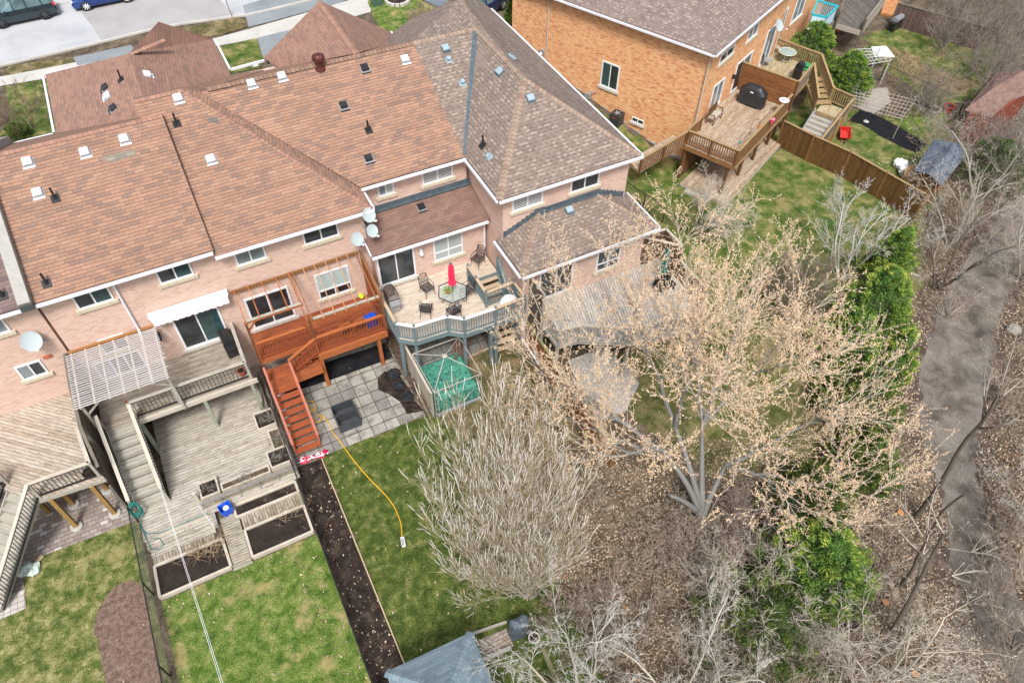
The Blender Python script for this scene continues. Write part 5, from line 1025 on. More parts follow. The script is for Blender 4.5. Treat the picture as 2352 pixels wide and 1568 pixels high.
# grills
def grill(label, c, rz, z, lid=BLKM, side=BLKM, w_=.75, silver=False):
    t = thing('barbecue', label, 'barbecue', (0, 0, 0))
    m = MB(); openbox(m, (0, 0), w_, .5, .12, .72, 0, 1.0); m.build('cart', side, t)
    m = MB(); prof = [(-.24, .84), (-.24, 1.0), (-.14, 1.12), (.06, 1.16), (.22, 1.05), (.25, .84)]
    for x0, x1 in ((-w_ / 2 + .02, w_ / 2 - .02),):
        for i in range(len(prof) - 1): (a, b), (c_, d) = prof[i], prof[i + 1]; m.face([(x0, a, b), (x0, c_, d), (x1, c_, d), (x1, a, b)][::-1])
        m.face([(x0, a, b) for a, b in prof]); m.face([(x1, a, b) for a, b in prof][::-1])
    m.box(-.3, -.29, .92, .3, -.26, .95); m.build('lid', lid, t)
    m = MB(); m.box(-w_ / 2, -.26, .70, w_ / 2, .26, .84); m.build('firebox', BLKM, t)
    for s in (-1, 1): m = MB(); m.box(min(s * (w_ / 2 + .01), s * (w_ / 2 + .33)), -.24, .80, max(s * (w_ / 2 + .01), s * (w_ / 2 + .33)), .24, .835); m.build('side_shelf', GREYM if silver else side, t)
    for x in (-w_ / 2 + .05, w_ / 2 - .05):
        for y in (-.2, .2): m = MB(); m.beam((x, y, 0), (x, y, .7), .04, .04, (1, 0, 0)); m.build('leg', side, t)
    t.location = (*c, z); t.rotation_euler = (0, 0, rz); return t
g = Z('B', 1860, 790, 2.62); grill('black barbecue with small badge by the right rail of the grey deck', (-1.28, g[1]), RD(95), 2.62)
g = Z('E', 345, 1050, 3.02); grill('stainless barbecue with scorched domed lid at the left rail of the tan deck', (5.98, 22.95), RD(88), 3.02, m_plain('lid_steel', (.30, .26, .23), .25, .5, 7, .7), GREYM, .8, True)
g = Z('c3', 1440, 205, 0); grill('black barbecue with a silver hood on the far lawn beside the orange boards', g[:2], RD(15), 0, GREYM, BLKM, 1.1)
g = Z('G', 745, 640, 2.57); grill('small black barbecue by the rail of the upper patio deck', g[:2], RD(30), 2.57, BLKM, BLKM, .5)
def pot(label, c, z, r=.15, h=.25, mat=TERRA, name='plant_pot', soil=True):
    t = thing(name, label, 'pot', (c[0], c[1], z)); m = MB(); m.lathe((c[0], c[1], z), [(r * .7, 0), (r * .95, h * .8), (r * 1.08, h * .82), (r * 1.08, h), (r * .9, h), (r * .85, h * .8)], 16); m.build('pot', mat, t)
    if soil: m = MB(); m.lathe((c[0], c[1], z), [(r * .8, h * .7), (r * .86, h * .86)], 12); m.build('soil', MULCH, t)
    return t
pot('orange clay pot in the corner of the grey deck railing', Z('B', 2020, 1000, 2.7)[:2], 2.64, .17, .3); g = Z('c3', 1803, 765, 0); pot('red pot standing on the grass by the far chain link fence', g[:2], 0, .33, .5, m_plain('pot_red', (.42, .03, .02), .4, .1))
g = Z('c3', 1060, 215, 0); pot('brown clay pot in the shade under the grey painted far deck', g[:2], 0, .25, .4)
pot('small clay cap pot on the corner post of the grey railing', (-5.65, 22.2), 3.7, .06, .06)
# wood pile, dry stalks
def lumber(label, x0, x1, y0, y1, n, mat, zt=.5):
    t = thing('lumber_pile', label, 'lumber', (x0, y0, 0)); r = random.Random(5)
    for i in range(n):
        m = MB(); x = r.uniform(x0, x1); a = r.uniform(y0, y0 + .8); m.beam((x, a, r.uniform(.05, zt)), (x + r.uniform(-.12, .12), r.uniform(y1 - .8, y1), r.uniform(.1, zt)), .07, .04); m.build('board', mat, t)
lumber('pile of weathered boards wedged between the grey deck and the red stair', -.82, -.42, 20.9, 24.2, 18, W_GRD, .9)
# red tube at the foot of the stair
t = thing('towable_tube', 'crumpled red, white and black inflatable lying at the foot of the red stair', 'inflatable', (.3, 18.85, .05)); m = MB(); r = random.Random(8); nx_, ny_ = 22, 8
mt3 = [m_plain('vinyl_red', (.62, .02, .06), .35, .15), m_plain('vinyl_white', (.75, .72, .75), .35, .1), m_plain('vinyl_black', (.03, .02, .03), .35, .1)]
hh = [[.05 + .11 * (1 - (2 * j / ny_ - 1) ** 2) ** .5 * (1 - abs(2 * i / nx_ - 1) ** 4) * r.uniform(.6, 1.25) for j in range(ny_ + 1)] for i in range(nx_ + 1)]
def tp(i, j): u, v = i / nx_, (j / ny_ - .5) * 2; x = -.42 + 1.42 * u; wv = .2 * (.8 + .3 * sin(u * 9)) * (1 - abs(2 * u - 1) ** 5 * .6); return (x - v * wv * .1, 18.84 + v * wv + .04 * sin(u * 7), .04 + hh[i][j])
for i in range(nx_):
    for j in range(ny_):
        sx = i / nx_ - .62; k = 1 if (abs(abs(j - 3.5) - 1.5 - i * .08 % 2) < .45 or (i % 7 == 3 and j in (2, 3, 4))) else (2 if (i + 2 * j) % 9 < 2 or i < 2 else 0)
        if abs(sx * 22) < 2.2 and 2 < j < 6: k = 1 if abs(sx * 22) < 1.4 else 2
        m.cm = k; m.face([tp(i, j), tp(i + 1, j), tp(i + 1, j + 1), tp(i, j + 1)])
m.build('tube', mt3, t, True)
# hose yellow + tray
t = thing('garden_hose', 'bright yellow hose snaking from the slab patio across the dark green lawn', 'hose', (1.0, 19, 0)); m = MB()
yp = [Z('N', x, y, .06) for x, y in ((700, 925), (707, 921), (717, 921), (724, 930), (722, 940), (712, 943), (704, 936), (706, 928), (718, 940), (726, 955), (722, 966), (730, 970), (738, 962), (734, 952), (748, 962), (757, 975), (764, 992), (780, 1012), (800, 1040), (822, 1068), (848, 1098), (872, 1122), (893, 1145), (908, 1168), (918, 1192), (922, 1210), (923, 1232))]
sp_ = []
for i in range(len(yp) - 1):
    p0, p1, p2, p3 = yp[max(0, i - 1)], yp[i], yp[i + 1], yp[min(len(yp) - 1, i + 2)]
    for k in range(5):
        u = k / 5; sp_.append(tuple(.5 * ((2 * p1[j]) + (-p0[j] + p2[j]) * u + (2 * p0[j] - 5 * p1[j] + 4 * p2[j] - p3[j]) * u * u + (-p0[j] + 3 * p1[j] - 3 * p2[j] + p3[j]) * u ** 3) for j in range(2)) + (.05,))
sp_.append(yp[-1]); m.tube(sp_, .022, 6); m.build('hose', YEL, t)
g = Z('N', 926, 1245, .0); t = thing('floor_nozzle', 'small white slotted tray at the end of the yellow hose on the lawn', 'hose end', (g[0], g[1], 0)); m = MB(); rotbox(m, g[:2], .15, .42, .02, .08, RD(-12)); m.build('body', VENTW, t)
m = MB(); [rotbox(m, (g[0] + dx, g[1]), .03, .34, .081, .085, RD(-12)) for dx in (-.035, .02)]; m.build('slot', BLACK, t)
# black box with two wells
g = [Z('N', x, y, .58) for x, y in ((753, 935), (808, 915), (833, 958), (775, 975))]; cx, cy = sum(p[0] for p in g) / 4, sum(p[1] for p in g) / 4
t = thing('planter_frame', 'black two compartment box standing on the slab patio', 'box', (cx, cy, 0)); m = MB(); openbox(m, (cx, cy + .28), 1.0, .6, .03, .58, 0); openbox(m, (cx, cy - .34), 1.0, .6, .03, .58, 0); m.build('frame', m_plain('box_black', (.05, .056, .064), .5, .25, 9), t)
# black fabric, leaf bags, leaf heap
tag(sheet('ground_fabric', [(.2, 22.75), (2.2, 22.6), (5.45, 22.55), (5.6, 23.6), (2.9, 23.7), (.2, 23.9)], .045, TARPB, .02), 'black landscape fabric on the slabs below the red deck', 'fabric'); bpy.data.objects['ground_fabric'].__delitem__('kind')
for lb, x, y, r in (('uppermost black leaf filled bag in the row beside the lattice screen', 905, 858, .3), ('middle black bag, squeezed between two others on the leaf heap', 916, 886, .27), ('lowest and roundest black bag of the row near the lattice screen', 937, 912, .3)):
    g = Z('N', x, y, .25); t = thing('leaf_bag', lb, 'bag', (g[0], g[1], 0), 'black bags beside the lattice screen'); m = MB(); m.blob((g[0], g[1], .24), r, 2, .1, (1, 1, .85)); m.build('bag', m_ground('bag_black', [(.3, (.012, .014, .018)), (.62, (.03, .035, .04)), (.75, (.14, .09, .06))], 5, 22, .5, 1.0), t)
tag(sheet('leaf_heap', PL('c5', [(250, 1040), (300, 990), (380, 1000), (440, 1080), (520, 1210), (560, 1260), (440, 1280), (400, 1200), (330, 1150), (260, 1120)]), .05, MULCH, .05), kind='structure')
t = thing('yard_bag', 'hi vis yellow green pouch on the floor of the red deck', 'bag', (4.6, 24.2, 2.5)); m = MB(); g = Z('D', 1468, 600, 2.6); m.blob((g[0], g[1], 2.62), .12, 1, .1, (1, 1.4, .6)); m.build('pouch', m_plain('hivis', (.55, .75, .03), .5, .1), t)
g = Z('D', 1565, 830, 2.9); t = thing('recycling_bin', 'blue lidded recycling bin behind the front rail of the red deck', 'bin', (g[0], g[1], 2.48)); m = MB(); openbox(m, g[:2], .48, .42, 2.5, 2.86, RD(8), 1.1); m.build('box', BLUEP, t); m = MB(); rotbox(m, g[:2], .56, .5, 2.87, 2.93, RD(8)); m.build('lid', BLUEP, t)
for i, (x, lb) in enumerate(((1330, 'left of two curved orange slatted chairs folded behind the red railing'), (1480, 'right of two curved orange slatted chairs folded behind the red railing'))):
    g = Z('D', x, 1010 - i * 50, 2.5); t = thing('rocking_chair', lb, 'chair', (g[0], g[1], 2.48), 'curved orange chairs on the red deck')
    for k, (nm, f_) in enumerate((('rocker', 0), ('rocker', .45))):
        m = MB(); m.tube([(g[0] + f_ * .0 + .45 * cos(a), g[1] + f_ * .8, 2.95 + .43 * sin(a)) for a in np.linspace(-2.7, -.3, 9)], .018, 5); m.tube([(g[0] + .4 * cos(a), g[1] + f_ * .8, 2.8 + .45 * sin(a)) for a in np.linspace(.3, 2.2, 7)], .018, 5); m.build(nm, W_ORG, t)
    m = MB(); [m.beam((g[0] - .25 + j * .09, g[1], 2.85 + .03 * j), (g[0] - .25 + j * .09, g[1] + .38, 2.85 + .03 * j), .04, .015) for j in range(6)]; m.build('seat', W_ORG, t)
    m = MB(); m.blob((g[0] - .05, g[1] + .2, 2.72), .17, 1, .2, (1.3, 1, .5)); m.build('cushion', BLACK, t)
# gazebo frame and tub under camouflage cover
t = thing('gazebo_frame', 'bare white metal gazebo frame standing over the camouflage covered tub', 'gazebo', (7.05, 19.5, 0)); gm = m_plain('gazebo_metal', (.46, .43, .38), .4, .1); gc = [(5.98, 18.33), (8.28, 18.35), (8.28, 20.75), (5.95, 20.78)]
m = MB(); [m.tube([(*gc[i], 2.0), (*gc[(i + 1) % 4], 2.0)], .02, 6) for i in range(4)]; m.build('eave_rail', gm, t)
for c in gc:
    m = MB(); m.tube([(*c, 2.0), (7.04, 19.5, 2.68)], .018, 6); m.build('roof_rib', gm, t); m = MB(); dx = .16 if c[0] < 7 else -.16
    m.tube([(*c, 0), (*c, 2.0)], .018, 6); m.tube([(c[0] + dx, c[1], 0), (c[0] + dx, c[1], 2.0)], .014, 6); [m.tube([(*c, z), (c[0] + dx, c[1], z + .0)], .01, 4) for z in (.3, .7, 1.1, 1.5, 1.9)]; m.build('post', gm, t)
m = MB(); m.lathe((7.04, 19.5, 2.66), [(.12, 0), (.12, .03), (.03, .06)], 14); m.build('hub', gm, t)
s_ = NT('camouflage'); n1 = s_.noise(s_.obj(), 8, 3, .7, .8); cm_ = s_.ramp(n1, [(.0, (.015, .06, .045)), (.40, (.03, .09, .065)), (.43, (.04, .24, .17)), (.5, (.07, .33, .24)), (.53, (.07, .13, .10)), (.56, (.09, .38, .27)), (.66, (.03, .12, .09)), (.7, (.20, .38, .27))], 'CONSTANT'); CAMO = s_.done(cm_, .6, s_.noise(s_.obj(), 7, 3, .6), .8, .05)
t = thing('covered_tub', 'large square tub under a green camouflage cover inside the gazebo frame', 'tub', (7.2, 19.4, 0)); m = MB(); N_ = 26; r = random.Random(2)
def th_(i, j):
    u, v = i / N_, j / N_; x, y = 6.15 + 2.1 * u, 18.62 + 2.2 * v; e = min(u, 1 - u, v, 1 - v); z = 1.0 + .05 * sin(u * 5 + v * 3) + r.uniform(-.012, .012) - (.16 if e < .01 else (.05 if e < .06 else 0)); return (x, y, z)
T_ = [[th_(i, j) for j in range(N_ + 1)] for i in range(N_ + 1)]
for i in range(N_):
    for j in range(N_): m.face([T_[i][j], T_[i + 1][j], T_[i + 1][j + 1], T_[i][j + 1]])
ed = [T_[i][0] for i in range(N_)] + [T_[N_][j] for j in range(N_)] + [T_[N_ - i][N_] for i in range(N_)] + [T_[0][N_ - j] for j in range(N_)]
def low(p, k): cx_, cy_ = 7.2, 19.7; f_ = 1.05 + .025 * sin(k * 1.3); return (cx_ + (p[0] - cx_) * f_, cy_ + (p[1] - cy_) * f_, .08 + .03 * sin(k))
for k in range(len(ed)): a, b = ed[k], ed[(k + 1) % len(ed)]; m.face([low(a, k), low(b, (k + 1) % len(ed)), b, a])
m.build('cover', CAMO, t, True); m = MB(); m.box(6.05, 18.38, 0, 8.25, 18.5, .12); m.build('base_edge', GREYM, t)
# brown dead shrub by post handled with vegetation
# ---------------------------------------------------------------- tan deck furniture
CH = m_plain('cast_metal_dark', (.03, .032, .04), .4, .3, 9, .3)
def patio_chair(label, c, rz, z):
    t = thing('patio_chair', label, 'chair', (0, 0, 0), 'dark lattice metal patio chairs'); m = MB()
    for k in range(7): x = -.22 + k * .0733; m.beam((x, -.22, .43), (x, .22, .43), .022, .014); m.beam((-.22, x, .438), (.22, x, .438), .022, .014)
    for a, b in (((-.24, -.24), (.24, -.24)), ((.24, -.24), (.24, .24)), ((.24, .24), (-.24, .24)), ((-.24, .24), (-.24, -.24))): m.beam((*a, .432), (*b, .432), .035, .03)
    m.build('seat', CH, t); m = MB()
    for x in (-.23, .23): m.tube([(x, .24, .42), (x, .28, .7), (x * .96, .35, .97)], .017, 6)
    m.tube([(-.22, .35, .96), (-.1, .37, 1.0), (.1, .37, 1.0), (.22, .35, .96)], .017, 6); m.tube([(-.23, .265, .55), (.23, .265, .55)], .014, 6)
    for k in range(6):
        x0 = -.22 + k * .073 * 1.0; m.tube([(x0, .27, .55), (min(.22, x0 + .25), .34, .94)], .008, 4); m.tube([(-x0, .27, .55), (max(-.22, -x0 - .25), .34, .94)], .008, 4)
    m.build('backrest', CH, t)
    for x in (-.25, .25): m = MB(); m.tube([(x, .29, .68), (x * 1.08, .1, .67), (x * 1.1, -.12, .66), (x * 1.05, -.2, .6), (x, -.22, .43)], .015, 6); m.build('armrest', CH, t)
    for x, y, dy in ((-.23, -.22, -.05), (.23, -.22, -.05), (-.23, .23, .1), (.23, .23, .1)): m = MB(); m.tube([(x, y, .43), (x * 1.02, y + dy * .3, .2), (x * 1.12, y + dy, 0)], .016, 6, r1=.012); m.build('leg', CH, t)
    t.location = (*c, z); t.rotation_euler = (0, 0, rz); return t
ch0 = patio_chair('dark lattice chair behind the glass table, nearest the sliding door', (7.75, 23.05), RD(12), 3.02)
for lb, c, rz in (('dark lattice chair turned at the left front corner of the tan deck', (7.2, 21.85), RD(148)), ('dark lattice chair tucked under the front edge of the glass table', (8.25, 21.15), RD(192)), ('dark lattice chair at the right side of the glass table', (9.35, 22.05), RD(-75)), ('lone dark lattice chair in the far corner by the brick wall', (10.7, 23.75), RD(-62))): duptree(ch0, (*c, 3.02), rz, lb)
TX, TY = 8.6, 22.0
t = thing('patio_table', 'hexagonal glass topped patio table with curved legs on the tan deck', 'table', (TX, TY, 3.02)); hx = [(TX + .72 * cos(pi / 3 * k + .1), TY + .72 * sin(pi / 3 * k + .1)) for k in range(6)]
m = MB(); m.prism(hx, 3.725, 3.735); s_ = NT('table_glass'); s_.b.inputs['Base Color'].default_value = (.55, .66, .62, 1); s_.b.inputs['Roughness'].default_value = .05; s_.b.inputs['Alpha'].default_value = .25; m.build('tabletop', s_.m, t)
m = MB(); [m.tube([(*hx[k], 3.735), (*hx[(k + 1) % 6], 3.735)], .022, 6) for k in range(6)]; m.build('rim', CH, t)
for k in range(6): a = pi / 3 * k + .62; m = MB(); m.tube([(TX + r_ * cos(a + w_), TY + r_ * sin(a + w_), 3.02 + z) for r_, z, w_ in ((.55, 0, 0), (.4, .25, .15), (.3, .45, .3), (.45, .62, .5), (.6, .7, .7))], .016, 5); m.build('leg', CH, t)
t = thing('patio_umbrella', 'closed bright red patio umbrella standing in the glass table', 'umbrella', (TX, TY, 3.02)); m = MB(); m.tube([(TX, TY, 3.02), (TX, TY, 5.5)], .02, 8); m.build('pole', CH, t)
def closed_canopy(cx, cy, z0, z1, r, mat, t, lean=0):
    m = MB(); n = 24; prof = [(r * 1.0, z0), (r * .95, z0 + .08), (r * .62, z0 + .3), (r * .72, z0 + .5), (r * .66, z0 + .9), (r * .62, (z0 + z1) / 2 + .4), (r * .35, z1 - .08), (.02, z1)]; R = []
    for rr, z in prof: R.append([(cx + rr * (1 + (.28 if k % 3 == 0 else -.22 if k % 3 == 1 else .05)) * cos(2 * pi * k / n + z * .3), cy + rr * (1 + (.28 if k % 3 == 0 else -.22 if k % 3 == 1 else .05)) * sin(2 * pi * k / n + z * .3), z + (.05 if k % 3 == 0 and z == z0 else 0)) for k in range(n)])
    for i in range(len(R) - 1):
        for k in range(n): j = (k + 1) % n; m.face([R[i][k], R[i][j], R[i + 1][j], R[i + 1][k]])
    m.face(R[0][::-1]); return m.build('canopy', mat, t)
closed_canopy(TX, TY, 4.25, 5.5, .17, m_plain('canvas_red', (.80, .03, .10), .8, .12, 9), t); m = MB(); m.lathe((TX, TY, 5.5), [(.06, -.03), (.07, 0), (.02, .05)], 10); m.build('finial', DGREY, t)
t = thing('patio_umbrella', 'closed dark green umbrella in the screened corner of the pale deck', 'umbrella', (18.25, 19.0, 2.74)); m = MB(); m.tube([(18.25, 19.0, 2.74), (18.25, 19.0, 5.0)], .02, 8); m.build('pole', CH, t); closed_canopy(18.25, 19.0, 3.3, 5.0, .2, m_plain('canvas_green', (.0, .17, .14), .8, .12, 9), t)
t = thing('patio_bench', 'dark cushioned lounge set under the green umbrella behind the budding tree', 'furniture', (18.2, 18.4, 2.74)); m = MB(); m.box(17.6, 18.3, 2.95, 18.6, 18.7, 3.1); m.box(17.6, 18.7, 2.95, 18.6, 18.78, 3.5); m.build('seat', BLACK, t); m = MB(); [m.beam((x, y, 2.74), (x, y, 2.95), .05, .05, (1, 0, 0)) for x in (17.65, 18.55) for y in (18.33, 18.7)]; m.build('leg', CH, t)
LEAFG = m_tone('leaf_bright', [(0, (.08, .22, .02)), (.6, (.18, .40, .03)), (1, (.32, .50, .06))])
def sprig(label, c, z, r, n, mat, name='potted_plant', cat='plant', leaf=.09):
    t = thing(name, label, cat, (c[0], c[1], z)); V, F, U = [], [], []; rr = random.Random(int(c[0] * 100))
    m = MB(); m.lathe((c[0], c[1], z), [(r * .3, 0), (r * .4, r * .5), (r * .3, r * .45)], 10); m.build('pot', TERRA, t); m = MB()
    for i in range(n):
        a, b = rr.uniform(0, 2 * pi), rr.uniform(.1, 1.4); d = Vector((cos(a) * cos(b), sin(a) * cos(b), sin(b))); p = Vector((c[0], c[1], z + r * .3)) + d * r * rr.uniform(.3, 1); s = d.orthogonal().normalized() * leaf * .4; tn = rr.random()
        m.face([tuple(p - s), tuple(p + d * leaf * .5), tuple(p + s), tuple(p + d * leaf)][::1], [(tn, 0)] * 4)
    m.build('leaves', mat, t); return t
sprig('small bright green potted plant on the glass table beside the red umbrella', (TX - .22, TY + .02), 3.74, .24, 120, LEAFG)
t = thing('storage_bags', 'white sacks stacked in the small railed corner of the tan deck', 'sacks', (10.6, 20.55, 3.02)); m = MB(); m.blob((10.75, 20.6, 3.4), .42, 2, .06, (1.0, .7, .8)); m.build('sack', VENTW, t); m = MB(); m.blob((10.3, 20.45, 3.25), .32, 2, .08, (1.0, .8, .7)); m.build('sack', m_plain('sack_grey', (.5, .5, .48), .6, .1), t)
t = thing('drain_pipe', 'long white pipe leaning from the end house wall down beside the rust brown fence', 'pipe', (11.3, 19.6, 0)); m = MB(); m.tube([(11.35, 20.3, 2.4), (11.2, 19.9, 1.9), Z('c5', 1235, 760, .9), Z('c5', 1350, 940, .15)], .05, 7); m.build('pipe', WHITE, t)
# ---------------------------------------------------------------- orange house deck things
def bench(label, c, rz, z, mat):
    t = thing('garden_bench', label, 'bench', (0, 0, 0)); m = MB(); [m.box(-.55, -.2 + k * .085, .42, .55, -.2 + k * .085 + .07, .45) for k in range(5)]; m.build('seat', W_PALE, t)
    m = MB(); [m.box(-.55, .24, .5 + k * .09, .55, .265, .57 + k * .09) for k in range(5)]; m.box(-.55, .235, .95, .55, .275, 1.0); m.build('backrest', mat, t)
    for x in (-.55, .55): m = MB(); m.beam((x, -.22, .66), (x, .25, .66), .06, .04); m.build('armrest', mat, t)
    for x in (-.52, .52):
        for y, h in ((-.2, .64), (.25, .98)): m = MB(); m.beam((x, y, 0), (x, y, h), .05, .05, (1, 0, 0)); m.build('leg', mat, t)
    t.location = (*c, z); t.rotation_euler = (0, 0, rz); return t
g = Z('F', 860, 330, 2.5); bench('slatted wooden bench against the orange brick wall under the window', L(1.35, -.62)[:2], RD(25.2), 2.52, W_BRD)
t = thing('covered_barbecue', 'large barbecue under a black fitted cover by the reddish board partition', 'barbecue', L(4.6, -1.6, 2.5)); m = MB(); n = 24
def ring(rx, ry, z, k=4.0, wob=.0): return [L(4.55 + rx * (abs(cos(a)) ** (2 / k)) * (1 if cos(a) > 0 else -1) + wob * sin(a * 5), -1.55 + ry * (abs(sin(a)) ** (2 / k)) * (1 if sin(a) > 0 else -1) + wob * cos(a * 4), z) for a in [2 * pi * i / n for i in range(n)]]
R = [ring(.42, .9, 2.6, 4, .02), ring(.38, .86, 3.0, 4, .015), ring(.38, .86, 3.4, 4, .01), ring(.32, .62, 3.62, 4), ring(.22, .48, 3.78, 3.5), ring(.06, .3, 3.83, 3)]
for i in range(len(R) - 1):
    for k in range(n): j = (k + 1) % n; m.face([R[i][k], R[i][j], R[i + 1][j], R[i + 1][k]])
m.face(R[-1]); m.build('cover', m_plain('cover_black', (.022, .025, .028), .45, .3, 3, bump=.3), t)
m = MB(); lbox(m, 4.16, -1.65, 3.44, 4.19, -1.45, 3.5).build('tag', VENTW, t)
for b in (-2.2, -.9): m = MB(); c = L(4.25, b, 2.52); m.lathe(c, [(.06, 0), (.06, .1)], 10); m.build('wheel', GREYM, t)
t = thing('umbrella_base', 'grey ring shaped umbrella base beside the covered barbecue', 'umbrella base', L(4.6, -.4, 2.5)); g = Z('F', 1165, 28, 2.55); m = MB(); m.tube([(g[0] + .27 * cos(a), g[1] + .27 * sin(a), 2.58) for a in np.linspace(0, 2 * pi, 20)], .04, 6, False); [m.beam((g[0], g[1], 2.56), (g[0] + .26 * cos(a), g[1] + .26 * sin(a), 2.56), .04, .03) for a in (0, 2.1, 4.2)]; m.build('base', GREYM, t)
g = Z('F', 1545, 70, 3.55); t = thing('bird_bath', 'white round bird bath dish on the rail corner of the brown deck', 'bird bath', g); m = MB(); m.lathe((g[0], g[1], 3.5), [(.1, 0), (.3, .04), (.31, .07), (.26, .05), (.05, .03)], 20); m.build('dish', VENTW, t); m = MB(); m.blob((g[0], g[1] + .03, 3.6), .07, 1, .1, (1.4, 1, .8)); m.build('feeder', W_PALE, t)
def birdhouse(label, px, py, z, mat, roofm):
    g = Z('F', px, py, z); t = thing('bird_house', label, 'bird house', g, 'hanging bird houses'); m = MB(); rotbox(m, g[:2], .16, .16, z - .14, z + .06, .4); m.build('body', mat, t); m = MB(); m.lathe((g[0], g[1], z + .062), [(.16, 0), (.015, .13)], 4, rot=.4 + pi / 4); m.build('roof', roofm, t)
birdhouse('pink bird house hanging outside the brown deck railing', 1432, 265, 3.4, m_plain('pink', (.80, .05, .17), .5, .1), m_plain('pink_light', (.85, .18, .3), .5, .1)); birdhouse('green and tan bird house hanging from the curved hook', 1300, 340, 3.4, m_plain('bird_green', (.0, .25, .17), .5, .1), W_ORG)
t = thing('shepherd_hook', 'thin black curved hook on the brown deck holding the green bird house', 'hook', L(1.8, -3.4, 2.5)); a = Z('F', 1195, 415, 2.9); b = Z('F', 1300, 300, 3.75); m = MB(); m.tube([a, (a[0], a[1], 4.0), lerp((a[0], a[1], 4.25), b, .4), (b[0], b[1], 3.98), b], .012, 5); m.build('hook', BLKM, t)
t = thing('shepherd_hook', 'thin black hook with a small teal lantern near the corner of the brown deck', 'hook', L(-1.5, -3.5, 2.5)); a = Z('F', 1085, 520, 3.5); m = MB(); m.tube([a, (a[0] + .1, a[1], 4.3), (a[0] + .25, a[1], 4.4), (a[0] + .33, a[1], 4.2)], .012, 5); m.build('hook', BLKM, t); m = MB(); g = Z('F', 1110, 490, 3.75); m.lathe(g, [(.05, 0), (.07, .04), (.06, .12), (.02, .16)], 8); m.build('lantern', m_plain('teal', (.02, .3, .33), .4, .1), t)
# upper deck set
g = Z('G', 665, 375, 3.28); t = thing('patio_table', 'round glass patio table with cream legs on the upper patio deck', 'table', (g[0], g[1], 2.57)); CRM = m_plain('cream_metal', (.62, .60, .48), .4, .08); m = MB(); m.lathe((g[0], g[1], 3.26), [(.56, 0), (.56, .012)], 28); m.build('tabletop', m_glass('frosted_green', (.32, .42, .38), .15, .1), t)
m = MB(); m.tube([(g[0] + .57 * cos(a), g[1] + .57 * sin(a), 3.27) for a in np.linspace(0, 2 * pi, 30)], .02, 5, False); m.build('rim', CRM, t)
for k in range(4): a = pi / 2 * k + .4; m = MB(); m.tube([(g[0] + r_ * cos(a), g[1] + r_ * sin(a), 2.57 + z) for r_, z in ((.42, 0), (.3, .3), (.33, .5), (.5, .69))], .018, 5); m.build('leg', CRM, t)
m = MB(); m.tube([(g[0] + .3 * cos(a), g[1] + .3 * sin(a), 2.72) for a in np.linspace(0, 2 * pi, 20)], .016, 5, False); m.tube([(g[0], g[1], 2.6), (g[0], g[1], 3.6)], .02, 6); m.build('stretcher', CRM, t)
def sling(label, c, rz, z, fab, fr, slat=False):
    t = thing('patio_chair', label, 'chair', (0, 0, 0)); m = MB()
    if slat: [m.box(-.24, -.24 + k * .07, .42, .24, -.2 + k * .07, .44) for k in range(7)]
    else: m.box(-.26, -.26, .42, .26, .24, .46)
    m.build('seat', fab, t); m = MB()
    if slat: [m.beam((-.24, .26 + k * .03, .52 + k * .09), (.24, .26 + k * .03, .52 + k * .09), .015, .04) for k in range(6)]
    else: m.hexa([(-.26, .24, .46), (.26, .24, .46), (.26, .28, .46), (-.26, .28, .46), (-.26, .4, 1.05), (.26, .4, 1.05), (.26, .44, 1.05), (-.26, .44, 1.05)])
    m.build('backrest', fab, t)
    for x in (-.29, .29): m = MB(); m.tube([(x, .42, 1.0), (x, .26, .66), (x, -.1, .66), (x, -.3, .6), (x, -.26, .3), (x, -.3, 0)], .018, 6); m.tube([(x, .26, .64), (x, .3, 0)], .018, 6); m.build('armrest', fr, t)
    t.location = (*c, z); t.rotation_euler = (0, 0, rz)
g = Z('G', 450, 490, 2.75); sling('grey sling chair by the orange wall on the upper patio deck', g[:2], RD(65), 2.57, m_plain('sling_grey', (.30, .30, .30), .7, .1), GREYM); g = Z('G', 550, 370, 2.7); sling('cream slatted chair behind the round glass table', g[:2], RD(20), 2.57, CRM, CRM, True)
g = Z('G', 850, 535, 2.7); t = thing('hose_reel', 'bright green hose reel by the stair head of the upper patio deck', 'hose reel', g); m = MB(); m.lathe((g[0], g[1], 2.6), [(.25, 0), (.28, .05), (.1, .1), (.1, .25), (.25, .3), (.25, .33)], 14); m.build('reel', m_plain('reel_green', (.03, .35, .12), .4, .3), t)
t = thing('wall_lamp', 'small black wall lamp beside the patio door of the orange house', 'lamp', L(4.4, -.1, 4.3)); m = MB(); lbox(m, 4.3, -.2, 3.8, 4.45, -.01, 4.05).build('body', BLKM, t)
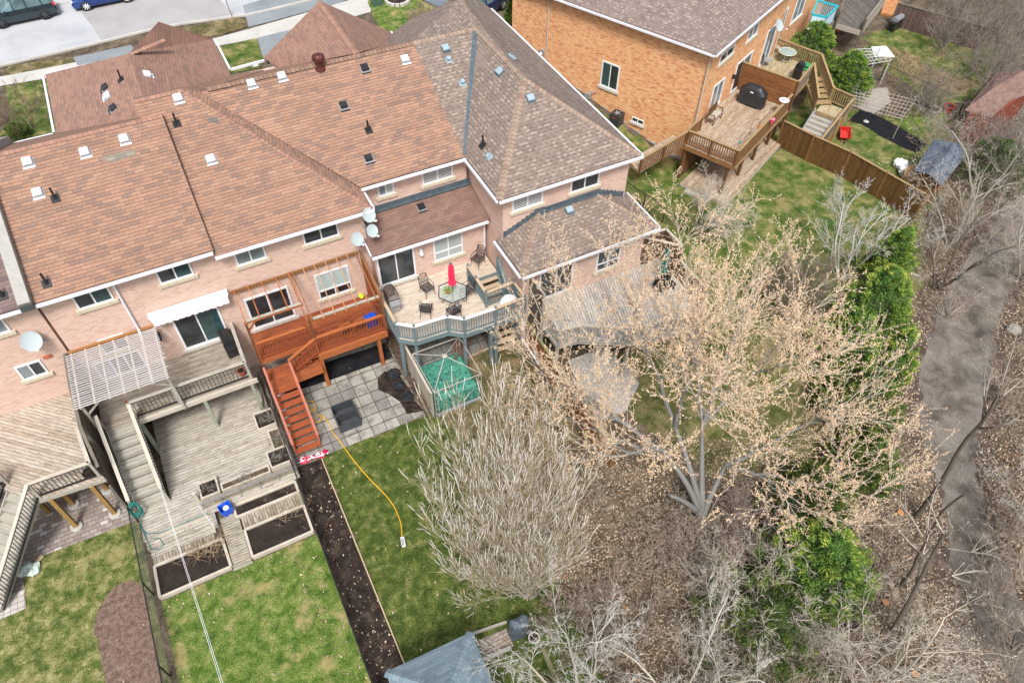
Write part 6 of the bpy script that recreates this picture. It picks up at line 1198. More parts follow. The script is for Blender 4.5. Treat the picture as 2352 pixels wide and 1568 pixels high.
# garden of the far neighbour
sheet('fabric_strip', PL('c3', [(1130, 830), (1210, 750), (1290, 775), (1440, 850), (1560, 920), (1680, 990), (1600, 1050), (1490, 1005), (1340, 925), (1220, 850)]), .03, TARPB, .05); o = bpy.data.objects['fabric_strip']; del o['kind']; tag(o, 'curving strip of black weed fabric across the far garden', 'fabric')
t = thing('stepping_stone', 'pale round stone on the black weed fabric strip', 'stone', Z('c3', 1255, 830)); m = MB(); m.blob(Z('c3', 1255, 830, .06), .17, 1, .2, (1, 1, .3)); m.build('stone', STONE, t)
g = Z('c3', 1090, 940, 0); t = thing('wheelbarrow', 'red wheelbarrow tipped beside the grey garden stair', 'wheelbarrow', (0, 0, 0)); m = MB(); openbox(m, (0, 0), .5, .62, .3, .62, 0, 1.35, .02); m.build('tray', RED, t)
for x in (-.2, .2): m = MB(); m.tube([(x * .5, -.65, .2), (x, -.2, .3), (x * 1.3, .95, .62)], .02, 6); m.tube([(x, .25, .32), (x * 1.2, .35, 0)], .016, 6); m.build('handle', m_plain('handle_red', (.35, .03, .02), .5, .1), t)
m = MB(); m.tube([(-.06, -.68, .2), (.06, -.68, .2)], .2, 16); m.build('wheel', BLACK, t); t.location = (g[0], g[1], 0); t.rotation_euler = (RD(25), 0, RD(-35))
def trellis(label, poly, z, nu, nv, mat, r=.018, leg=True):
    P = [Vector(p) for p in poly]; t = thing('trellis', label, 'trellis', tuple(P[0])[:2] + (0,)); m = MB(); rr = random.Random(nu * 7)
    for i in range(nu + 1): u = i / nu; a, b = P[0].lerp(P[1], u), P[3].lerp(P[2], u); e = (b - a) * .06; j = Vector((rr.uniform(-.1, .1), rr.uniform(-.1, .1), rr.uniform(-.03, .03))); m.tube([a - e + j, b + e * rr.uniform(-.5, 1.5) - j], r, 4)
    for i in range(nv + 1): u = i / nv; a, b = P[0].lerp(P[3], u), P[1].lerp(P[2], u); e = (b - a) * .04; j = Vector((rr.uniform(-.1, .1), rr.uniform(-.1, .1), .03)); m.tube([a - e + j, b + e - j], r, 4)
    m.build('grid', mat, t)
    for p in P: m = MB(); m.tube([(p.x, p.y, 0), tuple(p)], r * 1.5, 5); m.build('post', mat, t)
trellis('large bamboo cane trellis over the paved far garden bed', [Z('c3', 1170, 590, 1.5), Z('c3', 1590, 680, 1.5), Z('c3', 1500, 815, 1.5), Z('c3', 1150, 720, 1.5)], 1.5, 15, 6, m_plain('cane', (.38, .33, .27), .7, .2))
trellis('smaller pale metal trellis behind the cedar hedge', [Z('c3', 1170, 340, 1.9), Z('c3', 1350, 330, 1.9), Z('c3', 1420, 410, 1.9), Z('c3', 1250, 450, 1.9)], 1.9, 7, 5, m_plain('trellis_pale', (.48, .50, .50), .5, .1), .022)
sheet('paving', PL('c3', [(1180, 620), (1400, 600), (1420, 700), (1300, 790), (1160, 720)]), .02, m_ground('paving_far', [(.3, (.30, .27, .24)), (.7, (.40, .37, .33))], 2, 20), .05)
bed('raised soil bed of grey weeds beside the far chain link fence', [Z('c3', x, y, .2)[:2] for x, y in ((1600, 655), (1770, 745), (1735, 775), (1560, 700))], .22, .1, W_GREY, MULCH)
t = thing('panel', 'large white panel propped flat above the far garden beds', 'panel', Z('c3', 1370, 350, 1.6)); m = MB(); m.slab([Z('c3', 1290, 320, 1.7), Z('c3', 1392, 315, 1.6), Z('c3', 1452, 390, 1.2), Z('c3', 1312, 385, 1.3)], .05); m.build('sheet', m_plain('panel_white', (.62, .63, .62), .5, .05), t)

for x, y in ((1320, 375), (1400, 340)): m = MB(); m.beam((*Z('c3', x, y, 1.3)[:2], 0), Z('c3', x, y, 1.3), .05, .05, (1, 0, 0)); m.build('support', W_GRD, t)
for lb, x, y, r_, mt in (('white plastic jug among the pots under the far trellis', 1262, 570, .16, VENTW), ('blue tub of garden things under the far trellis', 1283, 540, .17, BLUEP), ('dark crate of pots under the far trellis', 1205, 540, .3, BLACK), ('blue barrel in the shade behind the cedar hedge', 1190, 450, .2, m_plain('blue_dark', (.01, .05, .3), .5, .1))): g = Z('c3', x, y, .0); t = thing('garden_tub', lb, 'tub', g); m = MB(); m.lathe(g, [(r_ * .8, 0), (r_, r_ * 1.4), (r_ * .85, r_ * 1.5), (r_ * .7, r_ * 1.3)], 12); m.build('tub', mt, t)
# shed with slate roof and the round boards
t = thing('garden_shed', 'low garden shed with slate blue shingle roof beyond the brown fence', 'shed', Z('c3', 1780, 1100)); A_, B_, C_, D_, E_, F_ = [Z('c3', x, y, z) for x, y, z in ((1580, 1165, 1.9), (1720, 950, 1.9), (1870, 975, 2.45), (1950, 1045, 1.9), (1775, 1265, 1.9), (1690, 1190, 2.45))]
m = MB(); m.slab([A_, F_, C_, B_], .06); m.slab([F_, E_, D_, C_], .06); m.build('roof', SH_SL, t); m = MB(); mid = lambda p, k=.8: (p[0] + (F_[0] + C_[0] - 2 * p[0]) / 2 * (1 - k), p[1] + (F_[1] + C_[1] - 2 * p[1]) / 2 * (1 - k)); m.prism([mid(A_), mid(E_), mid(D_), mid(B_)], -.1, 1.85); m.build('wall', W_BRN, t)
t = thing('timber_platform', 'bare honey coloured round timber platform beside the slate roofed shed', 'platform', Z('c3', 1630, 1240)); g = Z('c3', 1625, 1235, .5); m = MB(); m.lathe((g[0], g[1], 0), [(1.1, 0), (1.1, .85), (.1, .92)], 10); m.build('boards', m_wood('honey_wood', (.52, .33, .16), .2, .2), t)
t = thing('plastic_sheet', 'crumpled white plastic bundle between the shed and the bare tree', 'plastic', Z('c3', 1495, 1140)); m = MB(); [m.blob(Z('c3', x, y, .3), r_, 2, .22) for x, y, r_ in ((1475, 1115, .3), (1505, 1130, .32), (1510, 1170, .28))]; m.build('bundle', m_plain('plastic_white', (.78, .79, .80), .4, .12, 4, bump=.5), t)
# red shed
t = thing('garden_shed', 'rust red garden shed with brown roof at the right edge', 'shed', Z('c3', 2130, 760)); RA, RB2, RC, RD_, RE, RF2 = [Z('c3', x, y, z) for x, y, z in ((1930, 755, 2.0), (2080, 610, 2.0), (2200, 605, 2.7), (2215, 790, 2.7), (2090, 765, 2.0), (2334, 500, 2.7))]
a, b, c, d = Z('c3', 1930, 752, 2.0), Z('c3', 2120, 605, 2.7), Z('c3', 2240, 690, 2.0), Z('c3', 2110, 805, 2.0); SHR = m_shingle('shed_roof_brown', [(.24, .15, .125), (.27, .17, .14), (.21, .13, .11)], row=.15)
e, f_ = Z('c3', 2060, 600, 2.0), Z('c3', 2340, 480, 2.7)
m = MB(); m.slab([a, b, f_, Z('c3', 2150, 500, 2.0)], .06); m.slab([b, c, Z('c3', 2500, 590, 2.0), f_], .06); m.slab([a, d, b], .06); m.slab([d, c, b], .06); m.build('roof', SHR, t)
m = MB(); wl = [Z('c3', 1965, 770, 2.0)[:2], Z('c3', 2105, 800, 2.0)[:2], Z('c3', 2400, 600, 2.0)[:2], Z('c3', 2150, 560, 2.0)[:2]]; m.prism(wl, -.1, 1.95); m.build('wall', m_plank('shed_red', [(.24, .06, .035), (.29, .075, .045), (.2, .05, .03)], .15, .05, ang=RD(90), knots=False, length=9), t)
# far decks at the top edge
t = thing('raised_deck', 'far grey painted deck with solid panels at the top edge', 'deck', Z('c3', 1220, 100), 'back yard decks'); zt = 2.3; c4_ = [Z('c3', 1050, 165, zt), Z('c3', 1225, 215, zt), Z('c3', 1385, 0, zt + .2), Z('c3', 1120, -60, zt)]; m = MB(); m.slab(c4_, .08); m.build('floor', m_plank('deck_dark', [(.13, .12, .11), (.17, .155, .14), (.10, .095, .09)], .15, .08, ang=RD(20)), t)
BEI = m_wood('panel_beige', (.38, .34, .29), .15, .15)
m = MB()
for i in ((0, 1), (1, 2)): a, b = c4_[i[0]], c4_[i[1]]; m.beam((a[0], a[1], zt - .15), (b[0], b[1], zt - .15), .06, .35)
a, b = c4_[1], c4_[2]; m.beam((a[0], a[1], zt + .5), (b[0], b[1], zt + .55), .05, .9); m.build('side_panel', BEI, t); m = MB(); [m.beam((p[0], p[1], 0), (p[0], p[1], zt + .9), .12, .12, (1, 0, 0)) for p in (c4_[0], c4_[1])]; m.beam((c4_[0][0], c4_[0][1], zt + .9), (c4_[3][0], c4_[3][1], zt + .9), .1, .06); m.build('post', W_GRD, t)
t = thing('raised_deck', 'far deck with turquoise rails and pale mesh sides behind the cedar hedge', 'deck', Z('c3', 960, 60), 'back yard decks'); TQ = m_plain('turquoise', (.02, .42, .50), .5, .08); c4_ = [Z('c3', 885, 100, 3.3), Z('c3', 985, 120, 3.3), Z('c3', 1062, 45, 3.3), Z('c3', 925, 5, 3.3)]; m = MB(); [m.beam(c4_[i], c4_[(i + 1) % 4], .12, .12) for i in range(4)]; m.build('rail', TQ, t)
m = MB()
for i in range(4):
    a, b = Vector(c4_[i]), Vector(c4_[(i + 1) % 4]); n = int((b - a).length / .12)
    for k in range(n + 1): p = a + (b - a) * k / n; m.beam(p - Vector((0, 0, 1.0)), p, .03, .03, (1, 0, 0))
m.slab([(p[0], p[1], 2.3) for p in c4_], .1); m.build('balusters', m_plain('pale_blue', (.45, .60, .66), .5, .05), t); m = MB(); [m.beam((p[0], p[1], 0), (p[0], p[1], 2.25), .14, .14, (1, 0, 0)) for p in c4_]; m.build('post', m_plain('post_pale', (.5, .5, .48), .5, .1), t)
t = thing('timber_platform', 'low platform of new orange boards beside the far barbecue', 'platform', Z('c3', 1450, 50)); m = MB(); pf = [Z('c3', x, y, .25)[:2] for x, y in ((1355, 90), (1400, -40), (1545, 50), (1500, 105))]; m.prism(pf, .12, .25); m.build('boards', m_plank('new_orange_boards', [(.52, .24, .10), (.58, .28, .12), (.46, .2, .08)], .15, .08, ang=RD(20)), t); m = MB(); [m.beam((*pf[i], .06), (*pf[(i + 1) % 4], .06), .05, .12) for i in range(4)]; m.build('frame', W_BRN, t)
oh2 = thing('brick_house', 'further orange brick house mostly cut off by the top edge', 'house', L(17, 6, 0)); m = MB(); cs = [L(12.8, .8, -.4), L(23, .8, -.4), L(23, 12, -.4), L(12.8, 12, -.4)]; m.hexa(cs + [(p[0], p[1], 7.4) for p in cs]); m.build('wall', BR_O, oh2)
m = MB(); c_ = [L(12.4, .4, 7.5), L(23.4, .4, 7.5), L(23.4, 12.4, 7.5), L(12.4, 12.4, 7.5)]; ap_ = L(17.9, 6, 10.2); [m.face([c_[i], c_[(i + 1) % 4], ap_]) for i in range(4)]; m.build('roof', SH_OH, oh2)
window(oh2, L(12.8, .8, 0), UE, NE, .6, 1.5, 3.0, 4.4, 1, [GLASS], .08); window(oh2, L(12.8, .8, 0), UE, NE, 3.0, 5.0, 2.6, 4.6, 2, [GLASS_B, GLASS_B], .1)
t = thing('board_gate', 'short brown board gate between the end house and the orange house', 'gate', L(-1, 8, 2)); a, b = Z('c2', 1412, 420, 3.0), Z('c2', 1468, 385, 3.0); m = MB(); m.beam((a[0], a[1], 2.3), (b[0], b[1], 2.3), .05, 1.5); m.build('boards', FEN_R, t); m = MB(); m.beam((a[0], a[1], 3.08), (b[0], b[1], 3.08), .1, .05); m.build('rail', W_PALE, t)
# ---------------------------------------------------------------- bottom edge gazebo and things round it
t = thing('garden_gazebo', 'small pavilion with blue grey shingled hip roof at the bottom edge', 'pavilion', (1.45, 6.6, 0)); m = MB(); zc = 2.6; gq = [(-.05, 8.2, zc), (2.98, 8.1, zc), (2.9, 4.9, zc), (-.15, 5.0, zc)]; ap_ = (1.42, 6.5, 3.55); [m.face([gq[(i + 1) % 4], gq[i], ap_]) for i in range(4)]; [m.face([(gq[i][0], gq[i][1], zc - .12), gq[i], gq[(i + 1) % 4], (gq[(i + 1) % 4][0], gq[(i + 1) % 4][1], zc - .12)]) for i in range(4)]; m.face([(p[0], p[1], zc - .1) for p in gq]); gr_ = m.build('roof', SH_BL, t)
[cap(gr_, gq[i], ap_, SH_BL, .3) for i in range(4)]
for p in gq: m = MB(); x, y = p[0] + (1.42 - p[0]) * .12, p[1] + (6.5 - p[1]) * .12; m.beam((x, y, 0), (x, y, 2.5), .1, .1, (1, 0, 0)); m.build('post', W_GREY, t)
sheet('patio', PL('c8', [(880, 1300), (1130, 1195), (1180, 1320), (960, 1420), (900, 1380)]), .02, m_paver('cobble', .2, .13, [(.40, .33, .27), (.46, .39, .32), (.34, .28, .23)], (.12, .1, .08), .08, .5, .3), .03)
t = thing('garden_edging', 'grey timber sleeper beside the cobbled corner at the bottom edge', 'edging', Z('c8', 1050, 1370)); m = MB(); m.beam(Z('c8', 960, 1415, .1), Z('c8', 1160, 1325, .1), .12, .18); m.beam(Z('c8', 900, 1230, .08), Z('c8', 1130, 1150, .08), .09, .12); m.build('timber', W_GREY, t)
t = thing('covered_barbecue', 'boxy barbecue under a dark blue grey cover by the bare tree', 'barbecue', Z('c8', 1215, 1190)); g = Z('c8', 1215, 1210, 0); m = MB(); n = 18; n = 24; sg_ = lambda v, e_: (abs(v) ** e_) * (1 if v > 0 else -1); R = [[(g[0] + r_ * 1.15 * sg_(cos(a), .5) + .02 * sin(5 * a), g[1] + r_ * .8 * sg_(sin(a), .5) + .02 * cos(6 * a), z + .02 * sin(3 * a)) for a in [2 * pi * k / n + .3 for k in range(n)]] for r_, z in ((.36, .03), (.33, .5), (.32, .8), (.25, .93), (.1, .98))]
[m.face([R[i][k], R[i][(k + 1) % n], R[i + 1][(k + 1) % n], R[i + 1][k]]) for i in range(4) for k in range(n)]; m.face(R[-1]); m.build('cover', m_plain('cover_bluegrey', (.09, .12, .15), .5, .4, 4, bump=.4), t); m = MB(); rotbox(m, g[:2], .5, .4, 0, .25, .4); m.build('base', BLACK, t)
g = Z('c8', 1318, 1260, .5); pot('pale round bowl of pebbles under the bare tree at the bottom edge', g[:2], .4, .2, .16, STONE, 'bird_bath'); m = MB(); m.tube([(g[0], g[1], 0), (g[0], g[1], .4)], .06, 8); m.build('pedestal', STONE, [o for o in bpy.data.objects if o.name.startswith('bird_bath') and o.type == 'EMPTY'][-1])
t = thing('log', 'mossy split log lying on the leaves right of the cobbled corner', 'log', Z('c8', 1420, 1420)); m = MB(); m.tube([Z('c8', 1380, 1330, .12), Z('c8', 1450, 1500, .12), Z('c8', 1480, 1600, .12)], .11, 8); m.build('log', m_wood('moss_log', (.20, .19, .10)), t)
t = thing('rubbish_heap', 'crumpled pale bags and scraps on the corner of the interlocking patio', 'rubbish', Z('A', 170, 1150)); m = MB(); [m.blob(Z('A', x, y, .12), r_, 1, .35, (1, 1, .5)) for x, y, r_ in ((135, 1160, .25), (165, 1140, .2), (195, 1160, .22), (205, 1130, .18))]; m.build('bags', m_plain('bag_mint', (.55, .66, .60), .5, .35, 5), t); m = MB(); m.beam(Z('A', 215, 1110, .08), Z('A', 250, 1070, .08), .16, .05); m.build('plank', W_TAN, t)
t = thing('brick_stack', 'grey step stones at the left edge of the interlocking patio', 'step', Z('A', 30, 1260)); m = MB(); g = Z('A', 0, 1270, .1); m.box(g[0] - 1.2, g[1] - .1, 0, g[0] + .45, g[1] + .25, .18); m.build('step', W_GRD, t)
# ---------------------------------------------------------------- cars and street things
def car(label, paint, rim, loc, rz, dark=False):
    t = thing('parked_car', label, 'car', (0, 0, 0), 'parked cars on the street')
    xs = [-2.28, -2.2, -1.9, -1.3, -.7, 0, .8, 1.1, 1.5, 1.9, 2.2, 2.3]; top = [.7, .92, 1.0, 1.02, 1.03, 1.03, 1.04, 1.02, .98, .92, .82, .6]; hw = [.72, .84, .9, .92, .93, .93, .92, .92, .91, .88, .80, .66]
    m = MB(); R = []
    for x, z, w_ in zip(xs, top, hw): R.append([(x, -w_ * .92, .26), (x, -w_, .45), (x, -w_ * 1.0, .72), (x, -w_ * .93, z - .05), (x, -w_ * .8, z), (x, w_ * .8, z), (x, w_ * .93, z - .05), (x, w_, .72), (x, w_, .45), (x, w_ * .92, .26)])
    for i in range(len(R) - 1):
        for k in range(9): m.face([R[i][k], R[i][k + 1], R[i + 1][k + 1], R[i + 1][k]][::-1])
    m.face(R[0][::-1]); m.face(R[-1]); m.build('body', paint, t, True)
    gx = [(-2.1, 1.0, .74), (-1.75, 1.55, .66), (-1.2, 1.66, .64), (-.2, 1.68, .65), (.45, 1.6, .65), (1.25, 1.02, .76)]
    m = MB(); [m.face([(a[0], -a[2], a[1]), (b[0], -b[2], b[1]), (b[0], b[2], b[1]), (a[0], a[2], a[1])]) for a, b in zip(gx[1:4], gx[2:5])]
    for s in (-1, 1):
        for x in (-1.5, -.45, .38): m.beam((x, s * .84, 1.0), (x - .05 + (.15 if x < -1 else 0), s * .67, 1.6), .06, .05)
    m.build('roof', paint, t)
    m = MB()
    for s in (-1, 1):
        pts = [(g_[0], s * (g_[2] - .01), g_[1] - .012) for g_ in gx[1:5]]; base = [(1.2, s * .80, 1.02), (-2.05, s * .80, 1.0)]; f_ = pts + base; m.face(f_ if s < 0 else f_[::-1])
    m.face([(gx[4][0], -.64, 1.585), (gx[5][0], -.8, 1.02), (gx[5][0], .8, 1.02), (gx[4][0], .64, 1.585)]); m.face([(gx[0][0], .78, 1.0), (gx[0][0], -.78, 1.0), (gx[1][0], -.65, 1.54), (gx[1][0], .65, 1.54)]); m.build('windows', GLASS_B if not dark else m_glass('car_glass', (.12, .19, .21), .06, .4), t)
    for x in (-1.38, 1.42):
        for s in (-1, 1):
            m = MB(); c = (x, s * .86, .35); n = 20; o = .12
            R = [[(x + r_ * cos(2 * pi * k / n), s * y, .35 + r_ * sin(2 * pi * k / n)) for k in range(n)] for r_, y in ((.33, .72), (.36, .76), (.36, .9), (.33, .94), (.25, .94), (.24, .90))]
            [m.face([R[i][k], R[i][(k + 1) % n], R[i + 1][(k + 1) % n], R[i + 1][k]]) for i in range(5) for k in range(n)]; m.face(R[0]); w_ = m.build('wheel', BLACK, t)
            m = MB(); [m.beam((x, s * .925, .35), (x + .235 * cos(2 * pi * k / 8), s * .925, .35 + .235 * sin(2 * pi * k / 8)), .05, .03, (0, 1, 0)) for k in range(8)]; m.build('rim', rim, w_)
    for s in (-1, 1):
        m = MB(); m.box(-2.27, min(s * .5, s * .8), .8, -2.1, max(s * .5, s * .8), .95); m.build('tail_light', RED, t); m = MB(); m.box(2.12, min(s * .5, s * .78), .68, 2.29, max(s * .5, s * .78), .78); m.build('headlight', VENTW, t)
        m = MB(); m.box(.85, min(s * .93, s * 1.06), 1.0, 1.0, max(s * .93, s * 1.06), 1.14); m.build('mirror', paint, t)
    t.location = loc; t.rotation_euler = (0, 0, rz); return t
def carp(name, col): s = NT(name); s.b.inputs['Base Color'].default_value = (*col, 1); s.b.inputs['Roughness'].default_value = .25; s.b.inputs['Coat Weight'].default_value = .8; s.b.inputs['Metallic'].default_value = .3; return s.m
a, b = Z('c1', 35, 200, F24), Z('c1', 325, 138, F24); ang = math.atan2(a[1] - b[1], a[0] - b[0]); cx, cy = (a[0] + b[0]) / 2, (a[1] + b[1]) / 2
car('black sport utility car with black wheels at the top left corner', carp('paint_black', (.02, .035, .045)), DGREY, (cx + .9 * sin(ang) * -1 * -1, cy - .9 * cos(ang) * 1, F24 + .02), ang, True)
a, b = Z('c1', 605, 80, F24), Z('c1', 885, 22, F24); ang = math.atan2(a[1] - b[1], a[0] - b[0]); cx, cy = (a[0] + b[0]) / 2, (a[1] + b[1]) / 2
car('blue car with silver wheels partly cut off by the top edge', carp('paint_blue', (.008, .045, .22)), VENTW, (cx + .9 * sin(ang), cy - .9 * cos(ang), F24 + .02), ang, True)
g = Z('c2', 985, 5, F24 + 1.2); car('dark blue car glimpsed behind the taupe front roof at the top edge', carp('paint_navy', (.015, .03, .09)), GREYM, (g[0], g[1] + .6, F24 + .02), RD(25), True)
t = thing('utility_box', 'small dark green utility cabinet on the front lawn', 'cabinet', Z('c2', 245, 35, F24)); g = Z('c2', 245, 35, F24); m = MB(); m.box(g[0] - .35, g[1] - .3, F24, g[0] + .35, g[1] + .3, F24 + .8); m.build('cabinet', m_plain('cabinet_green', (.06, .12, .08), .6, .1), t); m = MB(); m.box(g[0] - .38, g[1] - .33, F24 + .8, g[0] + .38, g[1] + .33, F24 + .85); m.build('lid', m_plain('cabinet_lid', (.1, .17, .12), .6, .1), t)
t = thing('stone_planter', 'round stone edged planting ring on the front lawn', 'planter', Z('c2', 385, 15, F24)); g = Z('c2', 385, 12, F24); m = MB()
for k in range(16): a = 2 * pi * k / 16; rotbox(m, (g[0] + .85 * cos(a), g[1] + .85 * sin(a)), .28, .2, F24, F24 + .22, a + pi / 2)
m.build('stones', STONE, t); m = MB(); m.lathe((g[0], g[1], F24), [(.8, .0), (.8, .15)], 16); m.build('soil', MULCH, t)

# ---------------------------------------------------------------- vegetation
def segmesh(name, segs, mat, parent, k=4, flat=False):
    S = np.array(segs, dtype=np.float64)
    if len(S) == 0: return None
    a, b, r0, r1 = S[:, 0:3], S[:, 3:6], S[:, 6:7], S[:, 7:8]; d = b - a; L_ = np.linalg.norm(d, axis=1, keepdims=True) + 1e-9; d = d / L_
    ref = np.where(np.abs(d[:, 2:3]) < .9, np.array([[0, 0, 1.0]]), np.array([[1.0, 0, 0]])); x = np.cross(d, ref); x /= np.linalg.norm(x, axis=1, keepdims=True); y = np.cross(d, x); n = len(S)
    b = b + d * r1 * .5
    V = np.zeros((n, 2 * k, 3)); T = np.random.RandomState(len(S)).rand(n) * (.12 if flat else 1) + (.35 if flat else 0)
    for i in range(k):
        t = 2 * pi * i / k; o = x * cos(t) + y * sin(t); V[:, i] = a + o * r0; V[:, k + i] = b + o * r1
    F = np.zeros((n, k, 4), dtype=np.int64); base = np.arange(n) * 2 * k
    for i in range(k): j = (i + 1) % k; F[:, i, 0] = base + i; F[:, i, 1] = base + j; F[:, i, 2] = base + k + j; F[:, i, 3] = base + k + i
    uv = np.zeros((n, k, 4, 2)); uv[..., 0] = T[:, None, None]
    return npmesh(name, V.reshape(-1, 3), F.reshape(-1, 4), uv.reshape(-1, 2), mat, parent, 4)
def octas(name, P, R, mat, parent, seed=1, sq=1.0):
    P = np.asarray(P, dtype=np.float64); n = len(P); R = np.asarray(R).reshape(-1, 1); rs = np.random.RandomState(seed); jit = rs.uniform(.7, 1.3, (n, 6, 1))
    D = np.array([(1, 0, 0), (0, 1, 0), (-1, 0, 0), (0, -1, 0), (0, 0, 1), (0, 0, -1)], dtype=float); V = P[:, None, :] + D[None] * R[:, None, :] * jit * np.array([1, 1, sq])
    f = np.array([(0, 1, 4), (1, 2, 4), (2, 3, 4), (3, 0, 4), (1, 0, 5), (2, 1, 5), (3, 2, 5), (0, 3, 5)]); F = f[None] + (np.arange(n) * 6)[:, None, None]
    t = rs.rand(n); uv = np.zeros((n, 8, 3, 2)); uv[..., 0] = t[:, None, None]
    return npmesh(name, V.reshape(-1, 3), F.reshape(-1, 3), uv.reshape(-1, 2), mat, parent, 3)
def quads(name, P, N, sz, mat, parent, seed=1, tone=None, asp=.6, D=None):
    P = np.asarray(P, dtype=float); N = np.asarray(N, dtype=float); n = len(P); rs = np.random.RandomState(seed); N = N / (np.linalg.norm(N, axis=1, keepdims=True) + 1e-9)
    rd = rs.normal(size=(n, 3)); u = np.cross(N, rd)
    if D is not None: D = np.asarray(D); u = D - N * np.sum(D * N, 1, keepdims=True)
    u /= np.linalg.norm(u, axis=1, keepdims=True) + 1e-9; v = np.cross(N, u); s = np.asarray(sz).reshape(-1, 1) * np.ones((n, 1))
    V = np.stack([P - u * s, P - v * s * asp, P + u * s, P + v * s * asp], 1); F = (np.arange(n) * 4)[:, None] + np.arange(4)[None]; t = rs.rand(n) if tone is None else tone
    uv = np.zeros((n, 4, 2)); uv[..., 0] = np.asarray(t)[:, None]; return npmesh(name, V.reshape(-1, 3), F, uv.reshape(-1, 2), mat, parent, 4)
def unit(v): l = math.sqrt(v[0] ** 2 + v[1] ** 2 + v[2] ** 2) + 1e-9; return (v[0] / l, v[1] / l, v[2] / l)
def grow(segs, rnd, p, d, L_, r, lv, P, tips=None):
    n = max(2, int(L_ / P['seg'])); st = L_ / n; pts = [p]; rr = r; r_end = r * P['tap']
    for i in range(n):
        j = P['jit']; d = unit((d[0] + rnd.gauss(0, j), d[1] + rnd.gauss(0, j), d[2] + rnd.gauss(0, j) + P['up']))
        q_ = (p[0] + d[0] * st, p[1] + d[1] * st, p[2] + d[2] * st); r2 = r + (r_end - r) * (i + 1) / n
        if q_[2] < .1: q_ = (q_[0], q_[1], .1)
        segs.append((*p, *q_, rr, r2, lv)); p = q_; rr = r2; pts.append(p)
        if lv > 0 and (i + 1) / n > P['start']:
            k = P['n'][lv - 1] / n; k = int(k) + (1 if rnd.random() < k - int(k) else 0)
            for _ in range(k):
                a = rnd.uniform(0, 2 * pi); sp_ = P['spread'] * rnd.uniform(.7, 1.25); w_ = unit((rnd.gauss(0, 1), rnd.gauss(0, 1), rnd.gauss(0, 1))); c = (d[1] * w_[2] - d[2] * w_[1], d[2] * w_[0] - d[0] * w_[2], d[0] * w_[1] - d[1] * w_[0]); c = unit(c)
                nd = unit(tuple(d[m_] * cos(sp_) + c[m_] * sin(sp_) for m_ in range(3)))
                grow(segs, rnd, p, nd, L_ * P['ratio'] * rnd.uniform(.6, 1.15) * (1.15 - .5 * (i + 1) / n), max(P['rmin'], r2 * .6), lv - 1, P, tips)
    if tips is not None and lv == 0: tips.append((pts, d))
def bark(name, c, var=.3): return m_tone(name, [(0, tuple(x * (1 - var) for x in c)), (.5, c), (1, tuple(min(1, x * (1 + var)) for x in c))], .9)
B_PALE = bark('bark_pale', (.52, .47, .39), .22); B_TRUNK = bark('bark_trunk', (.20, .19, .165), .25); B_GREY = bark('bark_grey', (.35, .325, .28), .25); B_PURP = bark('bark_purple_grey', (.36, .29, .25), .3); B_OLIVE = bark('bark_olive', (.30, .25, .14), .35); B_WHT = bark('bark_white', (.55, .53, .48), .2); B_DARK = bark('bark_dark', (.12, .10, .08), .3)
def split_build(t, segs, thr, m_big, m_small, nm=('trunk', 'crown')):
    big = [s[:8] for s in segs if s[6] >= thr]; sm = [s[:8] for s in segs if s[6] < thr]
    if big: segmesh(nm[0], big, m_big, t, 8, True)
    if sm: segmesh(nm[1], sm, m_small, t, 3)
def tree(name, label, base, seed, H, r, mats, P, stems=1, lean=(0, 0), group=None, fan=.35, thr=.03, cat='tree', z0=0.0, lv=None):
    rnd = random.Random(seed); segs = []; t = thing(name, label, cat, (base[0], base[1], z0), group)
    for k in range(stems):
        a = 2 * pi * k / max(1, stems) + rnd.uniform(-.4, .4); f = fan * rnd.uniform(.5, 1.2) if stems > 1 else .03
        d = unit((cos(a) * f + lean[0], sin(a) * f + lean[1], 1)); b0 = (base[0] + cos(a) * .12 * (stems > 1), base[1] + sin(a) * .12 * (stems > 1), z0 - .05); grow(segs, rnd, b0, d, H * rnd.uniform(.85, 1.05), r * rnd.uniform(.75, 1.1), len(P['n']) if lv is None else lv, P)
    split_build(t, segs, thr, *mats); return t
def PP(seg=.35, jit=.09, up=.02, tap=.45, n=(5, 7, 8), ratio=.45, spread=.75, start=.25, rmin=.008): return dict(seg=seg, jit=jit, up=up, tap=tap, n=n, ratio=ratio, spread=spread, start=start, rmin=rmin)
# --- the big budding tree
def bez0(a, b, c, u): return tuple((1 - u) ** 2 * a[i] + 2 * u * (1 - u) * b[i] + u * u * c[i] for i in range(3))
rnd = random.Random(21); base = Z('N', 1612, 1192, 0.0); t = thing('budding_tree', 'large spreading tree covered in peach coloured buds in the middle of the yards', 'tree', base); segs = []; buds = []
hub = (base[0] + .1, base[1] + .7, 1.2); hubs = []
for hx_, hy_, hz_ in ((-1.3, 2.1, 3.4), (-.3, 2.6, 3.6), (.9, 2.3, 3.2), (1.2, .8, 2.2), (-1.5, .8, 2.0)):
    p_ = base
    for i in range(1, 7): b_ = bez0(base, (base[0] + hx_ * .25, base[1] + hy_ * .4, hz_ * .55), (base[0] + hx_, base[1] + hy_, hz_), i / 6); segs.append((*p_, *b_, .19 - .018 * i, .19 - .018 * (i + 1), 9)); p_ = b_
    hubs.append(p_)
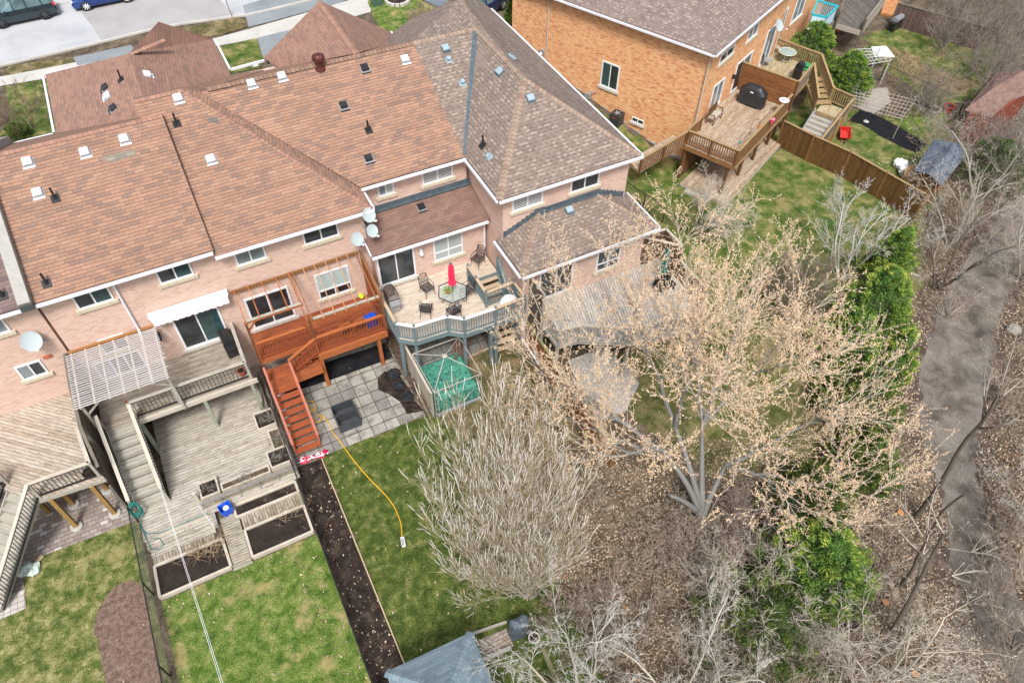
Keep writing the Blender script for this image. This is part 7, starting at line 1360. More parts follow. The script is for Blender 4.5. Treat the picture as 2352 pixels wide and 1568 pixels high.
TG = [(1180, 800, 4.2), (1200, 700, 5.4), (1220, 900, 3.8), (1290, 600, 7.2), (1260, 1000, 3.6), (1450, 560, 8.4), (1820, 1230, 3.2), (1960, 1200, 3.8), (2060, 980, 6.0), (1200, 860, 4.0), (1280, 980, 4.0), (1700, 700, 9.4), (1580, 640, 9.4), (1860, 860, 8.0), (1190, 800, 4.6), (1250, 740, 5.6), (1320, 660, 7.0), (1400, 590, 7.8), (1470, 640, 8.2), (1560, 530, 8.6), (1650, 510, 8.9), (1740, 620, 8.8), (1830, 610, 8.6), (1890, 690, 8.4), (1960, 800, 7.6), (2035, 900, 6.6), (2055, 1040, 5.6), (1995, 1140, 4.6), (1890, 1200, 3.4), (1300, 1060, 3.8), (1230, 900, 4.2), (1500, 720, 9.0), (1600, 760, 9.2), (1440, 860, 7.4), (1700, 840, 9.0), (1800, 900, 7.8), (1560, 900, 8.0), (1380, 960, 5.6), (1900, 980, 6.8), (1650, 980, 7.2), (1760, 1060, 5.6), (1340, 780, 6.6), (1740, 740, 9.0), (1520, 1040, 5.0), (1820, 780, 8.4), (1630, 640, 8.8), (1930, 1080, 5.2)]
def bez(a, b, c, u): return tuple((1 - u) ** 2 * a[i] + 2 * u * (1 - u) * b[i] + u * u * c[i] for i in range(3))
def side(p, d, L_, r, lv):
    n = max(3, int(L_ / .15)); st = L_ / n
    for i in range(n):
        d = unit((d[0] + rnd.gauss(0, .055), d[1] + rnd.gauss(0, .055), d[2] + rnd.gauss(0, .05) + .08)); q_ = tuple(p[k] + d[k] * st for k in range(3)); r2 = max(.004, r * (1 - .8 * (i + 1) / n)); segs.append((*p, *q_, max(.004, r * (1 - .8 * i / n)), r2, lv))
        if lv > 0 and i > 0 and rnd.random() < (.62 if lv == 2 else .34):
            sp_ = rnd.uniform(.5, 1.0); w_ = unit((rnd.gauss(0, 1), rnd.gauss(0, 1), rnd.gauss(0, 1))); c = unit((d[1] * w_[2] - d[2] * w_[1], d[2] * w_[0] - d[0] * w_[2], d[0] * w_[1] - d[1] * w_[0])); side(q_, unit(tuple(d[m_] * cos(sp_) + c[m_] * sin(sp_) for m_ in range(3))), L_ * (.44 if lv == 2 else .42) * rnd.uniform(.5, 1.25), r * .6, lv - 1)
        if lv <= 1 or i > n * .55:
            for _ in range(3 if lv < 1 else 2): u = rnd.random(); buds.append((p[0] + (q_[0] - p[0]) * u + rnd.gauss(0, .02), p[1] + (q_[1] - p[1]) * u + rnd.gauss(0, .02), p[2] + (q_[2] - p[2]) * u + rnd.gauss(0, .02)))
        p = q_
main_t = [(1560, 530, 8.6), (1740, 620, 8.8), (1890, 690, 8.4), (1400, 590, 7.8), (2035, 900, 6.6), (1190, 800, 4.6), (1600, 760, 9.2), (1995, 1140, 4.6), (1300, 1060, 3.8)]
TG = main_t + [g_ for g_ in sorted(TG, key=lambda g_: rnd.random()) if g_ not in main_t]
for _ in range(26):
    a_, r_ = rnd.uniform(0, 2 * pi), rnd.random() ** .6; px_, py_ = 1620 + 425 * r_ * cos(a_), 865 + 335 * r_ * sin(a_); TG.append((px_, py_, max(2.6, 9.2 - 3.8 * r_ * r_ - max(0, (py_ - 880) / 300) * 2.2)))
nodes = []
for k, (px, py, z) in enumerate(TG):
    e = atz(px, py, z)
    if k < len(main_t): s0 = min(hubs, key=lambda h_: math.dist(h_[:2], e[:2])); t0_ = None; dist0 = 0; rs0 = .095
    else:
        cand = min(nodes, key=lambda nd: math.dist(nd[0], e) + .42 * nd[1] + (3 if nd[0][2] > e[2] - .4 else 0) + rnd.random() * .5); s0, dist0, rs0, t0_ = cand
    L_ = math.dist(s0, e); hd = (e[0] - s0[0], e[1] - s0[1])
    if t0_ is None: c = (s0[0] + hd[0] * .45, s0[1] + hd[1] * .45, s0[2] + (e[2] - s0[2]) * (.4 if z < 6 else .55))
    else: c = tuple(s0[m_] + t0_[m_] * L_ * .3 + (e[m_] - s0[m_]) * .25 for m_ in range(3))
    n = max(6, int(L_ / .42)); pts = [s0]
    for i in range(1, n + 1): b = bez(s0, c, e, i / n); pts.append(tuple(b[j] + rnd.gauss(0, .045) for j in range(3)))
    r0 = rs0 * (1 if k < len(main_t) else .8)
    for i in range(n):
        ra, rb2 = max(.01, r0 * (1 - .88 * i / n)), max(.01, r0 * (1 - .88 * (i + 1) / n)); segs.append((*pts[i], *pts[i + 1], ra, rb2, 5)); d = unit(vsub(pts[i + 1], pts[i])); nodes.append((pts[i + 1], dist0 + L_ * (i + 1) / n, rb2, d))
        if dist0 + L_ * (i + 1) / n > 1.6:
            for _ in range(2 if rnd.random() < (.18 if pts[i][0] < 12.5 else .5) else 1):
                sp_ = rnd.uniform(.45, .95); w_ = unit((rnd.gauss(0, 1), rnd.gauss(0, 1), rnd.gauss(0, 1))); cc = unit((d[1] * w_[2] - d[2] * w_[1], d[2] * w_[0] - d[0] * w_[2], d[0] * w_[1] - d[1] * w_[0])); dd = unit((d[0] * cos(sp_) + cc[0] * sin(sp_), d[1] * cos(sp_) + cc[1] * sin(sp_), d[2] * cos(sp_) + cc[2] * sin(sp_) + .3)); side(pts[i + 1], dd, rnd.uniform(1.0, 2.3) * (1.1 - .4 * i / n), .013, 2)
    side(pts[-1], d, .7, .012, 1)
split_build(t, segs, .03, m_tone('bark_budding', [(0, (.12, .115, .10)), (.35, (.20, .195, .18)), (1, (.32, .32, .31))]), bark('twig_budding', (.55, .49, .42), .22))
BUDM = m_tone('bud_peach', [(0, (.60, .38, .24)), (.25, (.78, .56, .34)), (.55, (.88, .71, .48)), (.8, (.84, .62, .45)), (1, (.74, .50, .25))], .8)
print('buds', len(buds), 'segs', len(segs))
octas('buds', buds, np.random.RandomState(4).uniform(.012, .027, len(buds)), BUDM, t, 5)
# --- pussy willow
rnd = random.Random(5); base = (5.9, 9.2, 0); t = thing('willow_shrub', 'broad fan shaped willow of upright pale catkin shoots beside the dark green lawn', 'shrub', base); segs = []; cat_ = []
for k in range(125):
    a = rnd.uniform(0, 2 * pi); rad = rnd.random() ** .55 * rnd.uniform(.78, 1.3); px, py = 1165 + 185 * rad * cos(a), 1125 + 235 * rad * sin(a); z = 3.0 + (1375 - py) / 500 * 3.6 - .9 * rad * rnd.random(); e = atz(px, py, z); tx, ty = e[0], e[1]; s0 = (base[0] + rnd.uniform(-.25, .25), base[1] + rnd.uniform(-.2, .2), 0); c = (s0[0] + (tx - s0[0]) * .6, s0[1] + (ty - s0[1]) * .6, z * .4); n = 11; pts = [s0] + [tuple(v + rnd.gauss(0, .04) for v in bez(s0, c, e, i / n)) for i in range(1, n + 1)]; r0 = rnd.uniform(.018, .034)
    for i in range(n):
        segs.append((*pts[i], *pts[i + 1], r0 * (1 - .75 * i / n), r0 * (1 - .75 * (i + 1) / n), 3)); d = unit(vsub(pts[i + 1], pts[i]))
        if i > 2:
            for _ in range(5 if i > 5 else 3):
                hd = unit((d[0] * .7 + rnd.gauss(0, .5), d[1] * .7 + rnd.gauss(0, .5), abs(d[2]) * .6 + .6)); L_ = rnd.uniform(.6, 1.6); p = pts[i + 1]; m_ = 7; ck = rnd.random() < .6
                for j in range(m_):
                    hd = unit((hd[0] * .94 + rnd.gauss(0, .05), hd[1] * .94 + rnd.gauss(0, .05), hd[2] + .07)); q_ = tuple(p[x] + hd[x] * L_ / m_ for x in range(3)); isc = ck and j >= m_ - 3
                    (cat_ if isc else segs).append((*p, *q_, .0125 if isc else .0052, (.0125 if j < m_ - 1 else .007) if isc else .0045, 0)); p = q_
                    if j in (1, 2, 3, 4) and rnd.random() < .4: w_ = unit((hd[0] + rnd.gauss(0, .5), hd[1] + rnd.gauss(0, .5), hd[2])); q2 = tuple(p[x] + w_[x] * rnd.uniform(.3, .6) for x in range(3)); segs.append((*p, *q2, .0055, .004, 0))
split_build(t, segs, .014, bark('willow_stem', (.36, .33, .26), .3), m_tone('willow_twig', [(0, (.36, .24, .09)), (.4, (.46, .39, .26)), (1, (.62, .56, .46))]), ('stems', 'shoots')); segmesh('catkins', [s[:8] for s in cat_], bark('catkin', (.70, .67, .62), .2), t, 4)
# --- bare trees
tree('bare_tree', 'pale bare tree spreading across the bottom edge right of the blue grey pavilion roof', (5.4, 4.6), 31, 4.6, .06, (B_PALE, B_WHT), PP(n=(8, 9, 9), ratio=.5, spread=.7, jit=.1, seg=.3), 8, (.1, .12), fan=.75, thr=.028)
tree('bare_tree', 'pale bare tree at the bottom edge between leafy slope and curly shrub', (8.6, 3.0), 32, 4.8, .06, (B_PALE, B_WHT), PP(n=(8, 9, 8), ratio=.5, spread=.65, seg=.3), 7, (.05, .12), fan=.65, thr=.028)
tree('curly_shrub', 'curly pale branched shrub in front of the lower right cedar', (12.4, 4.3), 33, 3.6, .045, (bark('bark_tan', (.44, .34, .24), .2), B_PALE), PP(n=(8, 10, 9), ratio=.62, spread=.8, jit=.26, up=.0, seg=.22), 9, (.05, .1), fan=1.0, thr=.028, cat='shrub')
tree('curly_shrub', 'tangled grey shrub at the bottom edge beyond the curly pale one', (15.0, 1.2), 34, 3.4, .04, (B_GREY, B_PALE), PP(n=(7, 9, 8), ratio=.6, spread=.8, jit=.2, seg=.22), 8, (.0, .1), fan=.9, thr=.028, cat='shrub')
tree('purple_shrub', 'low purplish brush around the foot of the budding tree', (14.9, 7.3), 35, 1.9, .02, (B_PURP, B_PURP), PP(n=(8, 10, 8), ratio=.55, spread=.8, jit=.16, seg=.2), 16, fan=1.4, thr=.012, cat='shrub')
tree('bare_tree', 'white barked bare tree standing before the brown board fence and slate roofed shed', (29.2, 16.9), 36, 4.4, .055, (B_WHT, B_WHT), PP(n=(8, 9, 9), ratio=.48, spread=.6, seg=.3), 8, (.05, .1), fan=.7, thr=.026)
tree('bare_tree', 'grey twisted bare tree in front of the brown raised deck of the orange house', (24.9, 23.6), 37, 2.9, .045, (B_GREY, B_PALE), PP(n=(8, 9, 9), ratio=.58, spread=.9, jit=.2, seg=.22, up=-.01), 6, fan=.9, thr=.024)
tree('brown_bush', 'dense olive brown twiggy bush on the right hand lawn left of the white barked tree', (24.6, 16.2), 38, 3.0, .022, (B_OLIVE, bark('twig_olive', (.25, .21, .15), .3)), PP(n=(8, 10, 9), ratio=.5, spread=.5, jit=.07, seg=.22, rmin=.009), 30, fan=.8, thr=.014, cat='shrub')
# street side
tree('street_tree', 'small leafless street tree between pavement and road', (6.1, 55.2), 39, 3.6, .05, (bark('bark_pink', (.36, .27, .24), .2), bark('bark_pink2', (.34, .26, .23), .2)), PP(n=(6, 6, 5), ratio=.42, spread=.5, up=.05, start=.3), 1, z0=2.4, thr=.03)
tree('brown_bush', 'rounded leafless bush at the left edge beside the front walk', Z('c1', 210, 880, F24)[:2], 40, 2.3, .02, (B_DARK, bark('twig_brown', (.21, .16, .11), .3)), PP(n=(6, 7, 6), ratio=.5, spread=.5, seg=.25), 16, fan=.9, thr=.014, z0=2.4, cat='shrub')
tree('brown_bush', 'round beige leafless bush beside the taupe front roof', Z('c2', 555, 180, F24)[:2], 41, 1.3, .015, (B_OLIVE, bark('twig_beige', (.36, .29, .20), .25)), PP(n=(7, 9, 7), ratio=.5, spread=.7, seg=.15), 20, fan=1.2, thr=.012, z0=2.4, cat='shrub')
# --- woodland trees by the trail
WL = [('tall bare trail tree whose dark trunk base stands lowest, near the bottom right', (2010, 1512), 42, 9.0, .13, (B_DARK, B_PALE)), ('bare trail tree whose dark trunk crosses the dirt trail in its middle', (2062, 1350), 43, 8.0, .09, (B_DARK, B_PALE)), ('bare trail tree whose dark trunk rises just above the middle of the trail', (2103, 1188), 44, 8.5, .11, (B_DARK, B_GREY)),
  ('slim pale bare sapling at the right edge of the trail', (2285, 1130), 45, 3.2, .03, (B_PALE, B_WHT)), ('pale forked sapling right of the trail near the right edge', (2330, 1210), 46, 3.6, .035, (B_PALE, B_WHT)), ('bare grey tree leaning over the upper bend of the trail', (2148, 665), 47, 5.2, .08, (B_DARK, B_GREY)),
  ('pale bare tree between slate roofed shed and the trail', (2180, 560), 48, 5.0, .06, (B_GREY, B_PALE)), ('bare tree in front of the rust red shed', (2240, 470), 49, 5.6, .07, (B_GREY, B_GREY)), ('pale many stemmed tree at the bottom right corner right of the trail', (2335, 1500), 50, 4.6, .06, (B_PALE, B_PALE)),
  ('grey bare tree at the right edge above the trail bend', (2345, 640), 51, 5.0, .07, (B_GREY, B_PALE)), ('bare tree left of the trail at the very bottom edge', (1990, 1640), 52, 5.2, .06, (B_GREY, B_PALE)), ('low pale bare tree right of the trail beside the grey boulder', (2345, 900), 53, 3.0, .04, (B_GREY, B_GREY))]
for lb, (px, py), sd_, H, r_, mt in WL:
    b = Z('N', px, py, 0); big = H > 7; tree('bare_tree', lb, b[:2], sd_, H, r_, mt, PP(n=(8, 9, 8) if big else (7, 8, 7), ratio=.36 if big else .5, spread=.7, start=.5 if big else .2, up=.04 if big else .03, jit=.045 if big else .1), 1 if big or H < 3.5 else 3, (.02, .03), 'bare trees along the dirt trail', .5, thr=.03)
# --- thickets: nobody could count these stems
segs = []; rnd = random.Random(77); Pk = PP(n=(6, 7), ratio=.55, spread=.6, jit=.1, seg=.3)
reg = [(2130, 2352, 20, 130, 26), (2220, 2352, 100, 260, 20), (2220, 2400, 260, 420, 12), (2060, 2140, 210, 280, 6)]
for x0, x1, y0, y1, n in reg:
    for _ in range(n):
        g = Z('N', rnd.uniform(x0, x1), rnd.uniform(y0, y1), 0)
        for s in range(6): a = rnd.uniform(0, 2 * pi); f = rnd.uniform(.2, .8); grow(segs, rnd, (g[0], g[1], 0), unit((cos(a) * f, sin(a) * f, 1)), rnd.uniform(1.8, 3.4), .022, 2, Pk)
o = segmesh('thicket', [s[:8] for s in segs], m_tone('thicket_twig', [(0, (.15, .12, .10)), (.5, (.27, .23, .20)), (1, (.38, .335, .29))]), None, 3); tag(o, 'dense purplish grey leafless thicket in the top right corner', 'thicket', kind='stuff'); print('thicket', len(segs))
segs = []
for x0, x1, y0, y1, n, h in ((2260, 2352, 1140, 1330, 9, 1.6), (2200, 2352, 1350, 1568, 8, 1.8), (1990, 2100, 1330, 1500, 6, 1.2), (2290, 2352, 760, 1000, 6, 1.6), (2150, 2330, 430, 640, 10, 2.4), (1560, 1690, 1210, 1330, 9, 1.3), (1640, 1960, 1480, 1568, 8, 1.6), (2160, 2230, 660, 760, 3, 1.5), (1250, 1560, 1400, 1568, 22, .9), (1340, 1600, 1150, 1400, 26, .8), (1600, 1950, 1400, 1568, 12, 1.3), (1650, 1960, 1180, 1300, 8, 1.0), (1500, 1600, 1230, 1400, 8, 1.0), (1960, 2090, 1180, 1330, 5, 1.0), (2100, 2352, 300, 440, 14, 2.4), (2050, 2140, 560, 700, 5, 1.6), (1760, 1830, 640, 760, 4, 1.2)):
    for _ in range(n):
        g = Z('N', rnd.uniform(x0, x1), rnd.uniform(y0, y1), 0)
        for s in range(5): a = rnd.uniform(0, 2 * pi); f = rnd.uniform(.3, 1.2); grow(segs, rnd, (g[0], g[1], 0), unit((cos(a) * f, sin(a) * f, 1)), h * rnd.uniform(.7, 1.2), .014, 2, Pk)
o = segmesh('undergrowth', [s[:8] for s in segs], m_tone('undergrowth_twig', [(0, (.24, .18, .14)), (.5, (.42, .34, .27)), (1, (.58, .51, .43))]), None, 3); tag(o, 'thin leafless undergrowth scattered along the dirt trail', 'undergrowth', kind='stuff')
# --- evergreens
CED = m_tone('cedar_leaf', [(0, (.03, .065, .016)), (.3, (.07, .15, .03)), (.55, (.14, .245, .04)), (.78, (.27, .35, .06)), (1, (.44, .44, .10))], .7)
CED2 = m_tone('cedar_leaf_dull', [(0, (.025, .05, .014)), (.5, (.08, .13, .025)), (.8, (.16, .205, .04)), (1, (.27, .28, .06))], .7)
def evergreen(name, label, base, H, r, mat, seed, z0=0.0, lumps=150, leaves=120, ls=.07, shape=.75, low=.12, group=None, squash=(1, 1), yel=0.0):
    rs = np.random.RandomState(seed); t = thing(name, label, 'evergreen', (base[0], base[1], z0), group); P, N, T, DD = [], [], [], []; segs = []
    top = (base[0], base[1], z0 + H * .9)
    for i in range(5): segs.append((base[0], base[1], z0 + H * .18 * i, base[0], base[1], z0 + H * .18 * (i + 1), .09 * (1 - i * .17) * r, .09 * (1 - (i + 1) * .17) * r))
    for k in range(lumps):
        u = 1 - (1 - rs.rand()) ** .75 if shape > 0 else rs.rand(); h = low + (1 - low) * u * .97; a = rs.rand() * 2 * pi; rr = r * (1 - h ** 1.7) ** .8 * rs.uniform(.72, 1.08); c = np.array([base[0] + cos(a) * rr * squash[0], base[1] + sin(a) * rr * squash[1], z0 + H * h]); lr = rs.uniform(.15, .3) * (r / 1.6) ** .5 * (1.15 - .5 * h); out = np.array([cos(a), sin(a), .75]); out /= np.linalg.norm(out)
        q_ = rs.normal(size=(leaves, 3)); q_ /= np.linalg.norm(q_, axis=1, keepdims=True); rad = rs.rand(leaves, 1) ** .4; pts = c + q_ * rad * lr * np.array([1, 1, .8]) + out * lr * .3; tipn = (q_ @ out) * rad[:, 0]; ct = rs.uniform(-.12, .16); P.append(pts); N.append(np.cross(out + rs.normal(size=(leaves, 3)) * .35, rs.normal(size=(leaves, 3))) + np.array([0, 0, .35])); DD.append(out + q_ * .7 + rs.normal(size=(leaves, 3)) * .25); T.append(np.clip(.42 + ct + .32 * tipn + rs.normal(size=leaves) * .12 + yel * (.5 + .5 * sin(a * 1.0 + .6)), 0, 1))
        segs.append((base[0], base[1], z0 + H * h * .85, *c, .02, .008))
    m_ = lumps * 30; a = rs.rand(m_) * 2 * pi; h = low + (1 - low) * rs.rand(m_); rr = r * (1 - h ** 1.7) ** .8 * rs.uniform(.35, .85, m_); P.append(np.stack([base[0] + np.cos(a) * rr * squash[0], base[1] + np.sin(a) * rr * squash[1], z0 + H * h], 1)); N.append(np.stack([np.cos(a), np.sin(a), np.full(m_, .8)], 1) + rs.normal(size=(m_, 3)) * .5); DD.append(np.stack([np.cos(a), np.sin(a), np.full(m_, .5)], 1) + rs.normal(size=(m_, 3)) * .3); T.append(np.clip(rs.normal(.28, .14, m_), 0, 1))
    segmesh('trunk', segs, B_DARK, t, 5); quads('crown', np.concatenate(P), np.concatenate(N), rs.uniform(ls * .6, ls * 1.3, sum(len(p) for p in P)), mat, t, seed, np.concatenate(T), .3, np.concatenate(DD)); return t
EG = 'cedars between the yards and the trail'
def at_px(px, py, z): p = Z('N', px, py, z); return (p[0], p[1])
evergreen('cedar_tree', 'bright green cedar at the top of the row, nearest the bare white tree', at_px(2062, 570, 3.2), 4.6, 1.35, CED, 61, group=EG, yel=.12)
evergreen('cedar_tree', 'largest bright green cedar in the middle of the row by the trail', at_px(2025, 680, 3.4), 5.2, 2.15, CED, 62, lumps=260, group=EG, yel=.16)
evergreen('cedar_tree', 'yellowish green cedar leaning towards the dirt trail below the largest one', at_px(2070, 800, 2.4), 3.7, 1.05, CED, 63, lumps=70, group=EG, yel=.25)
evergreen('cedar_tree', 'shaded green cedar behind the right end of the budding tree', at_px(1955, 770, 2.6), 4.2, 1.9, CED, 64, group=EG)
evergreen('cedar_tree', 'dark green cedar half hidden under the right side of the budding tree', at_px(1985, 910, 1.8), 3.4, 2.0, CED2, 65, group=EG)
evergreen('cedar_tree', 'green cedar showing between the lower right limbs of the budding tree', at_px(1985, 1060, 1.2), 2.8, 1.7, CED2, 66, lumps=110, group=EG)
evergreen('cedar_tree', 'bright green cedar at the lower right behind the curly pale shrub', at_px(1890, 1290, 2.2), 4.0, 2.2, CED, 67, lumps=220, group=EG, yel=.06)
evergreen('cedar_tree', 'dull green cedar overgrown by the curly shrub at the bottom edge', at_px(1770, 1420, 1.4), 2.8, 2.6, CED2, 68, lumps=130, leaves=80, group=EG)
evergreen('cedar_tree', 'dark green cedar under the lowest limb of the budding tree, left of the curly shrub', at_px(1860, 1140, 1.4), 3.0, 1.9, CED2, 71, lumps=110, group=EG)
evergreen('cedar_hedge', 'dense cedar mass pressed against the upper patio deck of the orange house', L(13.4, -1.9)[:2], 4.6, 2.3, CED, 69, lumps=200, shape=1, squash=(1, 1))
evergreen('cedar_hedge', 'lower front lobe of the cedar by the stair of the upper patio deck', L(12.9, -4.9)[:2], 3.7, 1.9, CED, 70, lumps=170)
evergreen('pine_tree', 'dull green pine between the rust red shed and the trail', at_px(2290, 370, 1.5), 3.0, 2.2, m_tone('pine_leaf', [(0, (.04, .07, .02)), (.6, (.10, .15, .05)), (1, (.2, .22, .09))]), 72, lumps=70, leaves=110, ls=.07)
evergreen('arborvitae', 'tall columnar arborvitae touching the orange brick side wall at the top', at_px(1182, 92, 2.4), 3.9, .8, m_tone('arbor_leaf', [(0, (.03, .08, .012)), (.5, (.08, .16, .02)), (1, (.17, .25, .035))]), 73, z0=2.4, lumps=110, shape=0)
evergreen('arborvitae', 'small pointed arborvitae beside the orange wall, below the tall one', at_px(1219, 112, 2.4), 1.7, .36, m_tone('arbor_leaf2', [(0, (.03, .09, .015)), (1, (.13, .24, .03))]), 74, z0=2.3, lumps=36, ls=.05)
evergreen('low_shrub', 'low green shrub against the front eave beside the beige bush', at_px(940, 95, 2.8), .8, .7, CED2, 75, z0=2.4, lumps=30, ls=.05); evergreen('low_shrub', 'low yellow green shrub at the left edge beside the front walk', at_px(38, 305, 2.8), 1.0, .8, CED2, 76, z0=2.4, lumps=40, ls=.05)
# --- dead vine shrub under the tan deck, weeds and dry stalks
tree('dead_shrub', 'red brown withered shrub hanging by the post under the slate blue deck', Z('c5', 815, 900, .3)[:2], 80, 1.5, .015, (bark('dead_red', (.26, .10, .06), .35), bark('dead_red2', (.30, .12, .075), .4)), PP(n=(10, 9), ratio=.4, spread=.8, seg=.15, jit=.15), 9, fan=.3, thr=.012, cat='shrub')
def stalks(name, label, pts, n, h, mat, spread=.5, seed=1):
    r = random.Random(seed); segs = []
    for _ in range(n):
        p = r.choice(pts); a = r.uniform(0, 2 * pi); x, y = p[0] + r.gauss(0, spread), p[1] + r.gauss(0, spread * .6); f = r.uniform(.2, 1.6); e = (x + cos(a) * f * h, y + sin(a) * f * h, p[2] + h * r.uniform(.3, 1)); mdl = lerp((x, y, p[2]), e, .5); mdl = (mdl[0], mdl[1], mdl[2] + .1 * h); segs += [(x, y, p[2], *mdl, .008, .007), (*mdl, *e, .007, .004)]
    o = segmesh(name, segs, mat, None, 3); return tag(o, label, 'dry stalks', kind='stuff')
STRAW = m_tone('straw', [(0, (.30, .20, .12)), (.5, (.46, .34, .21)), (1, (.60, .48, .32))])
stalks('dry_stalks', 'dry straw stalks fallen over the right end of the long soil bed', [(-4.6, 16.6, .14), (-4.9, 16.5, .14), (-4.4, 16.2, .14), (-5.3, 16.7, .14)], 130, .45, STRAW, .28)
stalks('dry_stalks', 'scattered dry stems on the wide soil bed and its board walk', [(-1.2, 16.9, .12), (-1.6, 16.6, .14), (-2.3, 17.0, .12), (-1.0, 16.4, .14)], 60, .35, STRAW, .4, 2)
stalks('dry_stalks', 'grey dead weeds in the deck planters', [(-1.0, 21.2, .75), (-1.0, 19.05, .75), (-.8, 20.1, .55), (-4.0, 19.0, .56), (-2.5, 18.8, .55)], 240, .22, m_tone('weed_grey', [(0, (.16, .15, .14)), (1, (.42, .39, .34))]), .22, 3)
stalks('dry_stalks', 'dead brown vines along the ground between red deck and blue deck', [(5.75, y, .1) for y in np.arange(18.8, 24.3, .4)], 420, .6, m_tone('vine_brown', [(0, (.10, .06, .045)), (1, (.30, .20, .14))]), .12, 4)
stalks('dry_stalks', 'tall tan grasses along the far chain link fence', [(*Z('c3', x, y, 0)[:2], 0) for x, y in ((1500, 440), (1600, 480), (1700, 520), (1780, 560), (1850, 600), (1560, 400), (1450, 520), (1650, 600), (1850, 400), (1760, 380))], 800, .5, STRAW, .7, 5)
# --- leaf litter
def inpoly(x, y, poly):
    c = np.zeros(len(x), dtype=bool); j = len(poly) - 1
    for i in range(len(poly)):
        xi, yi = poly[i]; xj, yj = poly[j]; cond = ((yi > y) != (yj > y)) & (x < (xj - xi) * (y - yi) / (yj - yi + 1e-12) + xi); c ^= cond; j = i
    return c
LEAF = m_tone('dead_leaf', [(0, (.07, .046, .032)), (.3, (.20, .142, .095)), (.55, (.33, .25, .175)), (.78, (.46, .37, .27)), (.95, (.60, .52, .40)), (1, (.48, .21, .08))], .85)
def litter(label, specs, seed, z=.02):
    rs = np.random.RandomState(seed); P = []
    for poly, dens in specs:
        xs = [p[0] for p in poly]; ys = [p[1] for p in poly]; n = int((max(xs) - min(xs)) * (max(ys) - min(ys)) * dens); x = rs.uniform(min(xs), max(xs), n); y = rs.uniform(min(ys), max(ys), n)
        cl = np.sin(x * 1.7 + np.sin(y * 2.1)) + np.sin(y * 1.3 + 2 * np.sin(x * .9)); k = inpoly(x, y, poly) & (rs.rand(n) < .62 + .22 * cl); x, y = x[k], y[k]; P.append(np.stack([x, y, np.array([gh(a, b) for a, b in zip(x, y)]) + z + rs.uniform(0, .05, len(x))], 1))
    P = np.concatenate(P); N = rs.normal(size=(len(P), 3)) * .5 + np.array([0, 0, 1.0]); o = quads('leaf_litter', P, N, rs.uniform(.026, .06, len(P)), LEAF, None, seed, None, .62); print('litter', len(P)); return tag(o, label, 'leaves', kind='stuff')
wood = [(7.2, 14), (7.2, 11), (7.0, 7), (6.0, -5), (18, -6)] + [tuple(p) for p in PL('N', [(2185, 1300), (2175, 1200), (2152, 1110), (2122, 1020), (2108, 930), (2118, 830), (2145, 730), (2215, 600)])] + [(30, 17), (25, 12), (19, 10), (15, 13), (11.8, 14.5)]
right = [tuple(p) for p in PL('N', [(2352, 600), (2310, 690), (2280, 780), (2275, 860), (2250, 960), (2240, 1060), (2265, 1150), (2310, 1280), (2352, 1400), (2480, 1400), (2480, 500)])]
up = [tuple(p) for p in PL('N', [(2352, 420), (2200, 600), (2060, 700), (1960, 560), (2100, 460), (2200, 330), (2352, 200), (2480, 200), (2480, 420)])]
litter('thick carpet of dead leaves on the slope between the lawns and the trail', [(wood, 330), (right, 300), (up, 90)], 11)
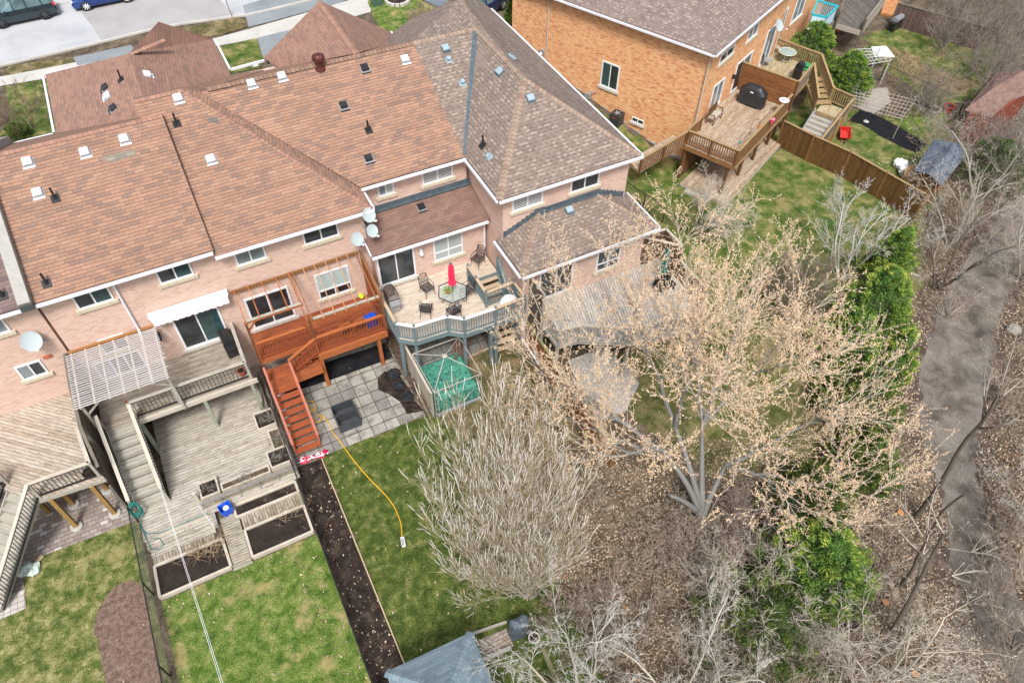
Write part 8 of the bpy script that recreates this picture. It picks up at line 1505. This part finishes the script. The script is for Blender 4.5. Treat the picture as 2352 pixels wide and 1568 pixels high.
litter('scattered dead leaves on the lawns, beds and trail', [([(.7, -2), (7.2, -2), (7.4, 14), (6, 18), (.7, 18.6)], 3.2), ([(.7, -2), (7.2, -2), (7.4, 9.5), (.7, 9.5)], 6), ([(-.55, 2), (.6, 2), (.6, 18.4), (-.55, 18.4)], 28), ([(-6.7, 2), (-.7, 2), (-.7, 15.2), (-6.7, 15.2)], 5), ([(-1.8, 4), (-.65, 4), (-.65, 15), (-1.8, 15)], 22), ([(-6.65, 14.6), (-.7, 14.6), (-.7, 15.3), (-6.65, 15.3)], 20), ([(6.1, 14), (11.5, 14.5), (11.5, 20.8), (6.1, 20.9)], 26),
    ([tuple(p) for p in PL('N', [(2352, 560), (2150, 720), (2110, 900), (2170, 1200), (2200, 1568), (2352, 1568), (2240, 1100), (2270, 850)])], 2.2), ([L(-7, 5)[:2], L(-1, 2)[:2], L(5, -4.2)[:2], L(4, -13)[:2], L(-7, -12)[:2]], 1.2), ([(-6.75, 15.4), (-.75, 15.4), (-.75, 18.0), (-6.75, 17.1)], 26), ([(11.8, 10), (19, 11), (19, 19), (11.8, 20)], 14), ([(-14, 4), (-7.1, 4), (-7.1, 19), (-14, 19)], 1.5), (PL('c3', [(1130, 1000), (1500, 1050), (1560, 1150), (1300, 1200), (1100, 1100)]), 20), ([(-6.9, 18), (-5.7, 18), (-5.7, 24), (-6.9, 24)][:0] or [(5.62, 18.8), (5.85, 18.8), (5.85, 24), (5.62, 24)], 120)], 12, .03)
litter('dead leaves over the weathered decks and patios', [([(-.45, 18.8), (5.5, 18.8), (5.5, 24.7), (-.45, 24.7)], 1.2)], 13, .04)
t = thing('boulder', 'grey boulder on the leaves right of the trail', 'boulder', Z('N', 2328, 757, .1)); m = MB(); m.blob(Z('N', 2328, 757, .15), .42, 2, .12, (1, .8, .6)); m.build('rock', m_plain('rock', (.30, .28, .24), .9, .25, 5, bump=.5), t)
for i, (x, y, lb) in enumerate(((2032, 1385, 'small orange cut stump on the leaves left of the trail, near the lower right cedar'), (2098, 1548, 'small orange cut stump at the bottom edge left of the trail'), (2066, 1180, 'small cut stump on the leaves beside the middle of the trail'))): g = Z('N', x, y, 0); t = thing('tree_stump', lb, 'stump', g); m = MB(); m.lathe(g, [(.16, 0), (.14, .12)], 12); m.build('bark', B_DARK, t); m = MB(); m.lathe((g[0], g[1], .125), [(.13, 0), (.13, .01)], 12); m.build('cut_face', m_plain('cut_wood', (.50, .22, .07), .8, .2, 20), t)
t = thing('sack', 'black sack lying on the leaves below the lower right cedar', 'sack', Z('N', 1950, 1425)); m = MB(); m.blob(Z('N', 1950, 1425, .25), .38, 2, .15, (1, .8, .7)); m.build('bag', bpy.data.materials['bag_black'], t)
